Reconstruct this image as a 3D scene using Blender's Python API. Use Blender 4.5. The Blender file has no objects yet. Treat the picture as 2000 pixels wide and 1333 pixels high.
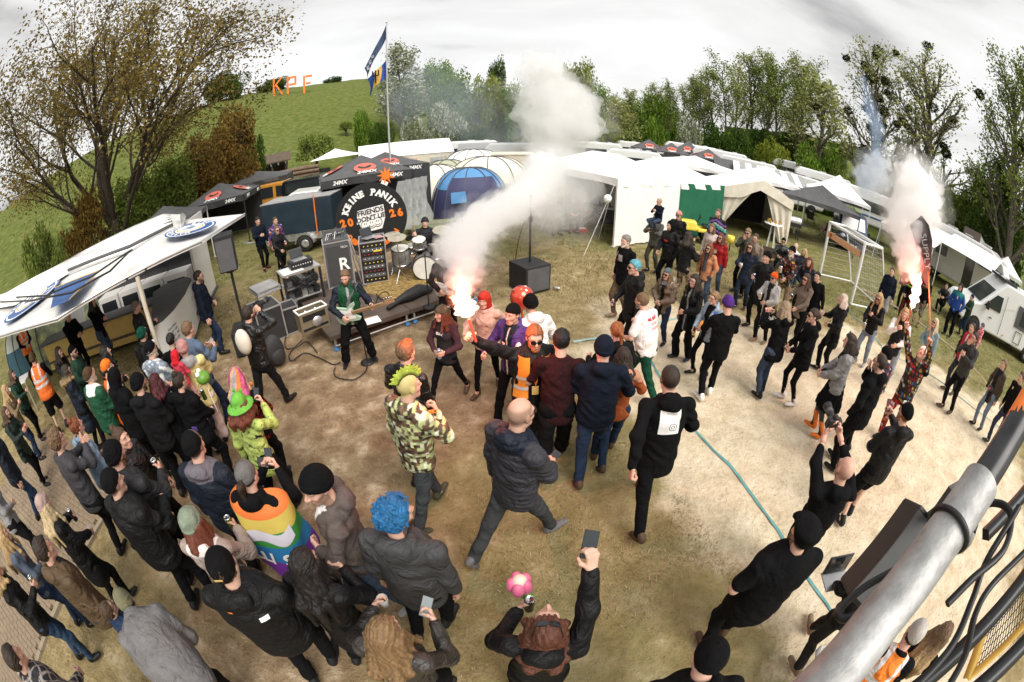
import bpy,bmesh,random
from math import*
import numpy as np
ar,aa,lsp,rg=np.array,np.asarray,np.linspace,range
from mathutils import Vector,Matrix
Tr,Ro=Matrix.Translation,Matrix.Rotation
from mathutils.bvhtree import BVHTree
SC=bpy.context.scene
COL=SC.collection
random.seed(11)
RNG=np.random.default_rng(7)
R=radians
#  camera
EYE=3.85
PITCH=29.0
cam_d=bpy.data.cameras.new('camera')
cam_d.type='PANO'
cam_d.panorama_type='FISHEYE_EQUISOLID'
cam_d.fisheye_lens=15.0
cam_d.fisheye_fov=R(220)
cam_d.sensor_width=36.0
cam_d.sensor_fit='HORIZONTAL'
cam_d.clip_start=.02
cam_d.clip_end=3000
cam=bpy.data.objects.new('camera',cam_d)
COL.objects.link(cam)
cam.location=(0,0,EYE)
cam.rotation_euler=(R(90-PITCH),0,0)
SC.camera=cam
SC.render.engine='CYCLES'
SC.view_settings.view_transform='Standard'
SC.view_settings.look='None'
SC.view_settings.exposure=1.0
SC.view_settings.gamma=1.0
SC.view_settings.use_curve_mapping=False
cy=SC.cycles
cy.max_bounces=14
cy.diffuse_bounces=3
cy.glossy_bounces=3
cy.transmission_bounces=4
cy.transparent_max_bounces=12
cy.volume_bounces=12
cy.use_adaptive_sampling=True
cy.adaptive_threshold=.02
cy.sample_clamp_indirect=6.0
cy.use_denoising=True
try:
 cy.denoiser='OPENIMAGEDENOISE'
except Exception:
 pass
#  sky and sun (overcast)
SUN_EL,SUN_AZ=R(52),R(150)
world=bpy.data.worlds.new('World')
SC.world=world
world.use_nodes=True
wn=world.node_tree
wn.nodes.clear()
def wnode(t,**k):
 n=wn.nodes.new(t)
 for a,b in k.items():
  setattr(n,a,b)
 return n
w_out=wnode('ShaderNodeOutputWorld')
w_bg=wnode('ShaderNodeBackground')
w_sky=wnode('ShaderNodeTexSky',sky_type='NISHITA',sun_disc=False)
w_sky.sun_elevation=SUN_EL
w_sky.sun_rotation=SUN_AZ
w_scale=wnode('ShaderNodeMix',data_type='RGBA',blend_type='MULTIPLY')
w_scale.inputs[0].default_value=1.0
w_scale.inputs[7].default_value=(.10,.10,.10,1)
w_tc=wnode('ShaderNodeTexCoord')
w_map=wnode('ShaderNodeMapping')
w_map.inputs['Scale'].default_value=(1.0,1.0,3.2)
w_map.inputs['Location'].default_value=(.35,.0,.4)
w_n=wnode('ShaderNodeTexNoise')
w_n.inputs['Scale'].default_value=1.5
w_n.inputs['Detail'].default_value=7
w_n.inputs['Roughness'].default_value=.52
w_n.inputs['Distortion'].default_value=.5
w_r=wnode('ShaderNodeValToRGB')
w_r.color_ramp.elements[0].position=.34
w_r.color_ramp.elements[0].color=(.27,.263,.255,1)
w_r.color_ramp.elements[1].position=.62
w_r.color_ramp.elements[1].color=(.535,.53,.522,1)
e=w_r.color_ramp.elements.new(.47)
e.color=(.46,.454,.445,1)
w_mix=wnode('ShaderNodeMix',data_type='RGBA')
w_mix.inputs[0].default_value=.95
L=wn.links.new
L(w_tc.outputs['Generated'],w_map.inputs['Vector'])
L(w_map.outputs['Vector'],w_n.inputs['Vector'])
L(w_n.outputs['Fac'],w_r.inputs['Fac'])
L(w_sky.outputs['Color'],w_scale.inputs[6])
L(w_scale.outputs[2],w_mix.inputs[6])
L(w_r.outputs['Color'],w_mix.inputs[7])
L(w_mix.outputs[2],w_bg.inputs['Color'])
w_bg.inputs['Strength'].default_value=1.0
L(w_bg.outputs['Background'],w_out.inputs['Surface'])
sun_d=bpy.data.lights.new('sun','SUN')
sun_d.energy=2.2
sun_d.angle=R(42)
sun_d.color=(1.0,.95,.88)
sun=bpy.data.objects.new('sun',sun_d)
COL.objects.link(sun)
sdir=Vector((sin(SUN_AZ)*cos(SUN_EL),cos(SUN_AZ)*cos(SUN_EL),sin(SUN_EL)))
sun.rotation_euler=sdir.to_track_quat('Z','Y').to_euler()
sun.location=(0,-20,40)
#  surveying helpers
FPX=15.0/36.0*2000.0
def ray(px,py):
 x=px-1000.0;y=666.5-py
 r=hypot(x,y)+1e-9
 th=2*asin(min(1.0,r/2/FPX))
 c=(x/r*sin(th),y/r*sin(th),cos(th))
 p=R(PITCH)
 return Vector((c[0],c[1]*sin(p)+c[2]*cos(p),c[1]*cos(p)-c[2]*sin(p)))
def at(px,py,z=.0):
 r=ray(px,py)
 t=(z-EYE)/r.z
 return Vector((r.x*t,r.y*t,z))
def atd(px,py,d):
 r=ray(px,py)
 t=d/hypot(r.x,r.y)
 return Vector((r.x*t,r.y*t,EYE+r.z*t))
def polar(az,d,z=.0):
 return Vector((sin(R(az))*d,cos(R(az))*d,z))
#  tagging
def tag(o,label=None,cat=None,group=None,kind=None):
 if label:o['label']=label
 if cat:o['category']=cat
 if group:o['group']=group
 if kind:o['kind']=kind
 return o
def empty(name,loc=(0,0,0),rz=.0,label=None,cat=None,group=None):
 o=bpy.data.objects.new(name,None)
 o.empty_display_size=.2
 COL.objects.link(o)
 o.location=loc
 o.rotation_euler=(0,0,rz)
 return tag(o,label,cat,group)
def dup(root,loc,rz=None,scale=None,label=None,group=None):
 def cp(o,parent):
  c=o.copy()
  COL.objects.link(c)
  c.parent=parent
  if parent is not None:
   c.matrix_parent_inverse=o.matrix_parent_inverse.copy()
  for ch in[k for k in bpy.data.objects if k.parent==o]:
   cp(ch,c)
  return c
 r=cp(root,None)
 r.location=loc
 if rz is not None:r.rotation_euler=(0,0,rz)
 if scale is not None:r.scale=(scale,scale,scale)if not hasattr(scale,'__len__')else scale
 if label:r['label']=label
 if group:r['group']=group
 return r
#  materials
MATS={}
def mat(key,color=(.5,.5,.5),rough=.7,metal=.0,var=.12,scale=6.0,bump=.0,bscale=40.0,spec=.4,color2=None,attr=None,emit=None,alpha=None,trans=.0,sheen=.0,coat=.0,fold=.0):
 if key in MATS:
  return MATS[key]
 m=bpy.data.materials.new(key)
 m.use_nodes=True
 nt=m.node_tree
 b=nt.nodes['Principled BSDF']
 def nd(t):return nt.nodes.new(t)
 lk=nt.links.new
 tc=nd('ShaderNodeTexCoord')
 nz=nd('ShaderNodeTexNoise')
 nz.inputs['Scale'].default_value=scale
 nz.inputs['Detail'].default_value=5
 nz.inputs['Roughness'].default_value=.6
 lk(tc.outputs['Object'],nz.inputs['Vector'])
 if attr:
  src=nd('ShaderNodeAttribute')
  src.attribute_name=attr
  base=src.outputs['Color']
  hs=nd('ShaderNodeMix');hs.data_type='RGBA';hs.blend_type='MULTIPLY'
  hs.inputs[0].default_value=1.0
  rp=nd('ShaderNodeValToRGB')
  rp.color_ramp.elements[0].position=.3
  rp.color_ramp.elements[1].position=.7
  lo,hi=1-var,1+var*.6
  rp.color_ramp.elements[0].color=(lo,lo,lo,1)
  rp.color_ramp.elements[1].color=(hi,hi,hi,1)
  lk(nz.outputs['Fac'],rp.inputs['Fac'])
  lk(base,hs.inputs[6]);lk(rp.outputs['Color'],hs.inputs[7])
  lk(hs.outputs[2],b.inputs['Base Color'])
 else:
  rp=nd('ShaderNodeValToRGB')
  rp.color_ramp.elements[0].position=.3
  rp.color_ramp.elements[1].position=.7
  c2=color2 or tuple(min(1,c*(1+var))for c in color)
  c1=tuple(c*(1-var)for c in color)if color2 is None else color
  rp.color_ramp.elements[0].color=(*c1,1)
  rp.color_ramp.elements[1].color=(*c2,1)
  lk(nz.outputs['Fac'],rp.inputs['Fac'])
  lk(rp.outputs['Color'],b.inputs['Base Color'])
 b.inputs['Roughness'].default_value=rough
 b.inputs['Metallic'].default_value=metal
 b.inputs['Specular IOR Level'].default_value=spec
 if sheen:
  b.inputs['Sheen Weight'].default_value=sheen
 if coat:
  b.inputs['Coat Weight'].default_value=coat
 if trans:
  b.inputs['Transmission Weight'].default_value=trans
 if alpha is not None:
  b.inputs['Alpha'].default_value=alpha
 if emit:
  b.inputs['Emission Color'].default_value=(*emit[:3],1)
  b.inputs['Emission Strength'].default_value=emit[3]
 if bump:
  bn=nd('ShaderNodeTexNoise')
  bn.inputs['Scale'].default_value=bscale
  bn.inputs['Detail'].default_value=4
  lk(tc.outputs['Object'],bn.inputs['Vector'])
  bp=nd('ShaderNodeBump')
  bp.inputs['Strength'].default_value=bump
  bp.inputs['Distance'].default_value=.02
  lk(bn.outputs['Fac'],bp.inputs['Height'])
  lk(bp.outputs['Normal'],b.inputs['Normal'])
  if fold:
   fn=nd('ShaderNodeTexNoise');fn.inputs['Scale'].default_value=6.5;fn.inputs['Detail'].default_value=3;fn.inputs['Distortion'].default_value=1.6
   lk(tc.outputs['Object'],fn.inputs['Vector'])
   b2=nd('ShaderNodeBump');b2.inputs['Strength'].default_value=fold;b2.inputs['Distance'].default_value=.06
   lk(fn.outputs['Fac'],b2.inputs['Height']);lk(b2.outputs['Normal'],bp.inputs['Normal'])
 m.diffuse_color=(*color,1)
 MATS[key]=m
 return m
def leaf_mat(key,c1,c2,c3,scale=.35):
 if key in MATS:return MATS[key]
 m=bpy.data.materials.new(key);m.use_nodes=True
 nt=m.node_tree;nt.nodes.clear()
 nd=nt.nodes.new;lk=nt.links.new
 out=nd('ShaderNodeOutputMaterial')
 g=nd('ShaderNodeNewGeometry')
 tc=nd('ShaderNodeTexCoord')
 n1=nd('ShaderNodeTexNoise');n1.inputs['Scale'].default_value=scale;n1.inputs['Detail'].default_value=3
 lk(tc.outputs['Object'],n1.inputs['Vector'])
 add=nd('ShaderNodeMath');add.operation='MULTIPLY_ADD'
 lk(g.outputs['Random Per Island'],add.inputs[0]);add.inputs[1].default_value=.5
 lk(n1.outputs['Fac'],add.inputs[2])
 rp=nd('ShaderNodeValToRGB')
 rp.color_ramp.elements[0].position=.42;rp.color_ramp.elements[0].color=(*c1,1)
 rp.color_ramp.elements[1].position=1.0;rp.color_ramp.elements[1].color=(*c3,1)
 ee=rp.color_ramp.elements.new(.72);ee.color=(*c2,1)
 lk(add.outputs[0],rp.inputs['Fac'])
 d=nd('ShaderNodeBsdfDiffuse');t=nd('ShaderNodeBsdfTranslucent');mx=nd('ShaderNodeMixShader')
 lk(rp.outputs['Color'],d.inputs['Color']);lk(rp.outputs['Color'],t.inputs['Color'])
 mx.inputs[0].default_value=.3
 lk(d.outputs[0],mx.inputs[1]);lk(t.outputs[0],mx.inputs[2]);lk(mx.outputs[0],out.inputs['Surface'])
 MATS[key]=m
 return m
#  mesh builder
class MB:
 def __init__(self):
  self.v=[];self.f=[];self.m=[];self.s=[];self.cur=0;self.smooth=False
 def add(self,verts,faces):
  o=len(self.v)
  self.v.extend([tuple(p)for p in verts])
  for f in faces:
   self.f.append(tuple(i+o for i in f));self.m.append(self.cur);self.s.append(self.smooth)
 def box(self,c,s,rz=.0,mtx=None,taper=1.0):
  x,y,z=s[0]/2,s[1]/2,s[2]/2
  vs=[]
  for k in(-1,1):
   q=taper if k>0 else 1.0
   for(a,b)in((-1,-1),(1,-1),(1,1),(-1,1)):
    vs.append(Vector((a*x*q,b*y*q,k*z)))
  M=Tr(Vector(c))@(mtx if mtx is not None else Ro(rz,4,'Z'))
  vs=[M@p for p in vs]
  sm=self.smooth;self.smooth=False
  self.add(vs,[(3,2,1,0),(4,5,6,7),(0,1,5,4),(1,2,6,5),(2,3,7,6),(3,0,4,7)])
  self.smooth=sm
 def tube(self,pts,r,n=8,cap=True):
  pts=[Vector(p)for p in pts]
  rs=r if hasattr(r,'__len__')else[r]*len(pts)
  vs=[];up=None
  for i,p in enumerate(pts):
   a=pts[max(0,i-1)];b=pts[min(len(pts)-1,i+1)]
   t=(b-a)
   if t.length<1e-9:t=Vector((0,0,1))
   t.normalize()
   if up is None:
    up=Vector((0,0,1))if abs(t.z)<.9 else Vector((1,0,0))
   u=t.cross(up)
   if u.length<1e-6:u=t.orthogonal()
   u.normalize();w=u.cross(t);up=w
   for k in rg(n):
    an=2*pi*k/n
    vs.append(p+(u*cos(an)+w*sin(an))*rs[i])
  fs=[]
  for i in rg(len(pts)-1):
   for k in rg(n):
    k2=(k+1)%n
    fs.append((i*n+k,i*n+k2,(i+1)*n+k2,(i+1)*n+k))
  sm=self.smooth;self.smooth=True
  self.add(vs,fs)
  self.smooth=False
  if cap:
   self.add(vs[:n],[tuple(rg(n-1,-1,-1))][:1]and[tuple(rg(n))])
   self.add(vs[-n:],[tuple(rg(n-1,-1,-1))])
  self.smooth=sm
 def lathe(self,prof,n=16,M=None):
  M=M or Matrix.Identity(4)
  vs=[]
  for(r,z)in prof:
   for k in rg(n):
    a=2*pi*k/n
    vs.append(M@Vector((r*cos(a),r*sin(a),z)))
  fs=[]
  for i in rg(len(prof)-1):
   for k in rg(n):
    k2=(k+1)%n
    fs.append((i*n+k,i*n+k2,(i+1)*n+k2,(i+1)*n+k))
  sm=self.smooth;self.smooth=True
  self.add(vs,fs);self.smooth=sm
 def ball(self,c,r,n=12,m=8,M=None):
  r=r if hasattr(r,'__len__')else(r,r,r)
  vs=[];fs=[]
  for i in rg(m+1):
   th=pi*i/m
   for k in rg(n):
    a=2*pi*k/n
    p=Vector((r[0]*sin(th)*cos(a),r[1]*sin(th)*sin(a),r[2]*cos(th)))
    vs.append((M@p if M else p)+Vector(c))
  for i in rg(m):
   for k in rg(n):
    k2=(k+1)%n
    fs.append((i*n+k,(i+1)*n+k,(i+1)*n+k2,i*n+k2))
  sm=self.smooth;self.smooth=True
  self.add(vs,fs);self.smooth=sm
 def prism(self,poly,vec):
  vec=Vector(vec);a=[Vector(p)for p in poly];n=len(a)
  vs=a+[p+vec for p in a]
  fs=[tuple(rg(n-1,-1,-1)),tuple(rg(n,2*n))]
  for i in rg(n):
   j=(i+1)%n
   fs.append((i,j,n+j,n+i))
  sm=self.smooth;self.smooth=False
  self.add(vs,fs);self.smooth=sm
 def quad(self,*p):
  self.add(p,[tuple(rg(len(p)))])
 def B(self,name,mats,parent=None,bevel=.0,loc=None,smooth_angle=None):
  me=bpy.data.meshes.new(name)
  me.from_pydata(self.v,[],self.f)
  mats=mats if isinstance(mats,(list,tuple))else[mats]
  for m in mats:me.materials.append(m)
  me.polygons.foreach_set('material_index',self.m)
  me.polygons.foreach_set('use_smooth',self.s)
  bm=bmesh.new();bm.from_mesh(me)
  bmesh.ops.recalc_face_normals(bm,faces=bm.faces)
  bm.to_mesh(me);bm.free()
  me.update()
  o=bpy.data.objects.new(name,me)
  COL.objects.link(o)
  if loc is not None:o.location=loc
  if parent is not None:o.parent=parent
  if bevel:
   md=o.modifiers.new('bevel','BEVEL');md.width=bevel;md.segments=2;md.limit_method='ANGLE'
   md.angle_limit=R(40)
  return o
def npmesh(name,verts,faces,material,parent=None,smooth=True,colors=None,link=True):
 me=bpy.data.meshes.new(name)
 nv,nf,k=len(verts),len(faces),faces.shape[1]
 me.vertices.add(nv)
 me.vertices.foreach_set('co',np.ascontiguousarray(verts,dtype=np.float32).ravel())
 me.loops.add(nf*k)
 me.loops.foreach_set('vertex_index',np.ascontiguousarray(faces,dtype=np.int32).ravel())
 me.polygons.add(nf)
 me.polygons.foreach_set('loop_start',np.arange(0,nf*k,k,dtype=np.int32))
 me.polygons.foreach_set('use_smooth',np.full(nf,smooth))
 me.update(calc_edges=True)
 if colors is not None:
  ca=me.color_attributes.new('Col','FLOAT_COLOR','POINT')
  c4=np.ones((nv,4),dtype=np.float32);c4[:,:3]=colors
  ca.data.foreach_set('color',c4.ravel())
 me.materials.append(material)
 if not link:return me
 o=bpy.data.objects.new(name,me)
 COL.objects.link(o)
 if parent is not None:o.parent=parent
 return o
FONT=None
def text_mesh(s,size=1.0,depth=.004,fat=.0,spacing=1.0,shear=.0):
 cu=bpy.data.curves.new('lettering','FONT')
 cu.body=s;cu.size=size;cu.extrude=depth/2;cu.offset=fat;cu.space_character=spacing;cu.shear=shear
 cu.align_x='CENTER';cu.align_y='CENTER';cu.resolution_u=3
 o=bpy.data.objects.new('lettering',cu)
 COL.objects.link(o)
 bpy.context.view_layer.update()
 me=bpy.data.meshes.new_from_object(o.evaluated_get(bpy.context.evaluated_depsgraph_get()))
 bpy.data.objects.remove(o);bpy.data.curves.remove(cu)
 return me
def text(name,s,size,M,material,parent=None,depth=.004,fat=.0,spacing=1.0,shear=.0):
 me=text_mesh(s,size,depth,fat,spacing,shear)
 me.name=name
 me.transform(M)
 me.materials.clear();me.materials.append(material)
 o=bpy.data.objects.new(name,me);COL.objects.link(o)
 if parent is not None:o.parent=parent
 return o
def frame(origin,xdir,ydir):
 x=Vector(xdir).normalized();z=x.cross(Vector(ydir)).normalized();y=z.cross(x)
 M=Matrix((x,y,z)).transposed().to_4x4()
 M.translation=Vector(origin)
 return M
#  land: one sheet of ground with the hill
def sstep(a,b,x):
 t=np.clip((x-a)/(b-a),0,1)
 return t*t*(3-2*t)
def vnoise(x,y,seed=0):
 xi=np.floor(x).astype(np.int64);yi=np.floor(y).astype(np.int64)
 fx=x-xi;fy=y-yi
 fx=fx*fx*(3-2*fx);fy=fy*fy*(3-2*fy)
 def h(i,j):
  n=(i*374761393+j*668265263+seed*1442695041)&0x7fffffff
  n=((n^(n>>13))*1274126177)&0x7fffffff
  return((n^(n>>16))&0xffff)/65535.0
 return(h(xi,yi)*(1-fx)+h(xi+1,yi)*fx)*(1-fy)+(h(xi,yi+1)*(1-fx)+h(xi+1,yi+1)*fx)*fy
HAZ=[-180,-120,-100,-71,-63,-55,-48,-35,-27,-17,-10,-2,8,25,43,48,53,62,100,140,180]
HEL=[0,2.0,4.2,5.4,6.6,7.5,8.0,8.6,8.2,7.9,6.6,3.5,1.2,1.2,3.2,3.5,2.6,2.2,1.5,0,0]
HR0=[60,40,30,27,27,28,30,38,40,46,55,70,120,200,220,220,220,220,220,200,60]
HRC=[120,90,72,70,72,76,84,105,112,118,130,160,320,480,520,520,520,520,520,420,120]
def height(x,y):
 x=aa(x,float);y=aa(y,float)
 r=np.hypot(x,y);az=np.degrees(np.arctan2(x,y))
 el=np.interp(az,HAZ,HEL);r0=np.interp(az,HAZ,HR0);rc=np.interp(az,HAZ,HRC)
 zc=(EYE+rc*np.tan(np.radians(el)))*(el>.01)*np.clip(el,0,1)
 t=np.clip((r-r0)/(rc-r0),0,1)
 prof=.55*t+.45*(t*t*(3-2*t))
 z=zc*prof
 z=z+(sstep(r0,r0+15,r))*(vnoise(x*.09,y*.09,3)-.5)*1.1*(t<1)*np.clip(1.6-t,0,1)
 near=1-sstep(22,34,r)
 b=(vnoise(x*3.1,y*3.1,1)-.5)*.028+(vnoise(x*7.3,y*7.3,2)-.5)*.020+(vnoise(x*.6,y*.6,5)-.5)*.03
 return z+near*(b-.02)
def inpoly(x,y,poly):
 c=np.zeros(x.shape,bool);n=len(poly);j=n-1
 for i in rg(n):
  xi,yi=poly[i][0],poly[i][1];xj,yj=poly[j][0],poly[j][1]
  k=((yi>y)!=(yj>y))&(x<(xj-xi)*(y-yi)/(yj-yi+1e-12)+xi)
  c^=k;j=i
 return c
def sdpoly(x,y,poly):
 d=np.full(x.shape,1e9);n=len(poly)
 for i in rg(n):
  a=poly[i];b=poly[(i+1)%n]
  ex,ey=b[0]-a[0],b[1]-a[1]
  t=np.clip(((x-a[0])*ex+(y-a[1])*ey)/(ex*ex+ey*ey+1e-12),0,1)
  d=np.minimum(d,np.hypot(x-a[0]-ex*t,y-a[1]-ey*t))
 return np.where(inpoly(x,y,poly),-d,d)
SAND=[at(*p)[:2]for p in((1040,745),(1075,690),(1150,640),(1185,600),(1290,590),(1420,600),(1560,640),(1650,640),(1745,680),(1835,720),(1985,815))]+[(9.5,.2),(6.0,-2.0),(3.2,-2.5)]+[at(*p)[:2]for p in((1590,1333),(1470,1120),(1380,1010),(1300,900),(1200,830))]
MUD=[at(*p)[:2]for p in((380,1333),(250,1100),(330,850),(430,690),(560,570),(640,560),(900,620),(1010,700),(1060,760),(1010,860),(900,960),(860,1060),(850,1333))]+[(-1.5,-2.5),(-5,-3)]
MUD2=[at(*p)[:2]for p in((545,540),(700,470),(880,470),(1000,560),(960,640),(640,690))]
ang=np.radians(np.arange(0,360,1.0))
ang=np.concatenate([np.radians(np.arange(-100,100,.6)),np.radians(np.arange(100,260,2.0))])
rad=np.concatenate([[.12,.35,.6],np.arange(.8,14,.11),14*1.022**np.arange(0,185)])
AA,RR=np.meshgrid(ang,rad)
GX=RR*np.sin(AA);GY=RR*np.cos(AA);GZ=height(GX,GY)
nr,na=GX.shape
gv=np.stack([GX,GY,GZ],-1).reshape(-1,3)
ii,jj=np.meshgrid(np.arange(nr-1),np.arange(na),indexing='ij')
j2=(jj+1)%na
gf=np.stack([ii*na+jj,(ii+1)*na+jj,(ii+1)*na+j2,ii*na+j2],-1).reshape(-1,4)
gx,gy=gv[:,0],gv[:,1]
wob=(vnoise(gx*.9,gy*.9,8)-.5)*1.3+(vnoise(gx*3.3,gy*3.3,9)-.5)*.6
sand=1-sstep(-.55,.45,sdpoly(gx,gy,SAND)+wob)
mud=1-sstep(-.9,.6,sdpoly(gx,gy,MUD)+wob*1.2)
mud=np.maximum(mud,.8*(1-sstep(-.7,.7,sdpoly(gx,gy,MUD2)+wob)))
rr_=np.hypot(gx,gy);az_=np.degrees(np.arctan2(gx,gy))
lush=np.maximum(sstep(11.5,15,rr_+wob*2)*.55,.2*(1-sstep(3.6,5.2,np.hypot(gx-.6,gy-1.6)+wob)))+sstep(24,40,rr_)*.45
zone=np.stack([sand,mud*(1-sand),lush],-1)
M_ground=bpy.data.materials.new('meadow_ground');M_ground.use_nodes=True
nt=M_ground.node_tree;nd=nt.nodes.new;lk=nt.links.new
bs=nt.nodes['Principled BSDF'];bs.inputs['Roughness'].default_value=.95;bs.inputs['Specular IOR Level'].default_value=.15
at_=nd('ShaderNodeAttribute');at_.attribute_name='Col'
sp=nd('ShaderNodeSeparateColor');lk(at_.outputs['Color'],sp.inputs[0])
tc=nd('ShaderNodeTexCoord')
def noise(scale,detail=6,rough=.6,dist=.0,map_scale=None):
 n=nd('ShaderNodeTexNoise');n.inputs['Scale'].default_value=scale;n.inputs['Detail'].default_value=detail
 n.inputs['Roughness'].default_value=rough;n.inputs['Distortion'].default_value=dist
 if map_scale:
  mp=nd('ShaderNodeMapping');mp.inputs['Scale'].default_value=map_scale
  mp.inputs['Rotation'].default_value=(0,0,.5)
  lk(tc.outputs['Object'],mp.inputs['Vector']);lk(mp.outputs['Vector'],n.inputs['Vector'])
 else:
  lk(tc.outputs['Object'],n.inputs['Vector'])
 return n
def ramp(n,stops):
 r=nd('ShaderNodeValToRGB');cr=r.color_ramp
 cr.elements[0].position=stops[0][0];cr.elements[0].color=(*stops[0][1],1)
 cr.elements[1].position=stops[-1][0];cr.elements[1].color=(*stops[-1][1],1)
 for p,c in stops[1:-1]:
  q=cr.elements.new(p);q.color=(*c,1)
 lk(n.outputs['Fac'],r.inputs['Fac'])
 return r
def mixc(fac,a,b,mode='MIX'):
 m=nd('ShaderNodeMix');m.data_type='RGBA';m.blend_type=mode
 if hasattr(fac,'node'):lk(fac,m.inputs[0])
 else:m.inputs[0].default_value=fac
 lk(a,m.inputs[6]);lk(b,m.inputs[7])
 return m.outputs[2]
n_big=noise(.7,6);n_mid=noise(2.6,9,.62,.25);n_fine=noise(16,6,.7,.3);n_straw=noise(9,5,.75,2.5)
grass=ramp(n_mid,[(.28,(.19,.145,.068)),(.45,(.275,.212,.104)),(.58,(.34,.27,.145)),(.74,(.49,.40,.26))])
lushc=ramp(noise(1.3,7,.65,.3),[(.3,(.055,.078,.016)),(.5,(.095,.125,.024)),(.72,(.185,.18,.055))])
sandc=ramp(n_mid,[(.26,(.48,.385,.255)),(.42,(.60,.495,.345)),(.55,(.68,.575,.415)),(.75,(.75,.65,.50))])
mudc=ramp(n_mid,[(.25,(.135,.090,.052)),(.43,(.22,.148,.088)),(.56,(.31,.225,.14)),(.70,(.52,.42,.30))])
fine=ramp(n_fine,[(.3,(.62,.60,.58)),(.5,(1,1,1)),(.7,(1.15,1.13,1.1))])
straw=ramp(n_straw,[(.36,(.55,.5,.45)),(.44,(1,1,1))])
def modmask(ch):
 s=nd('ShaderNodeMath');s.operation='SUBTRACT';lk(n_fine.outputs['Fac'],s.inputs[0]);s.inputs[1].default_value=.5
 a=nd('ShaderNodeMath');a.operation='MULTIPLY_ADD';lk(s.outputs[0],a.inputs[0]);a.inputs[1].default_value=1.3;lk(sp.outputs[ch],a.inputs[2])
 a.use_clamp=True
 mm=nd('ShaderNodeMath');mm.operation='MULTIPLY';lk(a.outputs[0],mm.inputs[0])
 gt=nd('ShaderNodeMath');gt.operation='SMOOTH_MIN'
 st=nd('ShaderNodeMapRange');st.inputs[1].default_value=.02;st.inputs[2].default_value=.15;lk(sp.outputs[ch],st.inputs[0])
 lk(st.outputs[0],mm.inputs[1])
 return mm.outputs[0]
c=mixc(modmask(2),grass.outputs['Color'],lushc.outputs['Color'])
c=mixc(modmask(1),c,mudc.outputs['Color'])
c=mixc(modmask(0),c,sandc.outputs['Color'])
inv=nd('ShaderNodeMath');inv.operation='MULTIPLY_ADD';lk(sp.outputs[0],inv.inputs[0]);inv.inputs[1].default_value=-.45;inv.inputs[2].default_value=.62
c=mixc(inv.outputs[0],c,fine.outputs['Color'],'MULTIPLY')
c=mixc(inv.outputs[0],c,straw.outputs['Color'],'MULTIPLY')
lk(c,bs.inputs['Base Color'])
bp=nd('ShaderNodeBump');bp.inputs['Strength'].default_value=.9;bp.inputs['Distance'].default_value=.045
hsum=nd('ShaderNodeMath');hsum.operation='MULTIPLY_ADD'
lk(n_mid.outputs['Fac'],hsum.inputs[0]);hsum.inputs[1].default_value=1.6;lk(n_fine.outputs['Fac'],hsum.inputs[2])
vo=nd('ShaderNodeTexVoronoi');vo.feature='SMOOTH_F1';vo.inputs['Scale'].default_value=4.2;lk(tc.outputs['Object'],vo.inputs['Vector'])
h2_=nd('ShaderNodeMath');h2_.operation='MULTIPLY_ADD';lk(vo.outputs['Distance'],h2_.inputs[0]);h2_.inputs[1].default_value=.8;lk(hsum.outputs[0],h2_.inputs[2])
lk(h2_.outputs[0],bp.inputs['Height']);lk(bp.outputs['Normal'],bs.inputs['Normal'])
ground=npmesh('ground',gv,gf,M_ground,colors=zone)
tag(ground,kind='structure')
#  trees and shrubs
def frusta(segs,n=5):
 s=aa(segs,float)
 a,b,ra,rb=s[:,0:3],s[:,3:6],s[:,6],s[:,7]
 t=b-a;t/=(np.linalg.norm(t,axis=1,keepdims=True)+1e-9)
 ref=np.where(np.abs(t[:,2:3])<.9,ar([[0,0,1.0]]),ar([[1.0,0,0]]))
 u=np.cross(t,ref);u/=(np.linalg.norm(u,axis=1,keepdims=True)+1e-9)
 w=np.cross(u,t)
 an=2*np.pi*np.arange(n)/n
 ring=u[:,None,:]*np.cos(an)[None,:,None]+w[:,None,:]*np.sin(an)[None,:,None]
 va=a[:,None,:]+ring*ra[:,None,None]
 vb=b[:,None,:]+ring*rb[:,None,None]
 v=np.concatenate([va,vb],1).reshape(-1,3)
 base=(np.arange(len(s))*2*n)[:,None]
 k=np.arange(n);k2=(k+1)%n
 f=np.stack([k,k2,k2+n,k+n],-1)[None]+base[:,:,None]
 return v,f.reshape(-1,4)
def leaf_quads(pts,size,rng,flat=.0,aspect=.6):
 n=len(pts)
 d=rng.normal(size=(n,3));d[:,2]*=(1-flat);d/=np.linalg.norm(d,axis=1,keepdims=True)
 e=rng.normal(size=(n,3));e-=d*np.sum(e*d,1,keepdims=True);e/=np.linalg.norm(e,axis=1,keepdims=True)
 s=size*rng.uniform(.6,1.4,size=(n,1))
 p=pts
 v=np.stack([p-d*s*.5,p+e*s*aspect*.5,p+d*s*.5,p-e*s*aspect*.5],1).reshape(-1,3)
 f=np.arange(4*n).reshape(-1,4)
 return v,f
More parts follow.
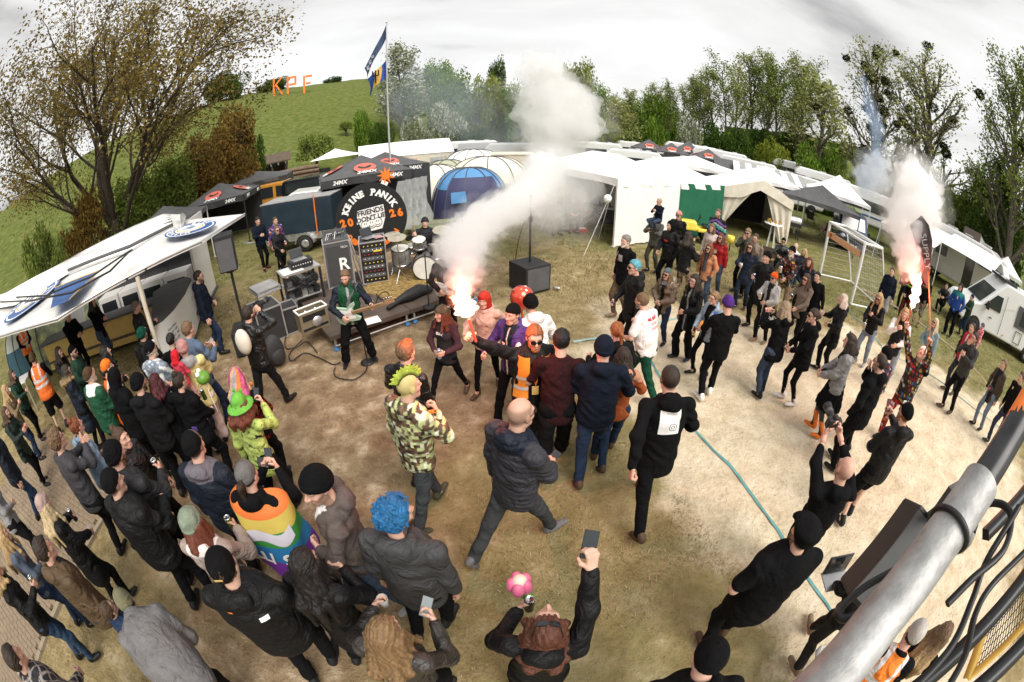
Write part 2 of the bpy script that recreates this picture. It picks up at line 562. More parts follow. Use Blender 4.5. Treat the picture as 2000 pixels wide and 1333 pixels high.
def grow(rng,base,length,r0,direction,levels,kids,spread,upw,segs,tips,curve=.12,ratio=.62,npts=5,first=.35,kidlen=.62):
 p=ar(base,float);d=ar(direction,float);d/=np.linalg.norm(d)
 pts=[p.copy()];dirs=[d.copy()]
 step=length/npts
 for i in rg(npts):
  d=d+rng.normal(size=3)*curve+ar([0,0,upw])
  d/=np.linalg.norm(d)
  p=p+d*step
  pts.append(p.copy());dirs.append(d.copy())
 tap=.35 if levels>0 else .2
 for i in rg(npts):
  segs.append((*pts[i],*pts[i+1],r0*(1-(1-tap)*i/npts),r0*(1-(1-tap)*(i+1)/npts)))
 if levels<=1:
  for q in pts[1:]:
   tips.append(q)
 if levels<=0:
  return
 k=kids[0]if len(kids)else 3
 for c in rg(k):
  f=first+(1-first)*(c+rng.uniform(0,1))/k
  i=min(npts,int(f*npts));fr=f*npts-i
  q=pts[i]if i>=npts else pts[i]*(1-fr)+pts[i+1]*fr
  dd=dirs[min(i,npts)]
  az=rng.uniform(0,2*np.pi)
  o=np.cross(dd,[cos(az),sin(az),.3]);o/=(np.linalg.norm(o)+1e-9)
  sp=spread*rng.uniform(.7,1.25)
  nd_=dd*cos(sp)+o*sin(sp)
  ln=length*kidlen*rng.uniform(.7,1.15)*(1.15-.5*f)
  grow(rng,q,ln,r0*ratio*(1.05-.45*f),nd_,levels-1,kids[1:],spread,upw,segs,tips,curve*1.15,ratio,max(3,npts-1),first,kidlen)
M_bark=mat('bark',(.055,.042,.030),.95,var=.4,scale=9,bump=.6,bscale=30)
M_bark2=mat('bark_grey',(.11,.092,.07),.95,var=.35,scale=7,bump=.5,bscale=25)
L_oak=leaf_mat('young_oak_leaf',(.120,.092,.026),(.200,.150,.045),(.300,.230,.085))
L_brown=leaf_mat('bronze_leaf',(.100,.065,.018),(.180,.115,.030),(.280,.175,.050))
L_green=leaf_mat('fresh_leaf',(.058,.115,.014),(.115,.200,.026),(.220,.320,.050))
L_dark=leaf_mat('dark_leaf',(.022,.048,.010),(.048,.090,.016),(.100,.155,.030))
L_lime=leaf_mat('lime_leaf',(.110,.145,.016),(.190,.235,.030),(.320,.340,.070))
L_pale=leaf_mat('blossom_leaf',(.101,.135,.051),(.237,.270,.135),(.600,.600,.541))
L_pop=leaf_mat('poplar_bud_leaf',(.170,.190,.055),(.270,.290,.095),(.410,.430,.180))
L_olive=leaf_mat('olive_leaf',(.085,.125,.024),(.150,.200,.040),(.270,.320,.085))
L_mist=leaf_mat('mistletoe_leaf',(.020,.030,.008),(.035,.045,.012),(.05,.065,.02))
def tree_object(name,segs,leafpts,leafsize,bark,leaf,rng,label,group=None,nside=5,aspect=.6,clumps=None):
 root=empty(name,(0,0,0),0,label,'tree',group)
 v,f=frusta(segs,nside)
 npmesh('trunk',v,f,bark,root)
 v,f=leaf_quads(leafpts,leafsize,rng,aspect=aspect)
 npmesh('crown',v,f,leaf,root,smooth=False)
 return root
def spray(tips,per,sd,rng):
 t=aa(tips)
 p=np.repeat(t,per,0)
 return p+rng.normal(size=p.shape)*sd
rng=np.random.default_rng(5)
segs,tips=[],[]
segs.append((0,0,-.5,.05,0,1.6,.42,.34));segs.append((.05,0,1.6,.0,.05,2.6,.34,.32))
for k,(azb,tilt,ln,r,z)in enumerate([(10,6,8.6,.27,2.4),(75,28,8.0,.2,2.2),(150,24,7.6,.19,2.5),(215,30,7.8,.2,2.1),(285,26,8.0,.21,2.3),(330,50,7.4,.16,1.8),(100,58,7.6,.17,1.6),(255,60,8.0,.17,1.7),(40,42,7.2,.16,2.6),(190,55,7.0,.15,1.8),(300,14,8.4,.2,2.5)]):
 d=(sin(R(tilt))*sin(R(azb)),sin(R(tilt))*cos(R(azb)),cos(R(tilt)))
 grow(rng,(0,0,z),ln,r*.72,d,3,[7,5,4],.62,.035,segs,tips,.10,.52,7,.22,.56)
pts=spray(tips,11,.34,rng)
pts=pts[rng.permutation(len(pts))[:46000]]
p=polar(-54.6,23.5)
big=tree_object('oak_tree',segs,pts,.12,M_bark,L_oak,rng,'big half-bare tree with thin bronze leaves rising behind the beer trailer')
big.location=(p.x,p.y,float(height(p.x,p.y))-.2);big.scale=(1.32,1.32,1.22)
def bush_mesh(rng,rx,ry,rz,n,size,leaf,lumps=14,hollow=.55):
 z=rng.uniform(.12,.86,lumps);a=rng.uniform(0,2*np.pi,lumps);rr=np.sqrt(np.clip(1-((z-.42)/.62)**2,.05,1))*rng.uniform(.25,.8,lumps)
 c=np.stack([rr*np.cos(a),rr*np.sin(a),z],-1)
 rad=rng.uniform(.20,.40,lumps)
 k=rng.integers(0,lumps,n)
 d=rng.normal(size=(n,3));d/=np.linalg.norm(d,axis=1,keepdims=True)
 q=rng.uniform(hollow,1.08,n)**.7*rad[k]
 p=c[k]+d*q[:,None]*ar([1,1,.75])
 p[:,2]=np.maximum(p[:,2],-.02+rng.uniform(0,.06,n))
 p*=ar([rx,ry,rz])
 v,f=leaf_quads(p,size,rng,aspect=.7)
 return npmesh('crown',v,f,leaf,None,smooth=False,link=False)
def stems_mesh(rng,rx,rz,bark,n=6,r=.07):
 sg,tp=[],[]
 for k in rg(n):
  a=rng.uniform(0,2*np.pi);t=rng.uniform(.1,.55)
  grow(rng,(rng.normal()*.1,rng.normal()*.1,-.3),rz*.85,r,(sin(t)*cos(a)*rx/rz*1.2,sin(t)*sin(a)*rx/rz*1.2,cos(t)),1,[4],.6,.02,sg,tp,.1,.55,4)
 v,f=frusta(sg,4)
 return npmesh('stems',v,f,bark,None,link=False)
BUSH={}
def azel0(px,py):
 r=ray(px,py);return degrees(atan2(r.x,r.y))
def make_bush_kind(key,seed,rx,ry,rz,n,size,leaf,bark=None,lumps=14,hollow=.55):
 g=np.random.default_rng(seed)
 BUSH[key]=(bush_mesh(g,rx,ry,rz,n,size,leaf,lumps,hollow),stems_mesh(g,rx,rz,bark or M_bark))
def put_bush(key,p,s,label,group=None,rz=.0,name='shrub',cat='shrub'):
 root=empty(name,p,rz,label,cat,group)
 root.scale=s if hasattr(s,'__len__')else(s,s,s)
 for nm,me in(('crown',BUSH[key][0]),('stems',BUSH[key][1])):
  o=bpy.data.objects.new(nm,me);COL.objects.link(o);o.parent=root
 return root
make_bush_kind('brown',21,3.6,3.6,3.4,9000,.17,L_brown,lumps=20,hollow=.3)
make_bush_kind('olive',22,3.4,3.4,2.6,8000,.17,L_olive,lumps=18,hollow=.3)
make_bush_kind('darkb',23,4.0,4.0,4.4,9000,.24,L_dark,lumps=22)
make_bush_kind('green',24,4.4,4.4,4.6,9000,.30,L_green,lumps=20)
make_bush_kind('lime',25,4.2,4.2,5.2,9000,.30,L_lime,lumps=22)
make_bush_kind('pale',26,4.6,4.6,4.2,9000,.28,L_pale,lumps=20)
make_bush_kind('round',27,1.7,1.7,1.5,5000,.12,L_olive,lumps=30,hollow=.1)
for key_,seed_,leaf_ in(('gtree',61,L_green),('ltree',62,L_lime),('dtree',63,L_dark),('otree',64,L_olive),('btree',65,L_brown)):
 make_bush_kind(key_,seed_,4.2,4.2,10.0,15000,.34,leaf_,lumps=46,hollow=.35)
def gp(px,d):
 p=atd(px[0],px[1],d)
 return Vector((p.x,p.y,float(height(p.x,p.y))))
hedge=[('btree',455,200,125,30,'bronze-leaved bushy tree right beside the big half-bare tree'),('btree',395,255,120,27,'bronze shrub under the right limbs of the big half-bare tree'),('otree',330,300,130,26,'olive shrub behind the white trailer roof, right of the trunk'),('otree',245,335,130,24,'olive shrub at the foot of the big half-bare trunk'),('brown',150,375,130,23,'low bronze shrub left of the big trunk above the trailer roof'),('darkb',425,250,90,36,'dark green bush behind the bronze-leaved tree'),('darkb',355,285,110,31,'dark thicket behind the lower limbs of the big tree'),('darkb',498,245,60,35,'dark green bush between the bronze tree and the open shed'),('olive',65,430,110,22,'olive shrub low at the left picture edge')]
crest=[('darkb',(440,175),96,1.55,'round dark tree on the hill crest left of the orange letters',0),('darkb',(538,165),108,.9,'small tree on the crest behind the orange letter K',0),('darkb',(512,176),104,.55,'dark little bush on the crest left of the orange letter K',0),('darkb',(655,160),112,.5,'tiny bush on the crest right of the orange letter F',0),('darkb',(640,158),113,.35,'low scrub on the bare crest beyond the letter F',0)]
for k,(key,px,d,s,lab,_)in enumerate(crest):
 q=gp(px,d);q.z-=.4
 put_bush(key,q,s,lab,'bushes on the hill crest',rz=k)
def trunked(name,p,key,s,th,label,group=None,cat='tree',r=.16):
 root=empty(name,p,0,label,cat,group)
 sg,tp=[],[]
 g=np.random.default_rng(int(abs(p.x*100))%9999)
 sg.append((0,0,-.5,.03,0,th,r*1.25,r))
 for q in rg(7):
  a=q*.9;grow(g,(0,0,th),1.5*s,r*.55,(cos(a)*.6,sin(a)*.6,1),1,[4],.5,.03,sg,tp,.1,.6,4)
 v,f=frusta(sg,6);npmesh('trunk',v,f,M_bark,root)
 o=bpy.data.objects.new('crown',BUSH[key][0]);COL.objects.link(o);o.parent=root
 o.location=(0,0,th+.3);o.scale=(s,s,s*1.15)
 return root
trunked('pollard_tree',gp((616,285),44),'round',1.45,1.5,'round pollarded tree standing alone on the green slope')
trunked('slope_tree',gp((675,240),60),'round',.7,.6,'small bare bush tree on the slope left of the flagpole')
DIM=dict(brown=(3.6,3.4),olive=(3.4,2.6),darkb=(4.0,4.4),green=(4.4,4.6),lime=(4.2,5.2),pale=(4.6,4.2),gtree=(4.2,10),ltree=(4.2,10),dtree=(4.2,10),otree=(4.2,10),btree=(4.2,10))
def topz(px,py,d):return EYE+d*tan(asin(ray(px,py).z))
belt=[('green',712,212,66,50,'dark green bush left of the flagpole at the slope foot'),('darkb',745,225,60,47,'rounded bush standing just behind the flagpole'),('pale',868,198,120,48,'white-blossomed hawthorn bush behind the long white tent'),('pale',808,225,80,45,'smaller white-blossomed hawthorn right of the flagpole'),('gtree',888,138,110,60,'tall fresh green tree behind the hawthorn blossom'),('ltree',952,136,90,58,'yellow-green tall tree left of the white smoke column'),('darkb',925,240,90,46,'dark bush below the tall green tree behind caravans'),('gtree',1012,165,90,56,'green tree half hidden by the left edge of the smoke column'),('dtree',975,108,56,74,'dark tall tree crown farther back left of the smoke'),('ltree',1075,120,110,60,'yellow-green tree behind the thick white smoke'),('ltree',1128,108,80,56,'lime green tree on the right edge of the smoke column'),('gtree',1165,165,70,60,'green tree stepping down right of the smoke column'),('lime',1176,228,76,50,'low lime bush right of the smoke above the caravans'),('gtree',800,150,80,72,'hazy green tree right behind the flagpole top'),('gtree',862,120,90,82,'far hazy crown above the hawthorn'),('green',1278,226,74,56,'mid green bush below the thin bare trees'),('pale',1342,226,66,56,'pale blossoming bush right of the mid green bush'),('darkb',1412,228,130,52,'large dark green bush behind the white motorhomes'),('lime',1508,272,100,46,'low lime green hedge bush right of the dark bush'),('darkb',1490,235,90,60,'dark bush at the foot of the row of thin trees'),('green',1600,278,120,42,'broad green bush left of the mistletoe tree'),('darkb',1556,240,90,62,'dark undergrowth bush beneath the last thin trees'),('olive',1655,300,80,42,'olive bush in front of the mistletoe tree'),('olive',1765,312,110,46,'olive thicket at the foot of the twin-trunked poplar'),('olive',1862,350,90,42,'olive thicket right of the twin-trunked poplar'),('darkb',1925,385,90,44,'dark bush behind the right-hand motorhomes'),('darkb',1985,335,110,42,'dark leafy tree at the right picture edge behind motorhomes'),('olive',1950,345,90,48,'tall olive shrub between dark bushes at the far right'),('gtree',1232,188,80,66,'green crown between lime bush and mid green bush'),('gtree',1288,180,100,72,'wide green crown behind the mid green bush'),('green',1700,335,60,50,'green bush right under the mistletoe tree trunk')]
for k,(key,x,yt,wpx,d,lab)in enumerate(belt+hedge):
 q=gp((x,300),d);az0=azel0(x-wpx/2,yt+60);az1=azel0(x+wpx/2,yt+60)
 rx,rz_=DIM[key];sx=d*R(abs(az1-az0))/2/(rx*1.08);sz=(topz(x,yt,d)-q.z)/(rz_*1.08)
 put_bush(key,q,(sx,sx,max(.2,sz)),lab,'bushes and leafy trees behind the camp' if k<len(belt)else 'shrubs beside the big tree',rz=k*.8)
def thin_tree(seed,hgt,leafn,leaf,spread=.5,bark=None,r=.2,first=.4,lv=2,size=.26):
 g=np.random.default_rng(seed);sg,tp=[],[]
 grow(g,(0,0,-.5),hgt,r,(.02,0,1),lv+0,[20,6,4],spread,.06,sg,tp,.035,.42,10,first,.26)
 v,f=frusta(sg,4)
 a=npmesh('trunk',v,f,bark or M_bark2,None,link=False)
 t=aa(tp)
 pt=spray(t,max(1,int(leafn/len(t))),.34,g)
 v,f=leaf_quads(pt,size,g,aspect=.6)
 b=npmesh('crown',v,f,leaf,None,smooth=False,link=False)
 return a,b
thin=[thin_tree(31,17,2700,L_olive),thin_tree(32,17,2700,L_pop,.55),thin_tree(33,17,2700,L_olive,.6),thin_tree(34,17,2700,L_pop,.5)]
ORD=['first','second','third','fourth','fifth','sixth','seventh','eighth','ninth','tenth','eleventh','twelfth','thirteenth','fourteenth','fifteenth','sixteenth','seventeenth','eighteenth','nineteenth','twentieth','twenty-first','twenty-second','twenty-third','twenty-fourth']
g=np.random.default_rng(77)
xs=[1205,1240,1262,1285,1305,1330,1348,1362,1380,1402,1420,1436,1452,1470,1488,1500,1515,1530,1548,1566]
for k,x in enumerate(xs):
 d=62+g.uniform(-4,12)
 q=gp((x,270),d);a,b=thin[k%4]
 yt=np.interp(x,[1200,1300,1400,1450,1520,1570],[190,168,150,122,122,135])+g.uniform(-8,10)
 ht=(topz(x,yt,d)-q.z)/17.5
 root=empty('thin_tree',q,g.uniform(0,6),ORD[k]+' thin tree from the left in the row of slender trunks behind the camp','tree','row of slender trees behind the camp')
 root.scale=(ht*1.25,ht*1.25,ht)
 for nm,me in(('trunk',a),('crown',b)):
  o=bpy.data.objects.new(nm,me);COL.objects.link(o);o.parent=root
def poplar(name,seed,hgt,r,limbs,leafn,leaf,label,p,lsize=.22,mist=0):
 g=np.random.default_rng(seed);sg,tp=[],[]
 z0=0
 segn=8
 pos=ar([0,0,-.5]);
 path=[pos.copy()]
 for i in rg(segn):
  pos=pos+ar([g.normal()*.12,g.normal()*.12,(hgt*.8)/segn]);path.append(pos.copy())
 for i in rg(segn):
  sg.append((*path[i],*path[i+1],r*(1-.085*i),r*(1-.085*(i+1))))
 for k in rg(limbs):
  f=.16+.84*k/limbs;i=min(segn-1,int(f*segn));q=path[i]+(path[i+1]-path[i])*(f*segn-i)
  a=k*2.4+g.uniform(-.4,.4);t=.78-.35*f+g.uniform(-.1,.1)
  grow(g,q,hgt*.30*(1.12-.55*f),r*.42*(1.1-.6*f),(sin(t)*cos(a),sin(t)*sin(a),cos(t)),2,[6,5],.55,.055,sg,tp,.09,.55,6,.25,.5)
 pt=spray(tp,max(1,leafn//len(tp)),.3,g)
 root=tree_object(name,sg,pt,lsize,M_bark2,leaf,g,label)
 root.location=p
 t=aa(tp)
 if mist:
  idx=g.permutation(len(t))[:mist]
  for q in t[idx]:
   n=260;d=g.normal(size=(n,3));d/=np.linalg.norm(d,axis=1,keepdims=True)
   s=g.uniform(.28,.55)
   v,f=leaf_quads(q+d*(s*g.uniform(.3,1,(n,1))**.5),.16,g)
   o=npmesh('mistletoe',v,f,L_mist,root,smooth=False)
 return root
for nm,seed,hg,r_,nl,nlf,lf,lab,x,yt,d,sx,ls,mi in(('mistletoe_tree',41,17.5,.33,24,5000,L_pop,'tall thin-crowned tree full of dark mistletoe balls behind blue smoke',1712,52,46,1.15,.22,30),('poplar_tree',42,17.5,.42,26,6500,L_pop,'tall bare poplar with brownish buds right of the mistletoe tree',1805,72,44,1.35,.22,7),('poplar_tree',43,16.5,.36,24,9000,L_olive,'tall poplar cut by the right picture edge',1990,80,36,1.1,.2,4),('ash_tree',44,11,.22,18,4200,L_pop,'bare light-brown spreading tree at the end of the slender row',1592,122,58,1.5,.24,4),('alder_tree',45,10,.2,16,9000,L_olive,'dark slender tree left of the edge poplar',1915,300,42,1.1,.2,0),('alder_tree',48,12,.2,18,12000,L_dark,'dark leafy slender tree under the edge poplar',1965,290,38,1.3,.18,0),('birch_tree',46,13,.2,16,6500,L_pale,'pale airy tree standing just right of the blue flag',790,68,62,1.25,.26,0),('bare_tree',47,8,.16,16,1600,L_pop,'small bare brown tree right of the lime bush',1212,178,54,1.3,.22,0)):
 q=gp((x,330),d);h_=topz(x,yt,d)-q.z
 t_=poplar(nm,seed,hg,r_,nl,nlf,lf,lab,q,ls,mi);k_=h_/(hg*1.02);t_.scale=(k_*sx,k_*sx,k_)
def ridge(name,az0,az1,d,hgt,n,leaf,size,label):
 g=np.random.default_rng(int(az0*7)+500)
 az=np.radians(g.uniform(az0,az1,n));dd=d*g.uniform(.9,1.12,n)
 x=np.sin(az)*dd;y=np.cos(az)*dd
 z=height(x,y)+g.uniform(0,1,n)**.6*hgt
 v,f=leaf_quads(np.stack([x,y,z],-1),size,g,aspect=.9)
 o=npmesh(name,v,f,leaf,None,smooth=False)
 return tag(o,label,'forest',kind='stuff')
ridge('forest',28,78,430,9,16000,L_dark,4.5,'far wooded ridge on the horizon')
#  shared paints and fabrics
Mwh=mat('white_canvas',(.80,.79,.77),.75,var=.05,scale=3,bump=.15,bscale=9)
M_whitep=mat('white_paint',(.80,.80,.79),.3,var=.03,scale=2,coat=.3)
M_cream=mat('cream_canvas',(.62,.575,.48),.85,var=.10,scale=4,bump=.35,bscale=7)
M_beige=mat('beige_canvas',(.50,.45,.36),.85,var=.10,scale=4,bump=.3,bscale=8)
Mbc=mat('black_canvas',(.035,.035,.037),.7,var=.25,scale=3,bump=.2,bscale=10)
Mk=mat('black_plastic',(.016,.016,.017),.5,var=.2,scale=8)
Mru=mat('rubber',(.020,.019,.018),.85,var=.3,scale=14)
Mg=mat('grey_canvas',(.085,.085,.088),.75,var=.18,scale=3,bump=.2,bscale=9)
Mlg=mat('light_grey_canvas',(.30,.30,.30),.75,var=.15,scale=3,bump=.2,bscale=9)
M_greenc=mat('green_canvas',(.010,.115,.060),.75,var=.15,scale=3,bump=.25,bscale=7)
Mst=mat('galvanised_steel',(.52,.52,.51),.42,.8,var=.2,scale=9,bump=.1)
Mal=mat('aluminium_tube',(.60,.60,.60),.38,.75,var=.12,scale=5)
M_whitemetal=mat('white_metal',(.72,.72,.70),.45,var=.10,scale=8)
Mwd=mat('raw_timber',(.36,.23,.12),.8,var=.25,scale=5,bump=.3)
Mdw=mat('weathered_timber',(.095,.070,.05),.9,var=.35,scale=6,bump=.4)
M_log=mat('log_wood',(.155,.105,.07),.9,var=.4,scale=6,bump=.5,bscale=25)
Mgl=mat('dark_glass',(.025,.03,.034),.08,var=.1,spec=.7)
M_pane=mat('clear_plastic_pane',(.42,.43,.43),.2,var=.25,scale=4,spec=.6)
Mch=mat('bright_metal',(.7,.7,.7),.15,1.0,var=.05)
M_red=mat('red_paint',(.50,.02,.02),.5)
M_logo=mat('salmon_logo_print',(.62,.14,.10),.7,var=.1)
Mw=mat('white_lettering',(.82,.81,.79),.6,var=.03)
Mor=mat('orange_paint',(.78,.19,.02),.55,var=.12)
M_yellow=mat('yellow_plastic',(.78,.60,.08),.45)
M_navy=mat('navy_tarp',(.012,.025,.038),.55,var=.25,scale=2,bump=.2,bscale=4)
M_lamp=mat('headlight_glass',(.55,.56,.57),.1,spec=.8)
Mbp=mat('blue_print',(.035,.10,.28),.5,var=.4,scale=5)
M_goldprint=mat('gold_print',(.55,.36,.12),.5)
def V(*a):return Vector(a)
def gz(x,y):return float(height(x,y))
def canopy_part(root,w,d,eave,peak,m,ridge=.0,curve=1.25,sag=.05,name='canopy'):
 b=MB();b.smooth=True
 n=7;k=6
 rings=[]
 for i in rg(n):
  t=i/(n-1)
  hx=w/2*(1-t)+ridge/2*t;hy=d/2*(1-t)
  ring=[]
  for(ax,ay,bx,by)in((-1,-1,1,-1),(1,-1,1,1),(1,1,-1,1),(-1,1,-1,-1)):
   for q in rg(k):
    s=q/k
    x=(ax+(bx-ax)*s)*hx;y=(ay+(by-ay)*s)*hy
    edge=sin(pi*s)
    z=eave+(peak-eave)*t**curve-sag*edge*(1-t)*t*3
    ring.append((x,y,z))
  rings.append(ring)
 vs=[p for r_ in rings for p in r_];m_=4*k;fs=[]
 for i in rg(n-1):
  for q in rg(m_):
   q2=(q+1)%m_
   fs.append((i*m_+q,i*m_+q2,(i+1)*m_+q2,(i+1)*m_+q))
 b.add(vs,fs)
 return b.B(name,m,root)
def gazebo(name,c,w,d,rz,eave,peak,mroof,label,mleg=None,val=.28,walls=(),group=None,ridge=.0,mval=None,letter=None,logo=None,legs=True,curve=1.25,cat='gazebo'):
 root=empty(name,c,rz,label,cat,group)
 canopy_part(root,w,d,eave,peak,mroof,ridge,curve)
 hx,hy=w/2,d/2
 cs=[(-hx,-hy),(hx,-hy),(hx,hy),(-hx,hy)]
 if val:
  for i in rg(4):
   a=cs[i];e_=cs[(i+1)%4]
   b=MB();nn=8
   vs=[]
   for q in rg(nn+1):
    s=q/nn;x=a[0]+(e_[0]-a[0])*s;y=a[1]+(e_[1]-a[1])*s
    off=1+.012*sin(q*2.2)
    vs+=[(x,y,eave),(x*off,y*off,eave-val-.02*sin(q*1.7))]
   b.add(vs,[(2*q,2*q+2,2*q+3,2*q+1)for q in rg(nn)])
   b.B('valance',mval or mroof,root)
 if legs:
  for(x,y)in cs:
   b=MB();b.box((x*.985,y*.985,eave/2),(.05,.05,eave));b.box((x*.985,y*.985,.01),(.12,.12,.02))
   b.B('leg',mleg or M_whitemetal,root)
 for(side,m,lo)in walls:
  a=cs[side];e_=cs[(side+1)%4]
  b=MB();nn=24;vs=[];b.smooth=True
  for q in rg(nn+1):
   s=q/nn;x=a[0]+(e_[0]-a[0])*s;y=a[1]+(e_[1]-a[1])*s
   l=hypot(x,y);w_=.035*sin(q*1.3)+.02*sin(q*2.9+1)
   vs+=[(x,y,eave-.03),(x+x/l*w_*.7,y+y/l*w_*.7,eave*.5),(x+x/l*w_,y+y/l*w_,lo)]
  b.add(vs,[(3*q+r_,3*q+3+r_,3*q+4+r_,3*q+1+r_)for q in rg(nn)for r_ in(0,1)])
  b.B('side_wall',m,root)
 if letter:
  for i in rg(4):
   a=Vector((*cs[i],0));e_=Vector((*cs[(i+1)%4],0));mid=(a+e_)/2
   nrm=Vector((mid.x,mid.y,0)).normalized()
   for s in(-.30,.30):
    p=mid+(e_-a)*s+nrm*.03;p.z=eave-val*.5
    text('lettering',letter,val*.72,frame(p,e_-a,(0,0,1)),Mw,root,depth=.006,fat=.006,shear=.25)
 if logo:
  for i in rg(4):
   a=Vector((*cs[i],0));e_=Vector((*cs[(i+1)%4],0));mid=(a+e_)/2
   t=.36
   def P(u,tt):
    q=mid*(1-tt)+(e_-a)*u*(1-tt)
    return Vector((q.x,q.y,eave+(peak-eave)*tt**curve))
   px_=(e_-a).normalized();up=(P(0,t+.12)-P(0,t-.12)).normalized();nrm=px_.cross(up)
   M=frame(P(0,t)+nrm*.05,px_,up)
   b=MB()
   r0=.125*w;ring=[M@V(cos(q/20*2*pi)*r0,sin(q/20*2*pi)*r0*.9,0)for q in rg(20)]
   b.prism(ring,nrm*.006)
   b.B('logo',M_logo,root)
   b=MB()
   for(sx)in(-1,1):
    b.prism([M@V(sx*x*r0,y*r0,.008)for(x,y)in((0,.05),(.55,.40),(.62,.1),(.35,-.18),(0,-.28))],nrm*.004)
   b.B('logo_mask',Mbc,root)
   text('lettering',letter or '',.085*w,frame(P(0,.13)+nrm*.05,px_,up),Mw,root,depth=.006,fat=.006,shear=.25)
 return root
G24='black printed event gazebos'
def peakpos(px,py,d):
 p=atd(px,py,d);return p
p=peakpos(705,303,18.2)
gazebo('event_gazebo',(p.x,p.y,0),3.6,3.6,R(26),2.36,p.z,Mg,'black printed event gazebo right behind the round black sign',mleg=Mk,val=.30,letter='24MX',logo=True,mval=Mbc,group=G24,walls=((3,Mbc,.02),(2,Mbc,.02)))
p=peakpos(752,297,20.6)
gazebo('event_gazebo',(p.x,p.y,0),3.4,3.4,R(26),2.36,p.z,Mg,'black printed event gazebo behind the flagpole, next to the blue dome tent',mleg=Mk,val=.32,letter='24MX',logo=True,mval=Mbc,group=G24,walls=((1,Mg,.02),(0,Mbc,.02)))
p=peakpos(428,358,22.5)
gazebo('event_gazebo',(p.x,p.y,0),3.6,3.6,R(20),2.25,p.z,Mg,'black printed event gazebo half under the branches left of the dark trailer',mleg=Mk,val=.30,letter='24MX',logo=True,mval=Mbc,group=G24,walls=((2,Mbc,.02),(3,M_greenc,.02)))
for k,(x,y,d,lab)in enumerate([(1268,272,39,'leftmost of the four far black printed gazebos'),(1312,279,37,'second from the left of the four far black printed gazebos'),(1384,291,36,'rightmost of the four far black printed gazebos'),(1345,275,44,'hindmost of the four far black printed gazebos, above the others')]):
 p=peakpos(x,y,d)
 gazebo('event_gazebo',(p.x,p.y,0),3.2,3.2,R(-15-4*k),2.65,p.z,Mg,lab,mleg=Mk,val=.32,letter='24MX',logo=True,mval=Mbc,group=G24,walls=((0,Mbc,.3),(2,Mbc,.02)))
p=peakpos(500,335,29)
gazebo('pavilion',(p.x,p.y,0),4.6,3.6,R(22),2.3,p.z,Mg,'dark grey camping pavilion with black side walls in front of the timber shed',mleg=Mk,val=.22,walls=((0,Mbc,.02),(1,Mbc,.02),(2,Mbc,.02)))
def corners_gazebo(name,F,Lc,Rc,eave,peak,mroof,label,**k):
 F,Lc,Rc=Vector(F),Vector(Lc),Vector(Rc)
 a=(F-Lc);b_=(Rc-F)
 rz=atan2(a.y,a.x)
 c=(Lc+Rc)/2
 return gazebo(name,(c.x,c.y,0),a.length,b_.length,rz,eave,peak,mroof,label,**k)
F_=V(3.35,13.35,0);L_=V(.95,17.9,0);u_=(F_-L_).normalized();w_=V(-u_.y,u_.x,0)
party=corners_gazebo('party_tent',F_,L_,F_+w_*3.15,2.32,3.0,Mwh,'big white party tent with a closed side wall beside the grass',val=.26,walls=((1,Mwh,.03),(2,Mwh,.02)),ridge=1.6,cat='party tent',curve=1.1)
b=MB();q=MB()
b.add([(-2.5,-.05,.02),(-2.5,1.6,.02),(-2.5,1.6,2.0),(-2.5,-.05,2.0)],[(0,1,2,3)])
M_wall_g=mat('green_window_wall',(.02,.10,.06),.7,var=.2)
b.B('side_wall',Mbc,party,loc=(-.07,0,0))
b=MB();b.add([(.2,1.5,.02),(2.3,1.5,.02),(2.3,1.5,2.1),(.2,1.5,2.1)],[(0,1,2,3)]);b.B('back_wall',M_wall_g,party)
for i in rg(2):
 for j in rg(3):
  b=MB();b.box((.75+i*.34,1.47,1.2+j*.26),(.28,.01,.2));b.B('window_pane',M_pane,party)
F2=F_+w_*3.3+u_*-.1
g2=corners_gazebo('party_tent',F2,F2-u_*4.6,F2+w_*3.0,2.2,2.85,Mwh,'white tent roof with a green side wall right of the big party tent',val=.24,walls=((1,M_greenc,.03),(2,M_greenc,.02)),ridge=1.2,cat='party tent',curve=1.1)
F3=at(1535,478);A3=at(1398,452);d3=(F3-A3)
root=empty('canvas_tent',A3,atan2(d3.y,d3.x),'cream canvas tent with its front flap drawn open over a dark inside','tent')
W3,D3,E3,P3=d3.length,4.2,2.05,2.7
b=MB();b.smooth=True
pr=[(0,E3),(W3*.28,E3+.33),(W3*.55,P3),(W3*.8,E3+.3),(W3,E3-.02)]
nd_=8
vs=[];
for i in rg(nd_+1):
 for(x,z)in pr:
  vs.append((x,-.15+(D3+.15)*i/nd_,z-.06*sin(pi*i/nd_)))
b.add(vs,[(i*5+j,i*5+j+1,i*5+j+6,i*5+j+5)for i in rg(nd_)for j in rg(4)])
b.B('roof',Mwh,root)
def curtain(pts_top,pts_bot,name,m,amp=.05,waves=9,rows=6,base=(0,0,0)):
 b=MB();b.smooth=True;n=30;vs=[]
 for j in rg(rows+1):
  t=j/rows
  for i in rg(n+1):
   s=i/n
   def li(ps):
    f=s*(len(ps)-1);k=min(len(ps)-2,int(f));return Vector(ps[k]).lerp(Vector(ps[k+1]),f-k)
   p=li(pts_top).lerp(li(pts_bot),t)
   p.y+=amp*(.25+t)*sin(s*waves*2*pi+1.5*t)
   vs.append(p)
 b.add(vs,[(j*(n+1)+i,j*(n+1)+i+1,(j+1)*(n+1)+i+1,(j+1)*(n+1)+i)for j in rg(rows)for i in rg(n)])
 return b.B(name,m,root)
curtain([(0,-.12,E3),(W3*.55,-.12,P3)],[(.05,-.12,.05),(.55,-.16,.9)],'front_flap',M_cream,.05,3)
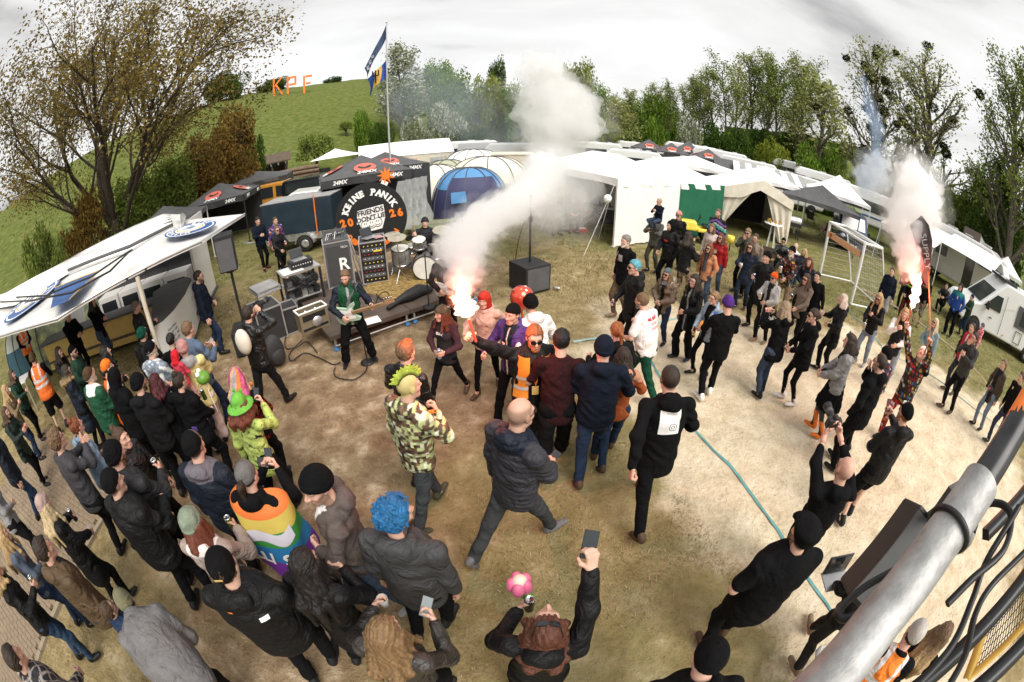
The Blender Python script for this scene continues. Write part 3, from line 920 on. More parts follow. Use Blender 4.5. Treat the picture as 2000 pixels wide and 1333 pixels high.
curtain([(.02,-.2,E3+.03),(W3*.28,-.2,E3+.36),(W3*.55,-.2,P3+.02),(W3*.8,-.2,E3+.33),(W3,-.2,E3)],[(.02,-.22,E3-.42),(W3*.25,-.26,E3-.30),(W3*.5,-.26,E3+.2),(W3*.75,-.25,E3-.1),(W3,-.22,E3-.4)],'front_valance',M_cream,.03,5)
curtain([(W3*.55,-.13,P3-.1),(W3,-.13,E3)],[(W3*.86,-.13,.05),(W3,-.13,.03)],'front_flap',M_cream,.05,3)
b=MB();b.quad((W3,-.1,.02),(W3,D3,.02),(W3,D3,E3),(W3,-.1,E3));b.B('side_wall',M_cream,root)
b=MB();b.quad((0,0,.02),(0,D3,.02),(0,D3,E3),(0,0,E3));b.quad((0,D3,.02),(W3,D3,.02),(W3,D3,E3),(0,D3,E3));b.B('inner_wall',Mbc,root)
p=peakpos(1607,362,24)
gazebo('pavilion',(p.x,p.y,0),4.4,3.4,R(-38),2.2,p.z,Mg,'charcoal pavilion with clear windows between the cream tent and the blue van',mleg=Mk,val=.20,walls=((3,Mbc,.02),))
p=peakpos(1500,322,27)
p2=peakpos(1495,338,26)
gazebo('pavilion',(p2.x,p2.y,0),4.0,4.0,R(-30),2.5,3.25,Mwh,'white pavilion roof above the cream tent',val=.2)
p2=peakpos(1640,345,30)
gazebo('pavilion',(p2.x,p2.y,0),4.6,4.0,R(-40),2.6,p2.z+.1,Mwh,'white cloth pavilion behind the charcoal pavilion',val=.2,legs=True)
p2=peakpos(1358,303,26)
gazebo('pavilion',(p2.x,p2.y,0),5.2,4.0,R(-20),2.45,3.0,Mwh,'flat white pavilion roof in front of the far black gazebos',val=.2)
p=peakpos(655,300,41)
gazebo('pavilion',(p.x,p.y,0),4.6,4.0,R(20),2.3,3.1,Mwh,'white pavilion with a black red gold flag hung at its side',mleg=Mwd,val=.0)
FR_=empty('national_flag',atd(630,345,38.6),R(20),'black red gold flag hanging under the white pavilion','flag')
for i,(cn,cc)in enumerate((('gold',(.75,.5,.04)),('red',(.5,.02,.02)),('black',(.01,.01,.01)))):
 b=MB();b.smooth=True
 vs=[(x*.22-.8,.05*sin(x*1.3),-.55+(i+t)*.42)for t in(0,1)for x in rg(8)]
 b.add(vs,[(x,x+1,x+9,x+8)for x in rg(7)]);b.B('stripe',mat('flag_'+cn,cc,.8),FR_)
p=atd(790,300,37)
root=empty('long_tent',(p.x,p.y,0),R(20),'long white frame tent with clear windows behind the flagpole','tent')
b=MB()
Lh,Wh=3.9,2.0
b.prism([(-Lh,-Wh,1.9),(-Lh,0,3.05),(-Lh,Wh,1.9)],(2*Lh,0,0));b.B('roof',Mwh,root)
b=MB();b.box((0,0,.96),(2*Lh-.1,2*Wh-.1,1.86));b.B('wall',M_cream,root)
for k in rg(3):
 b=MB();b.box((-2.4+k*2.4,-Wh-.0,1.15),(.95,.12,.8));b.B('window',M_pane,root)
 b=MB();b.box((-2.4+k*2.4+.75,-Wh,1.15),(.06,.13,.9));b.B('window_tie',Mor if k==1 else M_beige,root)
p=atd(533,335,43);zz=gz(p.x,p.y)
root=empty('timber_shed',(p.x,p.y,max(zz,.6)),R(30),'open dark timber stall with bunting under a gabled roof','shed')
for(x,y)in((-1.5,-1),(1.5,-1),(-1.5,1),(1.5,1),(0,-1)):
 b=MB();b.box((x,y,1.1),(.14,.14,2.2));b.B('post',Mdw,root)
b=MB();b.prism([(-1.9,-1.4,2.15),(-1.9,0,2.95),(-1.9,1.4,2.15),(-1.9,1.4,2.03),(-1.9,0,2.83),(-1.9,-1.4,2.03)],(3.8,0,0));b.B('roof',Mdw,root)
b=MB();b.box((1.3,0,1.2),(.06,2,2.0));b.box((0,1,1.1),(2.9,.06,2.0));b.B('wall',Mdw,root)
b=MB();b.box((0,-1.05,.95),(3.0,.4,.08));b.box((0,-1,.5),(2.8,.05,.8));b.B('counter',Mwd,root)
for k in rg(8):
 b=MB();b.prism([(-1.3+k*.36,-1.15,2.0),(-1.02+k*.36,-1.15,2.0),(-1.16+k*.36,-1.15,1.72)],(0,.01,0));b.B('bunting',Mw if k%2 else Mg,root)
p=atd(585,352,37);
root=empty('log_stack',(p.x,p.y,.9),R(24),'stack of brown logs on a trailer bed by the white pavilion','log stack')
b=MB();b.box((0,0,-.15),(3.6,1.3,.16));
for x in(-1.3,1.3):b.box((x,0,-.5),(.5,1.2,.6))
b.B('trailer_bed',Mk,root)
for j in rg(4):
 for i in rg(3):
  b=MB();y=-.4+i*.4+(.1 if j%2 else 0);z=.12+j*.31
  b.tube([(-1.75,y,z),(0,y+.02,z+.02),(1.75,y,z-.02)],[.16,.165,.15],10);b.B('log',M_log,root)
#  dome and tunnel tents
def dome_tent(name,c,w,d,h,rz,mats,label,ribs=5,door=None):
 root=empty(name,c,rz,label,'tent')
 n,m=20,10
 def P(u,v):
  a=u*2*pi;t=v*pi/2
  sx=copysign(abs(cos(a))**.75,cos(a));sy=copysign(abs(sin(a))**.75,sin(a))
  return(w/2*sx*cos(t)**.7,d/2*sy*cos(t)**.7,h*sin(t)**.9)
 for part,(v0,v1,mm)in mats.items():
  b=MB();b.smooth=True
  vs=[P(i/n,v0+(v1-v0)*j/m)for j in rg(m+1)for i in rg(n)]
  b.add(vs,[(j*n+i,j*n+(i+1)%n,(j+1)*n+(i+1)%n,(j+1)*n+i)for j in rg(m)for i in rg(n)])
  b.B(part,mm,root)
 for k in rg(ribs):
  u=k/ribs/2+.06
  b=MB()
  pts=[Vector(P(u,j/8))*1.012 for j in rg(9)]+[Vector(P(u+.5,1-j/8))*1.012 for j in rg(1,9)]
  b.tube(pts,.02,5);b.B('pole',Mg,root)
 if door:
  b=MB();b.smooth=True
  u0,u1,v1=door
  vs=[Vector(P(u0+(u1-u0)*i/6,v1*j/5))*1.02 for j in rg(6)for i in rg(7)]
  b.add(vs,[(j*7+i,j*7+i+1,(j+1)*7+i+1,(j+1)*7+i)for j in rg(5)for i in rg(6)])
  b.B('door',mats_door,root)
 return root
M_tblue=mat('sky_blue_tent',(.085,.24,.47),.55,var=.12,scale=3,bump=.3,bscale=5)
M_tnavy=mat('navy_tent',(.035,.038,.10),.6,var=.15,scale=3,bump=.3,bscale=5)
M_tsage=mat('sage_tent',(.36,.37,.27),.7,var=.12,scale=3,bump=.3,bscale=5)
M_tcream=mat('cream_tent',(.66,.63,.54),.7,var=.08,scale=3,bump=.3,bscale=5)
M_tlime=mat('lime_tent',(.24,.30,.12),.7,var=.12,scale=3)
M_tgrey=mat('pale_tent',(.40,.42,.40),.6,var=.12)
mats_door=M_tnavy
c=(at(858,441)+at(958,438))/2+Vector((.1,1.4,0))
blue_tent=dome_tent('dome_tent',c,3.3,3.0,2.15,R(12),{'fly_sheet':(.42,1,M_tblue),'inner_wall':(0,.42,M_tnavy)},'blue dome tent with a navy front wall left of the subwoofer',6,door=(.64,.86,.62))
b=MB();b.quad((-.9,-1.56,1.35),(-.35,-1.56,1.38),(-.3,-1.62,.95),(-.9,-1.62,.92));b.B('vent_flap',M_tblue,blue_tent)
p=atd(868,380,22);dome_tent('dome_tent',(p.x-.5,p.y,0),3.6,3.0,2.0,R(30),{'fly_sheet':(0,1,M_tcream)},'cream dome tent left behind the blue dome tent',5)
p=atd(955,350,23);dome_tent('dome_tent',(p.x,p.y,0),4.8,3.4,2.25,R(-10),{'fly_sheet':(.25,1,M_tcream),'skirt':(0,.25,M_tsage)},'large cream tunnel tent right behind the blue dome tent',5)
p=atd(872,335,25);dome_tent('dome_tent',(p.x,p.y,0),3.4,2.6,2.0,R(15),{'fly_sheet':(.2,1,M_tsage),'skirt':(0,.2,M_tlime)},'sage green dome tent between the cream tents',4)
p=atd(925,322,28);dome_tent('dome_tent',(p.x,p.y,0),4.6,3.0,2.4,R(0),{'fly_sheet':(0,1,Mwh)},'white arched awning tent in front of the caravans',6)
p=atd(15,540,17);dome_tent('dome_tent',(p.x,p.y,max(0,gz(p.x,p.y))),2.4,1.8,1.8,R(60),{'fly_sheet':(.35,1,M_tgrey),'skirt':(0,.35,mat('teal_tent',(.03,.09,.13),.6))},'small teal and grey tent at the left picture edge',4)
p=atd(320,408,18);gazebo('pavilion',(p.x,p.y,0),3.2,3.2,R(30),2.3,2.95,Mg,'grey pavilion top peeking above the right end of the trailer roof',val=.2)
p=atd(92,500,15.5);dome_tent('dome_tent',(p.x,p.y,0),3.6,2.6,2.6,R(40),{'fly_sheet':(.0,1,mat('splatter_print_tent',(.10,.12,.14),.6,color2=(.5,.55,.25),scale=4))},'colourful printed tent behind the left end of the trailer roof',4)
p=atd(130,480,17);dome_tent('dome_tent',(p.x,p.y,0),3.2,2.6,2.2,R(40),{'fly_sheet':(0,1,Mlg)},'taupe tent behind the middle of the trailer roof',4)
p=atd(1668,383,33);dome_tent('dome_tent',(p.x,p.y,0),2.8,2.4,2.0,R(0),{'fly_sheet':(0,1,M_tlime)},'lime green tent between the white pavilions',4)
#  vehicles
Mcw=mat('white_car_paint',(.72,.72,.71),.25,var=.03,coat=.5)
M_car_blue=mat('navy_car_paint',(.035,.055,.115),.28,var=.12,coat=.5)
M_car_black=mat('black_car_paint',(.012,.012,.014),.2,var=.1,coat=.5)
M_car_orange=mat('amber_car_paint',(.60,.27,.04),.35,var=.12,coat=.3)
M_car_grey=mat('silver_car_paint',(.34,.35,.36),.3,.3,var=.05,coat=.4)
M_blindw=mat('silver_sunblind',(.82,.82,.82),.5,var=.03)
def wheel(root,x,y,r=.33,w=.22):
 o=empty_wheel=None
 b=MB();M=Tr((x,y,r))@Ro(R(90),4,'X')
 b.lathe([(r*.62,-w/2),(r*.95,-w/2),(r,-w*.35),(r,w*.35),(r*.95,w/2),(r*.62,w/2)],20,M)
 t=b.B('tyre',Mru,root)
 b=MB();b.lathe([(.02,-w*.30),(r*.3,-w*.38),(r*.62,-w*.30),(r*.62,w*.3),(r*.3,w*.38),(.02,w*.3)],20,M)
 b.B('rim',Mal,t)
 return t
def vehicle(name,c,rz,prof,width,paint,label,wheels,windows,front=None,lower=None,cat='van',group=None,tumble=.06,extras=None,bevel=.06):
 root=empty(name,c,rz,label,cat,group)
 b=MB();n=len(prof)
 zt=max(p[1]for p in prof);zb=min(p[1]for p in prof)
 def hw(z):return width/2-tumble*max(0,(z-zb)/(zt-zb)-.45)*1.8
 vs=[V(x,-hw(z),z)for(x,z)in prof]+[V(x,hw(z),z)for(x,z)in prof]
 b.add(vs,[tuple(rg(n)),tuple(rg(2*n-1,n-1,-1))]+[(i,n+i,n+(i+1)%n,(i+1)%n)for i in rg(n)])
 b.B('body',paint,root,bevel=bevel)
 for(poly,sides)in windows:
  for s in sides:
   b=MB();ps=[V(x,s*(hw(z)+.008),z)for(x,z)in poly]
   b.prism(ps,(0,s*.012,0));b.B('window',Mgl,root)
 for(nm,poly,m)in(front or[]):
  b=MB();ps=[V(*q)for q in poly]
  nrm=(ps[1]-ps[0]).cross(ps[2]-ps[0]).normalized()
  b.prism([q+nrm*.012 for q in ps],nrm*.02);b.B(nm,m,root)
 for(x,r)in wheels:
  for s in(-1,1):wheel(root,x,s*(width/2-.1),r)
  for s in(-1,1):
   b=MB();pts=[(x+(r+.10)*cos(t),s*(width/2+.004),r+(r+.10)*sin(t))for t in lsp(0,pi,12)]
   b.prism(pts,(0,-s*.03,0));b.B('wheel_arch',Mru,root)
 if extras:extras(root)
 return root
def dirz(px0,px1,d0,d1):
 a=atd(*px0,d0);b=atd(*px1,d1);return atan2(b.y-a.y,b.x-a.x)
VANP=[(-2.4,.35),(2.05,.32),(2.42,.45),(2.45,.78),(2.3,1.02),(1.55,1.18),(.85,1.86),(.5,1.97),(-2.35,1.97),(-2.45,1.6)]
def van_extra(root):
 for s in(-1,1):
  b=MB();b.ball((2.40,s*.70,.82),(.08,.17,.12),10,6);b.B('headlight',M_lamp,root)
  b=MB();b.box((1.25,s*1.05,1.15),(.1,.18,.2));b.B('wing_mirror',Mk,root)
 b=MB();b.box((2.44,0,.42),(.12,1.8,.26));b.B('bumper',Mg,root,bevel=.03)
 b=MB()
 for k in rg(3):b.box((2.465,0,.68+k*.07),(.02,1.0,.04))
 b.B('grille',Mk,root)
 b=MB();b.box((2.51,0,.44),(.012,.5,.11));b.B('number_plate',Mw,root)
def wsc(w=.78):
 return[('windscreen',[(1.52,-w,1.21),(1.52,w,1.21),(.90,w*.92,1.84),(.90,-w*.92,1.84)],M_blindw)]
p=at(1668,497);p=Vector((p.x,p.y,0))+V(1.2,1.9,0)
vehicle('parked_van',p,R(-128),VANP,1.9,M_car_blue,'navy blue van with a silver sunblind behind the goal',[(1.6,.34),(-1.55,.34)],[([(1.35,1.2),(.8,1.74),(.3,1.78),(.3,1.2)],(-1,1)),([(.15,1.2),(.15,1.78),(-2.2,1.78),(-2.2,1.2)],(-1,1))],wsc(),extras=van_extra)
A=at(508,490);B=at(652,482)
a=atd(508,405,16.4);bb=atd(645,386,15.2)
root=empty('box_trailer',(a.x,a.y,0),atan2(bb.y-a.y,bb.x-a.x),'dark blue tarpaulin trailer with a single wheel showing behind the stage','trailer')
Lt=hypot(bb.x-a.x,bb.y-a.y)
b=MB();b.box((Lt/2,.75,1.30),(Lt,1.5,1.24));b.B('tarpaulin',M_navy,root,bevel=.04)
b=MB();b.box((Lt/2,.75,1.945),(Lt+.02,1.52,.03));b.B('tarpaulin_top',Mlg,root)
b=MB();b.box((Lt/2,.75,.56),(Lt,1.46,.30));b.B('sideboard',Mst,root)
b=MB();b.tube([(0,.75,.42),(-.9,.75,.40),(-1.35,.75,.42)],.04,8);b.tube([(.2,.2,.42),(-.8,.72,.40)],.03,6);b.tube([(.2,1.3,.42),(-.8,.78,.40)],.03,6)
b.box((-1.4,.75,.45),(.2,.08,.1));b.B('drawbar',Mst,root)
b=MB();b.tube([(-.7,.62,.7),(-.7,.62,.16)],.025,6);M=Tr((-.7,.62,.12))@Ro(R(90),4,'X');b.lathe([(.03,-.03),(.1,-.03),(.1,.03),(.03,.03)],12,M);b.B('jockey_wheel',Mru,root)
wheel(root,Lt*.60,-.06,.30,.18)
b=MB();xc=Lt*.60
pts=[(xc+.40*cos(t),-.16,.30+.38*sin(t))for t in lsp(.05,pi-.05,10)]
pin=[(xc+.36*cos(t),-.16,.30+.34*sin(t))for t in lsp(pi-.05,.05,10)]
b.prism(pts+pin,(0,.26,0));b.B('mudguard',Mst,root)
b=MB();b.box((Lt*.78,-.02,1.3),(.04,.012,1.5));b.B('strap',Mor,root)
for k in rg(9):
 b=MB();x=.15+k*(Lt-.3)/8;b.tube([(x,-.02,.70),(x+.12,-.03,.62),(x+.24,-.02,.70)],.008,4);b.B('tarp_cord',Mk,root)
p=atd(545,395,27.0);vehicle('parked_van',(p.x,p.y,0),dirz((495,385),(565,375),21,20.3),[(-2.1,.4),(2.0,.4),(2.15,.95),(1.35,1.1),(.95,1.85),(.7,1.98),(-2.0,1.98),(-2.15,1.2)],1.75,M_car_orange,'amber old van showing its roof behind the dark trailer',[(1.3,.32),(-1.3,.32)],[([(1.15,1.15),(.85,1.75),(.2,1.8),(.2,1.15)],(-1,1)),([(.0,1.15),(.0,1.8),(-1.8,1.8),(-1.8,1.15)],(-1,1))],[('windscreen',[(1.33,-.7,1.14),(1.33,.7,1.14),(.98,.66,1.8),(.98,-.66,1.8)],M_pane)])
CARP=[(-2.1,.3),(2.0,.28),(2.15,.55),(2.0,.78),(1.05,.95),(.35,1.42),(-.9,1.48),(-1.85,1.0),(-2.15,.95),(-2.2,.55)]
def car(c,rz,paint,label,group=None,s=1):
 return vehicle('parked_car',c,rz,CARP,1.75,paint,label,[(1.35,.31),(-1.3,.31)],[([(.85,.98),(.30,1.36),(-.1,1.38),(-.1,.98)],(-1,1)),([(-.2,.98),(-.2,1.38),(-.85,1.40),(-1.5,1.0)],(-1,1))],[('windscreen',[(1.0,-.68,1.0),(1.0,.68,1.0),(.42,.6,1.38),(.42,-.6,1.38)],Mgl),('rear_window',[(-.98,-.6,1.44),(-.98,.6,1.44),(-1.75,.66,1.06),(-1.75,-.66,1.06)],Mgl)],cat='car',group=group)
p=atd(612,392,21.5);car((p.x,p.y,.2),R(15),Mcw,'white car with an arched roof between the trailer and the black gazebo')
p=atd(632,355,26);vehicle('parked_van',(p.x,p.y,0),R(12),VANP,1.9,M_car_black,'black van left of the printed gazebo peak',[(1.6,.34),(-1.55,.34)],[([(1.35,1.2),(.8,1.74),(.3,1.78),(.3,1.2)],(-1,1)),([(.15,1.2),(.15,1.78),(-2.2,1.78),(-2.2,1.2)],(-1,1))],[('windscreen',wsc()[0][1],Mgl)])
p=atd(690,335,30);car((p.x,p.y,0),R(10),M_car_grey,'silver car hidden behind the printed gazebo by the long tent')
def caravan(c,rz,L_,W_,H_,paint,label,stripe=None,group=None,name='caravan',cat='caravan',win=Mgl):
 prof=[(-L_/2,.45),(L_/2,.45),(L_/2+.18,.9),(L_/2+.05,H_-.5),(L_/2-.45,H_),(-L_/2+.3,H_),(-L_/2-.08,H_-.4)]
 wx=[(-L_*.36,L_*.16),(-.1,L_*.2),(L_*.34,L_*.12)]
 wins=[([(x-w,H_*.48),(x+w,H_*.48),(x+w,H_*.74),(x-w,H_*.74)],(-1,1))for(x,w)in wx]
 def ex(root):
  b=MB();b.box((-.2,0,H_+.03),(.7,.7,.1));b.B('roof_hatch',M_pane,root,bevel=.02)
  b=MB();b.box((L_*.25,.2,H_+.03),(.45,.45,.1));b.B('roof_hatch',M_pane,root,bevel=.02)
  if stripe:
   for s in(-1,1):
    b=MB();b.box((0,s*(W_/2+.006),H_*.36),(L_*.96,.01,.12));b.B('stripe',stripe,root)
  b=MB();b.quad((L_/2+.16,-.8,1.15),(L_/2+.16,.8,1.15),(L_/2+.09,.8,H_*.72),(L_/2+.09,-.8,H_*.72));b.B('front_window',Mgl,root)
 return vehicle(name,c,rz,prof,W_,paint,label,[(.1,.32)]if name=='caravan' else[(L_*.33,.34),(-L_*.3,.34)],wins,None,cat=cat,group=group,extras=ex,bevel=.12,tumble=.03)
GCV='caravans and motorhomes parked behind the tents'
p=atd(925,305,41);caravan((p.x,p.y,0),R(4),5.0,2.2,2.6,Mcw,'white caravan with a grey awning left of the smoke column',Mlg,GCV)
p=atd(955,305,37.5)
root=empty('caravan_awning',(p.x,p.y,0),R(4),'dark awning with white lattice windows on the caravan left of the smoke','awning')
b=MB();b.prism([(-2.6,1,2.35),(-2.6,-1.2,1.9),(-2.6,-1.2,.02),(-2.6,1,.02)],(4.6,0,0));b.B('awning_wall',Mg,root)
b=MB();b.prism([(-2.65,1.05,2.38),(-2.65,-1.25,1.92),(-2.65,-1.25,1.96),(-2.65,1.05,2.43)],(4.7,0,0));b.B('awning_roof',Mlg,root)
for k in rg(3):
 b=MB();b.box((-1.9+k*1.5,-1.21,1.2),(.9,.03,.7));w0=b.B('window',M_pane,root)
 b=MB()
 for j in rg(3):b.box((-2.2+k*1.5+j*.3,-1.235,1.2),(.03,.015,.7))
 b.box((-1.9+k*1.5,-1.235,1.2),(.9,.012,.03));b.B('lattice',Mw,w0)
p=atd(872,300,39)
def pick_extra(root):
 b=MB();b.prism([(-1.9,-.7,1.75),(-1.9,.7,1.75),(-1.9,.55,2.6),(-1.9,-.55,2.6)],(1.3,0,0));b.B('roof_tent',M_cream,root)
vehicle('pickup_truck',(p.x,p.y,0),R(0),CARP,1.8,M_car_grey,'silver pick-up truck carrying a beige roof tent',[(1.35,.36),(-1.3,.36)],[([(.85,.98),(.30,1.36),(-.1,1.38),(-.1,.98)],(-1,1))],None,cat='pick-up',extras=pick_extra)
p=atd(895,318,33);car((p.x,p.y,0),R(5),M_car_black,'black car parked before the awning caravan')
p=atd(1000,335,24.5)
root=empty('storage_box_tent',(p.x,p.y,0),R(2),'beige box-shaped canvas cabin left of the party tent','tent')
b=MB();b.box((0,0,1.15),(2.3,2.0,2.3));b.B('wall',M_beige,root,bevel=.03)
b=MB();b.box((0,0,2.32),(2.4,2.1,.06));b.B('roof',M_cream,root)
p=atd(1020,300,34);caravan((p.x,p.y,0),R(-5),5.4,2.2,2.6,Mcw,'white caravan veiled by the foot of the smoke column',None,GCV)
for k,(x,y,d,rz,L_,H_,st,lab)in enumerate([(1165,285,45,-8,5.4,2.6,None,'white caravan just right of the smoke foot'),(1215,280,52,-10,5.6,2.7,Mlg,'white motorhome behind the leftmost far black gazebo'),(1240,300,36,-12,4.6,2.4,None,'tan-roofed caravan in front of the far black gazebos'),(1352,288,46,-16,5.8,2.9,None,'white motorhome between two far black gazebo peaks'),(1408,300,43,-22,5.6,2.7,M_red,'white motorhome with a red swoosh right of the far black gazebos'),(1462,318,40,-26,5.6,2.7,None,'white motorhome under the left end of the dark hedge bush'),(1545,345,37,-30,6.0,2.9,Mg,'white motorhome with dark side windows right of the striped awning'),(1610,345,40,-34,5.6,2.7,None,'pale motorhome below the olive bush'),(1712,385,34,-42,5.8,2.9,Mbp,'white motorhome behind the navy van, half in smoke'),(1560,325,46,-32,5.6,2.8,None,'white motorhome roof farthest back beneath the green bush')]):
 p=atd(x,y,d);z_=EYE
 caravan((p.x,p.y,max(0,p.z+.3-H_)),R(rz),L_,2.25,H_,Mcw,lab,st,GCV,name='motorhome' if 'motorhome' in lab else 'caravan',cat='motorhome' if 'motorhome' in lab else 'caravan')
def awning(px,d,rz,w,dep,z0,z1,m,label,stripes=None):
 p=atd(*px,d)
 root=empty('sun_awning',(p.x,p.y,0),R(rz),label,'awning')
 n=12 if stripes else 1
 for k in rg(n):
  b=MB();x0=-w/2+w*k/n;x1=x0+w/n
  b.prism([(x0,0,z1),(x1,0,z1),(x1,-dep,z0),(x0,-dep,z0)],(0,0,.02));b.B('fabric_strip' if stripes else 'fabric',m if k%2==0 or not stripes else stripes,root)
 for s in(-1,1):
  b=MB();b.tube([(s*w/2*.97,-dep*.97,z0),(s*w/2*.97,-dep*.97,0)],.03,6);b.B('leg',Mal,root)
  b=MB();b.tube([(s*w/2*.97,-dep*.97,z0),(s*w/2*.97,0,z1-.6)],.02,6);b.B('arm',Mal,root)
 return root
awning((1500,335),31,-27,5.2,2.8,2.35,3.0,Mw,'grey and white striped awning behind the cream tent',Mlg)
awning((1437,328),32,-24,3.4,2.6,2.3,2.95,Mg,'dark grey awning left of the striped awning')
a=atd(1890,600,20.5);bdir=(at(2010,668)-at(1905,607))
MHP=[(-6.3,.42),(.55,.40),(.95,.55),(1.0,.95),(.75,1.22),(-.15,1.42),(-1.05,2.25),(-1.6,2.72),(-6.2,2.80),(-6.4,2.4)]
def mh_extra(root):
 for s in(-1,1):
  b=MB();b.ball((.84,s*.78,.98),(.16,.2,.12),12,6);b.B('headlight',M_lamp,root)
  b=MB();b.box((-.55,s*1.2,1.5),(.14,.2,.34));b.B('wing_mirror',Mk,root,bevel=.03)
  for(x,z,w,h,nm,m)in((-3.6,1.72,1.1,.62,'side_window',Mgl),(-5.4,1.72,.9,.62,'side_window',Mgl)):
   b=MB();b.box((x,s*1.095,z),(w+.7,.02,h+.34));f=b.B('window_surround',Mg,root,bevel=.005)
   b=MB();b.box((x,s*1.11,z),(w,.03,h));b.B(nm,m,f,bevel=.005)
  for(x,z,w,h)in((-3.2,.85,.5,.5),(-4.6,.8,.62,.42)):
   b=MB()
   t=.03
   b.box((x,s*1.108,z+h/2),(w,.02,t));b.box((x,s*1.108,z-h/2),(w,.02,t));b.box((x-w/2,s*1.108,z),(t,.02,h));b.box((x+w/2,s*1.108,z),(t,.02,h))
   b.B('service_hatch',Mg,root)
  b=MB();b.box((-2.1,s*1.105,.62),(.10,.01,.05));b.B('side_marker',Mor,root)
  b=MB();b.box((-1.75,s*1.105,1.4),(.02,.012,1.7));b.B('door_seam',Mg,root)
  b=MB();b.box((-.95,s*1.105,1.05),(.18,.02,.04));b.B('door_handle',Mk,root)
 b=MB();b.box((-1.9,0,2.80),(1.1,1.5,.12));b.B('roof_window',Mgl,root,bevel=.03)
 b=MB();b.box((.98,0,.62),(.1,1.8,.30));b.B('bumper',Mg,root,bevel=.03)
mh=vehicle('motorhome',(a.x,a.y,0),atan2(-bdir.y,-bdir.x),MHP,2.15,Mcw,'white motorhome with a van cab cut by the right picture edge',[(-.05,.36),(-4.3,.36)],[([(-.35,1.42),(-1.05,2.08),(-1.5,2.1),(-1.5,1.42)],(-1,1))],[('windscreen',[(-.17,-.85,1.43),(-.17,.85,1.43),(-1.02,.8,2.2),(-1.02,-.8,2.2)],Mgl)],cat='motorhome',extras=mh_extra,bevel=.07);mh.scale=(.97,.97,.97)
p0=atd(1800,470,31);p1=atd(1962,500,29)
RVP=[(-3.9,.5),(3.6,.5),(3.9,.7),(3.95,1.4),(4.15,2.2),(3.7,3.0),(2.6,3.42),(-3.7,3.5),(-3.95,3.1)]
def rv_extra(root):
 s=-1
 b=MB();b.box((1.2,s*1.185,1.55),(.75,.02,1.95));b.B('door',Mgl,root)
 for x in(-2.6,-1.2):
  b=MB();b.box((x,s*1.19,1.9),(.95,.03,.6));b.B('window',Mgl,root,bevel=.01)
 for x in(-3.1,-1.9,-.5):
  b=MB();b.box((x,s*1.19,.95),(.8,.012,.6));b.B('locker_door',M_whitep,root,bevel=.01)
 b=MB();b.box((2.6,s*1.195,2.5),(2.4,.01,.10));b.B('stripe',Mbp,root)
 b=MB();b.box((2.8,s*1.195,2.25),(2.0,.01,.06));b.B('stripe',Mbp,root)
 b=MB();b.box((.6,0,3.62),(1.4,.12,.7),mtx=Ro(R(-18),4,'X'));b.B('roof_panel',mat('brown_panel',(.10,.075,.06),.5),root)
 for k in rg(4):
  b=MB();b.box((-2.6+k*1.5,.2,3.52),(.7,.6,.12));b.B('roof_hatch',M_pane,root,bevel=.02)
rv=vehicle('motorhome',((p0.x+p1.x)/2,(p0.y+p1.y)/2,.0),atan2(p1.y-p0.y,p1.x-p0.x),RVP,2.35,Mcw,'large white coach-built motorhome with open door behind the awnings on the right',[(2.6,.38),(-2.0,.38)],[],[('windscreen',[(3.97,-1,1.5),(3.97,1,1.5),(4.14,1,2.2),(4.14,-1,2.2)],Mgl)],cat='motorhome',extras=rv_extra,bevel=.09)
yaw=degrees(atan2(p1.y-p0.y,p1.x-p0.x))
m_=(p0+p1)/2
def awn_at(off,w,dep,z0,z1,m,label):
 d=V(cos(R(yaw)),sin(R(yaw)),0);n=V(d.y,-d.x,0)
 c=m_+d*off+n*1.2
 root=empty('sun_awning',(c.x,c.y,0),R(yaw),label,'awning')
 b=MB();b.prism([(-w/2,0,z1),(w/2,0,z1),(w/2,-dep,z0),(-w/2,-dep,z0)],(0,0,.02));b.B('fabric',m,root)
 for s in(-1,1):
  b=MB();b.tube([(s*w/2*.97,-dep,z0),(s*w/2*.97,-dep+.1,0)],.04,6);b.B('leg',Mal,root)
  b=MB();b.tube([(s*w/2*.97,-dep,z0),(s*w/2*.97+.5,-dep-1.3,0)],.012,4);b.B('guy_rope',Mw,root)
awn_at(1.6,4.0,2.6,2.45,3.2,Mwh,'white motorhome awning over the open door on the right')
awn_at(-2.6,4.2,3.4,2.0,3.0,Mwh,'low white canopy left of the open motorhome door')
p=atd(1975,470,34);gazebo('pavilion',(p.x,p.y,0),3.0,3.0,R(-60),2.6,3.6,Mwh,'white pavilion peak behind the large right-hand motorhome',val=.25)
p=atd(1915,470,36);gazebo('pavilion',(p.x,p.y,0),3.0,3.0,R(-60),2.8,3.9,Mwh,'small white pavilion tip beside the brown roof panel',val=.25)
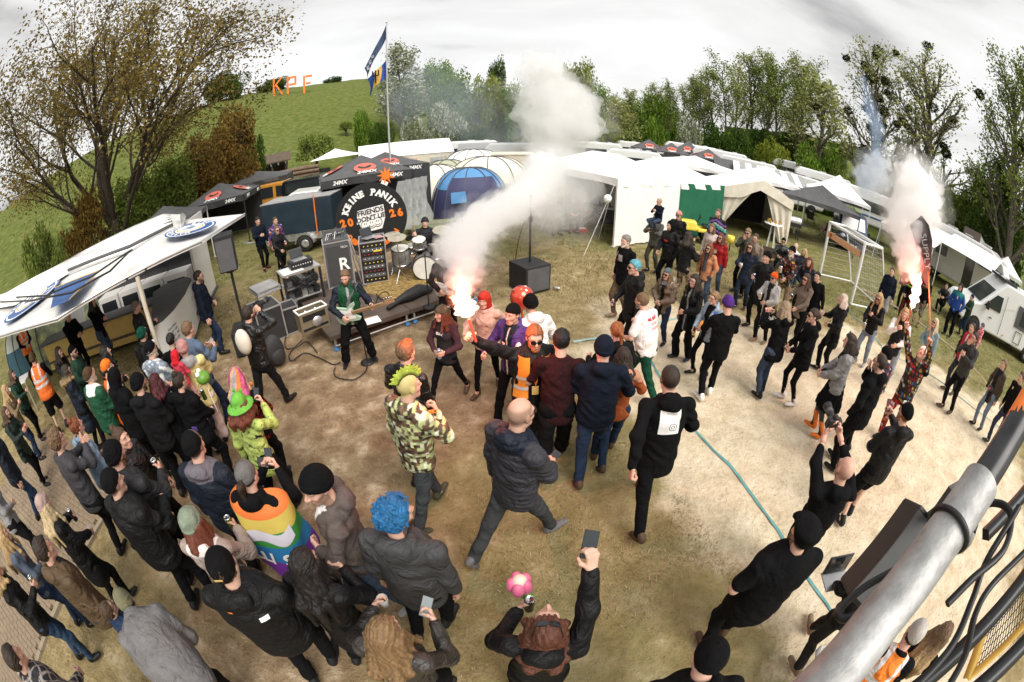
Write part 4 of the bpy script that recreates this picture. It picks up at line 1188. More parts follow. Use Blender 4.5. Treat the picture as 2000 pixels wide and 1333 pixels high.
#  letters on the hill, flagpole, round sign
for(ch,px,py,lab)in(('K',543,192,'orange letter K standing on the hill crest'),('P',570,182,'orange letter P standing between the K and the F on the hill'),('F',602,174,'orange letter F standing rightmost on the hill crest')):
 q=gp((px,py),92)
 az=atan2(q.x,q.y)
 root=empty('hill_letter',q,-az,lab,'letter','orange letters on the hill')
 b=MB();w,h,t=1.7,4.0,.42
 if ch=='K':
  b.box((-w/2,0,h/2),(t,.3,h));b.prism([(-w/2+.1,-.15,h*.45),(-w/2+.1,-.15,h*.58),(w/2-.1,-.15,h),(w/2+.2,-.15,h*.97)],(0,.3,0));b.prism([(-w/2+.35,-.16,h*.55),(w/2-.05,-.16,0),(w/2+.3,-.16,.05),(-w/2+.55,-.16,h*.66)],(0,.3,0))
 else:
  b.box((-w/2,0,h/2),(t,.3,h));b.box((.15,0,h-t/2),(w-.3,.28,t));b.box((.0 if ch=='F' else.15,0,h*.55),(w*.6 if ch=='F' else w-.3,.28,t))
  if ch=='P':b.box((w/2-.05,0,h*.77),(t,.29,h*.45))
 b.B('letter_face',Mor,root)
 b=MB();b.box((-w/2,.0,-.35),(.2,.2,.8));b.B('footing',Mw,root)
pb=polar(-16.0,19.5)
root=empty('flagpole',(pb.x,pb.y,0),R(0),'tall grey flagpole behind the black gazebos','flagpole')
b=MB();b.tube([(0,0,0),(-.03,0,4.5),(-.08,0,9.3)],[.055,.045,.028],10);b.B('pole',Mal,root)
b=MB();b.ball((-.08,0,9.33),.05);b.B('finial',Mal,root)
def flag(name,c,w,h,label,strips,droop=.5,rz=.0):
 root=empty(name,c,rz,label,'flag','flags on the flagpole')
 n,m=16,12
 def P(u,v):
  x=-u*w*(1-.55*droop);z=-v*h-u*w*droop*1.05;y=.12*sin(5*u+2*v)*(.3+u)+.05*sin(9*u)
  return V(x+.10*sin(4*v)*u,y,z)
 for(u0,u1,m_,nm)in strips:
  b=MB();b.smooth=True
  k=8
  vs=[P(u0+(u1-u0)*i/k,j/m)for j in rg(m+1)for i in rg(k+1)]
  b.add(vs,[(j*(k+1)+i,j*(k+1)+i+1,(j+1)*(k+1)+i+1,(j+1)*(k+1)+i)for j in rg(m)for i in rg(k)])
  b.B(nm,m_,root)
 return root,P
M_fblue=mat('royal_blue_flag',(.030,.075,.33),.75,var=.15);M_fnavy=mat('navy_flag',(.03,.055,.11),.75,var=.2);M_fgold=mat('gold_flag',(.62,.38,.06),.75,var=.1)
f1,P1=flag('long_flag',(pb.x-.08,pb.y,9.25),2.1,.72,'long navy flag hanging slack at the very top of the pole',[(0,1,M_fnavy,'cloth')],.97)
for k in rg(3):
 text('lettering','TITANEN'[k*2:k*2+2],.17,frame(P1(.62+.12*k,.45)+V(0,-.22,0),(.2,0,-1),(1,0,0)),Mw,f1)
f2,P2=flag('trident_flag',(pb.x-.05,pb.y,7.5),1.45,.85,'blue and gold trident flag below the long navy flag',[(0,.34,M_fblue,'blue_band'),(.34,.67,M_fgold,'gold_band'),(.67,1,M_fblue,'blue_band')],.58,R(-18))
b=MB();c=P2(.5,.5)+V(0,-.16,0)
b.box(tuple(c),(.07,.02,.62));b.box(tuple(c+V(0,0,.05)),(.36,.02,.06))
for s in(-1,1):b.box(tuple(c+V(s*.16,0,.17)),(.06,.02,.26))
b.B('trident',Mk,f2)
sc=atd(726,440,13.6)
sgn_rz=atan2(-sc.x,sc.y)+R(-3)
root=empty('round_sign',(sc.x,sc.y,0),sgn_rz,'round black stage sign with white and orange lettering and a star','sign')
RS,ZC=1.17,1.17
b=MB();b.prism([(RS*cos(a),0,ZC+RS*sin(a))for a in lsp(0,2*pi,56,endpoint=False)],(0,.05,0));b.B('disc',mat('black_board',(.012,.013,.013),.6,var=.2),root)
def arc_text(s,rad,a0,a1,size,m,fat=.02):
 for i,chh in enumerate(s):
  if chh==' ':continue
  a=a0+(a1-a0)*i/(len(s)-1)
  p=V(cos(R(a))*rad,-.012,ZC+sin(R(a))*rad)
  t=V(sin(R(a)),0,-cos(R(a)))
  text('letter',chh,size,frame(p,t,(cos(R(a)),0,sin(R(a)))),m,root,depth=.015,fat=fat)
def slab_text(s,rad,a0,a1,size,m):
 for i,chh in enumerate(s):
  if chh==' ':continue
  a=a0+(a1-a0)*i/(len(s)-1)
  p=V(cos(R(a))*rad,-.012,ZC+sin(R(a))*rad)
  t=V(sin(R(a)),0,-cos(R(a)));n_=V(cos(R(a)),0,sin(R(a)))
  M=frame(p,t,n_)
  o=text('letter',chh,size,M,m,root,depth=.015,fat=.016)
  bars={'K':((-.27,-1),(-.27,1),(.27,-1),(.27,1)),'E':((-.2,-1),(-.2,1)),'I':((0,-1),(0,1)),'N':((-.26,-1),(-.26,1),(.26,1)),'P':((-.2,-1),(-.2,1)),'A':((-.26,-1),(.26,-1))}[chh]
  for(x,s_)in bars:
   q=M@V(x*size,s_*size*.35,.002);b=MB();b.box(tuple(q),(size*.30,.014,size*.10),mtx=M.to_3x3().to_4x4()@Ro(R(90),4,'X'))
   b.B('serif',m,o)
slab_text('KEINE PANIK',.86,158,30,.27,Mw)
for s,x in(('2',-.93),('0',-.68),('2',.70),('6',.95)):
 text('numeral',s,.34,frame((x,-.014,ZC+(-.05 if x<0 else.08)),(1,0,.18),(-.18,0,1)),Mor,root,depth=.015,fat=.018)
arc_text('OPEN AIR TREFFEN',.92,215,325,.22,Mor,.015)
b=MB();b.prism([(-.42,-.006,ZC+.30),(.43,-.006,ZC+.42),(.47,-.006,ZC+.02),(.34,-.006,ZC-.36),(-.28,-.006,ZC-.46),(-.40,-.006,ZC-.12),(-.48,-.006,ZC-.14)],(0,-.006,0));b.B('sticker',Mw,root)
for(tx,z,sz)in(('FRIENDS',.24,.235),("DON'T LIE",.03,.215)):
 text('band_lettering',tx,sz,frame((.0,-.02,ZC+z),(1,0,.13),(-.13,0,1)),Mk,root,depth=.01,fat=.004,spacing=.95)
for k in rg(3):
 b=MB();c=V(-.20+k*.20,-.016-.002*k,ZC-.2+k*.03)
 b.prism([c+V(.155*cos(a),0,.155*sin(a))for a in lsp(0,2*pi,24,endpoint=False)],(0,-.002,0));f=b.B('face_outline',Mk,root)
 b=MB();b.prism([c+V(.135*cos(a),-.003,.135*sin(a))for a in lsp(0,2*pi,24,endpoint=False)],(0,-.002,0));b.B('face_fill',Mw,f)
 b=MB()
 for s in(-1,1):b.box(tuple(c+V(s*.03,-.007,.045)),(.02,.004,.06))
 b.tube([c+V(.08*cos(a),-.007,.08*sin(a)-.01)for a in lsp(R(200),R(340),9)],.010,4);b.B('face_marks',Mk,f)
text('sign_line','OPEN AIR',.07,frame((.08,-.02,ZC-.42),(1,0,.13),(-.13,0,1)),Mk,root,depth=.008)
b=MB()
st=[((.30 if k%2==0 else.12)*cos(2*pi*k/18+.3),(.30 if k%2==0 else.12)*sin(2*pi*k/18+.3))for k in rg(18)]
b.prism([(.58+x,-.02,ZC+RS+.18+y)for x,y in st],(0,.025,0));b.B('star',Mor,root)
b=MB();b.box((.52,.0,ZC+RS-.06),(.22,.03,.12),mtx=Ro(R(28),4,'Y'));b.B('star_tag',Mw,root)
for s in(-1,1):
 b=MB();b.tube([(s*.8,.06,1.5),(s*.9,1.0,0)],.035,6);b.B('prop',Mwd,root)
p=at(818,470);M_film=mat('clear_film',(.75,.78,.78),.15,var=.1,alpha=.35,spec=.6,bump=.5,bscale=5)
root=empty('rain_cover',(p.x-.3,p.y+1.0,0),R(60),'clear plastic sheet hanging at the gazebo right of the round sign','plastic sheet')
b=MB();b.smooth=True
vs=[(x*.12-.8,.10*sin(x*1.9+z)*(1+.3*z),2.1-z*.3)for z in rg(7)for x in rg(14)]
b.add(vs,[(z*14+x,z*14+x+1,z*14+x+15,z*14+x+14)for z in rg(6)for x in rg(13)]);b.B('sheet',M_film,root)
#  stage riser
SO=at(650,690);SU=(at(940,588)-SO);SU.z=0;SLEN=SU.length;SU.normalize();SV=V(-SU.y,SU.x,0);SRZ=atan2(SU.y,SU.x)
ZD=.34
M_deck=mat('stage_plywood',(.085,.062,.048),.7,var=.25,scale=4,bump=.15)
stage=empty('stage_riser',SO,SRZ,'low brown stage riser with blue feet','stage')
SD=3.2
for i in rg(2):
 for j in rg(2):
  b=MB();b.box((SLEN/4+i*SLEN/2,SD/4+j*SD/2,ZD-.05),(SLEN/2-.012,SD/2-.012,.10));b.B('deck_panel',M_deck,stage,bevel=.008)
for j in rg(2):
 b=MB();b.tube([(.1,.03+j*SD*.96,.10),(SLEN-.1,.03+j*SD*.96,.10)],.02,6);b.B('rail',Mst,stage)
M_foot=mat('blue_foot',(.05,.20,.45),.5)
for x in(.12,SLEN*.48,SLEN*.53,SLEN-.12):
 for y in(.08,SD-.08):
  b=MB();b.tube([(x,y,ZD-.08),(x,y,.08)],.03,8);b.B('leg',Mst,stage)
  b=MB();b.lathe([(.03,.10),(.055,.04),(.07,.0)],8,Tr((x,y,0)));b.B('foot',M_foot,stage)
def on(px,py,z=ZD):return at(px,py,z)
def case_box(name,p,rz,s,label,body=Mk,edge=Mal,cat='flight case',group=None,lid=None,t=.03):
 root=empty(name,p,rz,label,cat,group)
 w,d,h=s
 b=MB();b.box((0,0,h/2),(w-.01,d-.01,h-.01));b.B('shell',body,root)
 for(x,y)in((-1,-1),(1,-1),(1,1),(-1,1)):
  b=MB();b.box((x*w/2,y*d/2,h/2),(t,t,h+.004));b.B('edge',edge,root)
 for z in(.01,h):
  b=MB()
  b.box((0,-d/2,z),(w,t*.9,t));b.box((0,d/2,z),(w,t*.9,t));b.box((-w/2,0,z),(t*.9,d,t));b.box((w/2,0,z),(t*.9,d,t));b.B('edge_frame',edge,root)
 return root
p=on(742,548)+SV*.25
rack=case_box('amp_rack',p,SRZ+R(-22),(.62,.72,1.02),'tall wheeled amp rack with a laptop on top in front of the sign')
for k in rg(9):
 b=MB();b.box((0,-.372,.10+k*.105),(.52,.02,.094));u=b.B('rack_unit',Mg if k%2 else Mk,rack)
 b=MB()
 for q in rg(5):b.lathe([(.0,.012),(.014,.012),(.014,0)],8,Tr((-.2+q*.1,-.383,.10+k*.105))@Ro(R(90),4,'X'))
 b.B('knob',(M_yellow,Mal,M_red,Mw)[k%4],u)
b=MB();b.box((.12,-.384,.80),(.2,.006,.04));b.B('label_strip',M_yellow,rack)
def laptop(p,rz,label,group='laptops of the band'):
 root=empty('laptop',p,rz,label,'laptop',group)
 b=MB();b.box((0,0,.012),(.34,.24,.02));b.B('keyboard',Mal,root,bevel=.004)
 b=MB();b.box((0,.125,.13),(.34,.012,.23),mtx=Ro(R(-14),4,'X'));b.B('screen',Mg,root,bevel=.004)
 b=MB();b.box((0,.115,.13),(.31,.012,.20),mtx=Ro(R(-14),4,'X'));b.B('display',Mgl,root)
 return root
laptop(rack.location+V(-.05,0,1.04),SRZ+R(15),'open laptop on top of the tall amp rack')
b=MB();root=empty('notebook',rack.location+V(.15,.05,1.035),SRZ,'red patterned booklet lying on the amp rack','notebook');b.box((0,0,.008),(.22,.28,.012));b.B('cover',mat('booklet',(.45,.25,.25),.6,var=.4,scale=20),root)
p=on(676,560)+SV*.35
cab=case_box('speaker_cabinet',p,SRZ+R(-14),(.66,.55,1.12),'grey flight-cased speaker cabinet behind the bass player',Mg)
b=MB();b.box((0,-.28,.56),(.54,.02,.95));b.B('grille',mat('cab_grille',(.05,.05,.052),.8,var=.2,scale=60),cab)
text('brand_tag','TECH',.07,frame((.17,-.297,.98),(1,0,0),(0,0,1)),Mw,cab);
text('lettering','R',.42,frame((.12,-.297,.55),(1,0,0),(0,0,1)),Mw,cab,fat=.01)
for k in rg(2):
 b=MB();b.box((.40+k*.07,-.05,.56),(.03,.5,1.12),mtx=Ro(R(-10-3*k),4,'Y'));b.B('case_lid',Mal,cab)
root=empty('mixer_tray',p+V(0,0,1.14),SRZ+R(-14),'open tray of cables and white plugs on the speaker cabinet','mixer')
b=MB();b.box((0,.2,.10),(.6,.04,.2));b.box((0,-.02,.02),(.62,.5,.04));b.B('tray',Mg,root)
g=np.random.default_rng(3)
for k in rg(7):
 b=MB();a=g.uniform(-.25,.25,3);b.tube([(a[0],-.2,.05),(a[0]+.05,-.1,.16+.04*g.random()),(a[1],.05,.14),(a[2],.18,.06)],.008,5);b.B('cable',Mw if k%2 else Mk,root)
p=on(600,600)+SV*.5+SU*.05
rk=empty('gear_table',p,SRZ+R(4),'rack table of cables and flight cases at the left of the stage','rack table')
b=MB();b.box((0,0,.78),(.95,.6,.04));b.B('table_top',Mal,rk)
b=MB();b.box((-.18,-.05,.803),(.5,.5,.006));b.B('paper_sheet',Mw,rk)
for(x,y)in((-.45,-.27),(.45,-.27),(.45,.27),(-.45,.27)):
 b=MB();b.box((x,y,.39),(.05,.05,.78));b.B('leg',Mk,rk)
for z in(.18,.46):
 b=MB();b.box((0,0,z-.02),(.86,.52,.03));b.B('shelf',Mal,rk)
 for k in rg(5):
  b=MB();b.box((-.32+k*.16,-.05+.03*(k%2),z+.07),(.13,.4,.12+.03*(k%3)));b.B('tray_item',(Mg,Mk,Mst)[k%3],rk)
b=MB();g=np.random.default_rng(5)
for k in rg(16):
 z=.5+.2*g.random();b.tube([(g.uniform(-.42,.42),-.29,z),(g.uniform(-.42,.42),-.31,z-.1),(g.uniform(-.42,.42),-.29,z-.2)],.009,4)
o=b.B('cable_tangle',Mk,rk);o['kind']='stuff'
mix=empty('audio_interface',p+V(0,0,.81),SRZ,'black audio interface box below the left laptop','audio device')
b=MB();b.box((.08,.02,.09),(.55,.38,.16));b.B('case',Mk,mix,bevel=.01)
for k in rg(8):
 b=MB();b.lathe([(0,.02),(.015,.02),(.015,0)],8,Tr((-.13+k*.06,-.17,.09))@Ro(R(90),4,'X'));b.B('socket',Mal,mix)
laptop(p+SU*.05+V(0,0,.98),SRZ+R(10),'dark laptop on the left rack table')
p=on(612,645)+SU*.05+SV*.12
root=empty('guitar_amplifier',p,SRZ+R(6),'open brass-coloured amplifier on the front corner of the stage','amplifier')
M_brass=mat('brass_sheet',(.30,.25,.16),.4,.5,var=.15)
b=MB();b.box((0,-.15,.21),(.62,.02,.42));b.box((0,.15,.21),(.62,.02,.42));b.box((-.30,0,.21),(.02,.30,.42));b.box((.30,0,.21),(.02,.30,.42));b.box((0,0,.03),(.6,.3,.03));b.B('case',M_brass,root)
b=MB()
for(a,c,s)in(((0,-.15,.42),None,(.64,.035,.02)),((0,.15,.42),None,(.64,.035,.02)),((-.31,0,.42),None,(.03,.3,.02)),((.31,0,.42),None,(.03,.3,.02))):b.box(a,s)
b.B('rim',Mw,root)
b=MB();b.box((0,-.163,.30),(.5,.008,.12));b.box((0,-.163,.07),(.56,.008,.05));b.B('opening',Mk,root)
b=MB();b.lathe([(0,.02),(.10,.018),(.11,0)],20,Tr((.05,-.163,.17))@Ro(R(90),4,'X'));b.B('dial',Mal,root)
for k in rg(5):
 b=MB();b.lathe([(.035,0),(.04,.12),(.02,.17),(0,.18)],10,Tr((-.22+k*.11,.02,.22)));b.B('valve',Mch if k%2 else Mgl,root)
p=on(800,588);root=empty('gig_bag',p,SRZ+R(8),'black guitar bag lying along the stage front','bag')
b=MB();b.smooth=True
b.tube([(-.6,-.06,.05),(-.3,.03,.08),(0,0,.12),(.3,.05,.13),(.6,-.02,.09)],[.04,.07,.13,.14,.07],10);b.B('bag',mat('black_nylon',(.014,.014,.016),.6,var=.3,scale=6,bump=.8,bscale=7),root)
p=on(722,628);root=empty('set_list',p,SRZ+R(-8),'white set list sheet lying on the stage','paper')
b=MB();b.quad((-.21,-.15,.006),(.21,-.15,.004),(.21,.15,.01),(-.21,.15,.006));b.B('sheet',Mw,root)
b=MB();b.box((0,.15,.012),(.2,.03,.012));b.B('clip',Mwd,root)
p=on(805,562);root=empty('stage_rug',p,SRZ+R(20),'yellow patterned rug under the drum kit','rug')
M_rug=mat('yellow_rug',(.42,.28,.08),.95,var=.1,color2=(.07,.045,.03),scale=12)
b=MB();b.box((.1,.35,.008),(1.7,1.5,.012));b.B('pile',M_rug,root)
def mic_stand(base,top,mic,label,r=.13):
 root=empty('microphone_stand',base,0,label,'mic stand','microphone stands of the band')
 b=MB();b.lathe([(0,.035),(r*.5,.03),(r,.015),(r,0)],20);b.B('base',Mk,root)
 t=Vector(top)-Vector(base);m=Vector(mic)-Vector(base)
 b=MB();b.tube([(0,0,.03),tuple(t)],.013,6);b.B('tube',Mk,root)
 b=MB();b.tube([tuple(t),tuple(t.lerp(m,.85))],.010,6);b.B('boom',Mk,root)
 d=(m-t).normalized()
 b=MB();b.tube([tuple(t.lerp(m,.8)),tuple(m)],[.018,.024],8);b.ball(tuple(m),.034);b.B('microphone',Mg,root)
 return root
bp_=at(718,708)
mic_stand(bp_,Vector((bp_.x,bp_.y,0))+V(-.02,.02,1.25),atd(690,552,hypot(bp_.x,bp_.y)-.05),'microphone stand with round base in front of the bass player')
bp2=at(838,600,ZD)
mic_stand(bp2,bp2+V(0,0,1.1),bp2+V(.02,.05,1.25),'slim microphone stand left of the guitarist')
M_drum=mat('pearl_drum_shell',(.035,.034,.033),.3,var=.1,color2=(.34,.33,.31),scale=3)
M_head=mat('drum_skin',(.66,.64,.58),.6,var=.1)
M_cym=mat('cymbal_brass',(.55,.50,.38),.3,.7,var=.1)
kc=on(838,545)+SV*.45
kit=empty('drum_kit',kc,SRZ-R(30),'drum kit with dark striped shells and pale cymbals','drum kit')
def drum(x,y,z,r,h,tilt=.0,nm='tom'):
 M=Tr((x,y,z))@Ro(R(tilt),4,'X')
 b=MB();b.lathe([(r,-h/2),(r,h/2)],24,M);s=b.B(nm,M_drum,kit)
 for zz,nm2 in((h/2,'head'),(-h/2,'head')):
  b=MB();b.lathe([(0,zz),(r*.97,zz)],24,M);b.B(nm2,M_head,s)
  b=MB();b.lathe([(r*.97,zz+.012),(r*1.03,zz+.012),(r*1.03,zz-.03),(r,zz-.03)],24,M);b.B('hoop',Mch if nm!='bass_drum' else Mk,s)
 for k in rg(6):
  b=MB();a=k*pi/3;q=M@V(r*1.01*cos(a),r*1.01*sin(a),0);b.tube([M@V(r*1.02*cos(a),r*1.02*sin(a),-h*.4),M@V(r*1.02*cos(a),r*1.02*sin(a),h*.4)],.007,4);b.B('lug',Mch,s)
drum(.15,-.25,.30,.29,.42,90,'bass_drum')
drum(-.42,-.05,.55,.22,.40,8,'floor_tom');drum(-.16,.25,.62,.18,.15,6,'snare_drum');drum(.05,-.2,.86,.16,.2,20,'tom');drum(.42,.1,.55,.21,.36,-6,'floor_tom')
for(x,y,z,r,t)in((-.62,.3,1.02,.2,6),(.62,-.25,1.15,.24,14),(.70,.32,1.0,.26,8),(-.45,-.4,1.1,.22,12)):
 M=Tr((x,y,z))@Ro(R(t),4,'X')
 b=MB();b.lathe([(0,.03),(.04,.022),(.06,.008),(r,-.01)],24,M);c_=b.B('cymbal',M_cym,kit)
 b=MB();b.tube([(x,y,z),(x,y,.25)],.010,5)
 for k in rg(3):b.tube([(x,y,.3),(x+.2*cos(k*2.1),y+.2*sin(k*2.1),.01)],.010,4)
 b.B('stand',Mch,c_)
b=MB();b.lathe([(0,.5),(.17,.5),(.17,.44),(0,.43)],16,Tr((-.05,.65,0)));b.tube([(-.05,.65,.44),(-.05,.65,.0)],.02,6);b.B('stool',Mk,kit)
def cable(pts,label,r=.011,m=None,group=None):
 root=tag(MBtube(pts,r,'cable',m or Mk),label,'cable',group);return root
def MBtube(pts,r,nm,m,n=6,sub=6):
 P_=[Vector(p)for p in pts];out=[]
 for i in rg(len(P_)-1):
  p0=P_[max(0,i-1)];p1=P_[i];p2=P_[i+1];p3=P_[min(len(P_)-1,i+2)]
  for k in rg(sub):
   t=k/sub
   out.append(.5*((2*p1)+(-p0+p2)*t+(2*p0-5*p1+4*p2-p3)*t*t+(-p0+3*p1-3*p2+p3)*t**3))
 out.append(P_[-1])
 b=MB();b.tube(out,r,n);return b.B(nm,m)
cable([at(*q,.02)for q in((718,712),(712,728),(690,742),(660,738),(652,728),(655,718))],'black microphone cable looping on the mud by the round base')
cable([at(*q,.02)for q in((585,640),(560,655),(558,680),(580,678),(600,668),(620,690))],'black cable coil on the mud left of the stage corner')
cable([at(*q,.02)for q in((590,665),(566,690),(570,705),(595,690),(625,700),(650,712),(665,708))],'second black cable running across the mud below the stage corner')
cable([at(*q,.02)for q in((555,610),(548,640),(565,650),(578,632),(590,600))],'black cable loop beside the rack table')
cable([at(*q,ZD+.02)for q in((735,575),(745,585),(760,578),(752,570),(738,580),(730,600),(700,610))],'black cable coil lying on the stage before the amp rack')
p=at(655,487);root=empty('jerry_can',p,R(10),'yellow plastic canister on the grass left of the round sign','canister')
b=MB();b.box((0,0,.17),(.26,.18,.34));b.B('body',M_yellow,root,bevel=.03)
b=MB();b.tube([(-.07,0,.34),(-.07,0,.39),(.05,0,.39),(.06,0,.34)],.015,6);b.B('handle',M_yellow,root)
p=at(870,455);root=empty('rubber_dinghy',(p.x,p.y+.3,0),R(8),'olive inflatable boat lying before the blue dome tent','dinghy')
M_din=mat('olive_rubber',(.16,.17,.10),.55,var=.15)
b=MB();b.tube([(-1.2,.35,.2),(-1.35,0,.2),(-1.2,-.35,.2),(0,-.45,.2),(1.1,-.4,.2),(1.45,0,.24),(1.1,.4,.2),(0,.45,.2),(-1.2,.35,.2)],.17,10);b.B('tube',M_din,root)
p=at(895,432);root=empty('tripod',p,0,'black tripod with a red head in front of the blue dome tent','tripod')
for k in rg(3):
 b=MB();b.tube([(0,0,1.55),(.42*cos(k*2.1+.4),.42*sin(k*2.1+.4),0)],.018,5);b.B('leg',Mk,root)
b=MB();b.box((0,0,1.58),(.16,.08,.07));b.B('head',M_red,root)
p=at(905,430);root=empty('paddle',p,0,'wooden paddle leaning on the tripod by the blue tent','paddle')
b=MB();b.tube([(.25,0,0),(0,.05,1.0)],.018,6);b.B('shaft',Mwd,root)
b=MB();b.ball((-.06,.06,1.2),(.08,.02,.24));b.B('blade',mat('yellow_wood',(.55,.38,.14),.6),root)
sb=at(1010,572)
root=empty('subwoofer',sb+V(.30,.28,0),R(33),'black square subwoofer on the grass with a speaker pole on top','subwoofer')
M_sub=mat('black_speaker_paint',(.016,.016,.017),.6,var=.2,scale=30,bump=.3,bscale=80)
b=MB();b.box((0,0,.34),(.72,.72,.66));b.B('cabinet',M_sub,root,bevel=.02)
b=MB();b.box((0,-.365,.34),(.62,.01,.56));b.B('front_grille',Mg,root)
for s in(-1,1):
 b=MB();b.box((-.363,s*.18,.45),(.01,.12,.08));b.B('handle_recess',Mk,root)
b=MB();b.tube([(0,0,.67),(0,0,1.75)],.026,8);b.tube([(0,0,1.75),(0,0,2.3)],.018,8);b.B('pole',Mk,root)
b=MB();b.box((0,0,1.72),(.07,.07,.12));b.B('pole_clamp',Mk,root)
cable([sb+V(.30,.28,2.0),sb+V(.15,.34,1.6),sb+V(.0,.4,1.0),sb+V(-.08,.6,.02)],'black cable hanging from the subwoofer pole',.009)
p=at(1087,567);root=empty('drink_can',p+V(0,0,.05),R(70),'empty drink can lying on the grass right of the subwoofer','can')
b=MB();b.lathe([(0,-.08),(.028,-.08),(.033,-.07),(.033,.07),(.028,.08),(0,.08)],12,Ro(R(90),4,'X'));b.B('can',Mch,root)
lp=at(458,640)
lp=atd(441,480,8.6);lp.z=0
root=empty('loudspeaker',(lp.x,lp.y,0),R(28),'tall black loudspeaker on a pole beside the beer trailer','loudspeaker')
b=MB();b.prism([(-.20,-.22,1.78),(.20,-.22,1.78),(.15,.22,1.78),(-.15,.22,1.78)],(0,0,.74));b.B('cabinet',M_sub,root,bevel=.02)
b=MB();b.box((0,-.226,2.12),(.36,.01,.62));b.B('grille',Mg,root)
b=MB();b.box((0,0,2.524),(.10,.03,.006));b.B('handle_slot',Mk,root)
b=MB();b.box((0,0,1.76),(.16,.2,.05));b.tube([(0,0,1.76),(0,0,.5)],.03,8);b.B('pole',Mk,root)
b=MB();b.box((0,0,.28),(.6,.62,.54));b.B('bass_cabinet',M_sub,root,bevel=.02)
M_flight=mat('flight_case_panel',(.03,.03,.032),.5,var=.2)
p=at(545,700)
case_box('flight_case',at(532,665)+V(-.15,.2,0),R(48),(.6,.75,.75),'black flight case with metal corners left of the stage',M_flight,group='flight cases beside the stage')
case_box('flight_case',at(525,640)+V(-.1,.35,.78),R(52),(.58,.66,.10),'grey flat flight case lid lying on the black flight case',Mlg,group='flight cases beside the stage')
case_box('flight_case',at(548,655)+V(.12,.25,0),R(40),(.5,.5,.58),'small silver-edged flight case touching the stage cables',M_flight,group='flight cases beside the stage')
p=at(545,720);root=empty('backpack',p+V(-.1,.15,0),R(60),'black equipment backpack on the mud beside the flight case','backpack')
b=MB();b.smooth=True;b.ball((0,0,.30),(.22,.17,.32),14,10);b.B('bag',Mbc,root)
b=MB();b.ball((0,-.13,.20),(.16,.09,.17),12,8);b.B('pocket',Mbc,root)
for s in(-1,1):
 b=MB();b.tube([(s*.10,.14,.52),(s*.12,.22,.35),(s*.10,.15,.1)],.02,5);b.B('strap',Mg,root)
#  people: smooth implicit bodies meshed with surface nets
def smin(a,b,k):
 h=np.clip(.5+.5*(b-a)/k,0,1)
 return b+(a-b)*h-k*h*(1-h)
def sd_cap(p,a,b,ra,rb,flat=1.0,fdir=None):
 a=aa(a,np.float32);b=aa(b,np.float32)
 ba=b-a;pa=p-a
 bb=float(ba@ba)+1e-9
 t=np.clip((pa@ba)/bb,0,1)
 q=pa-t[:,None]*ba
 if flat!=1.0:
  f=aa(fdir,np.float32)
  qf=q@f
  q=q+(qf*(1/flat-1))[:,None]*f
  return(np.sqrt(np.einsum('ij,ij->i',q,q))-(ra+(rb-ra)*t))*(.5+.5*flat)
 return np.sqrt(np.einsum('ij,ij->i',q,q))-(ra+(rb-ra)*t)
def sd_ell(p,c,r,M=None):
 q=p-aa(c,np.float32)
 if M is not None:q=q@aa(M,np.float32)
 r=aa(r,np.float32)
 q=q/r
 l=np.sqrt(np.einsum('ij,ij->i',q,q))
 return(l-1)*float(r.min())*(.4+.6*1.0)
def sd_torus(p,c,n,R0,r):
 q=p-aa(c,np.float32);n=aa(n,np.float32)
 h=q@n;w=q-h[:,None]*n
 return np.sqrt((np.sqrt(np.einsum('ij,ij->i',w,w))-R0)**2+h*h)-r
def ev(p,prims,k=.03):
 d=None
 for pr in prims:
  t=pr[0]
  if t=='c':v=sd_cap(p,*pr[1:5],*(pr[5:7]if len(pr)>5 else()))
  elif t=='e':v=sd_ell(p,*pr[1:])
  elif t=='t':v=sd_torus(p,*pr[1:])
  if d is None:d=v
  else:d=smin(d,v,k)
 return d
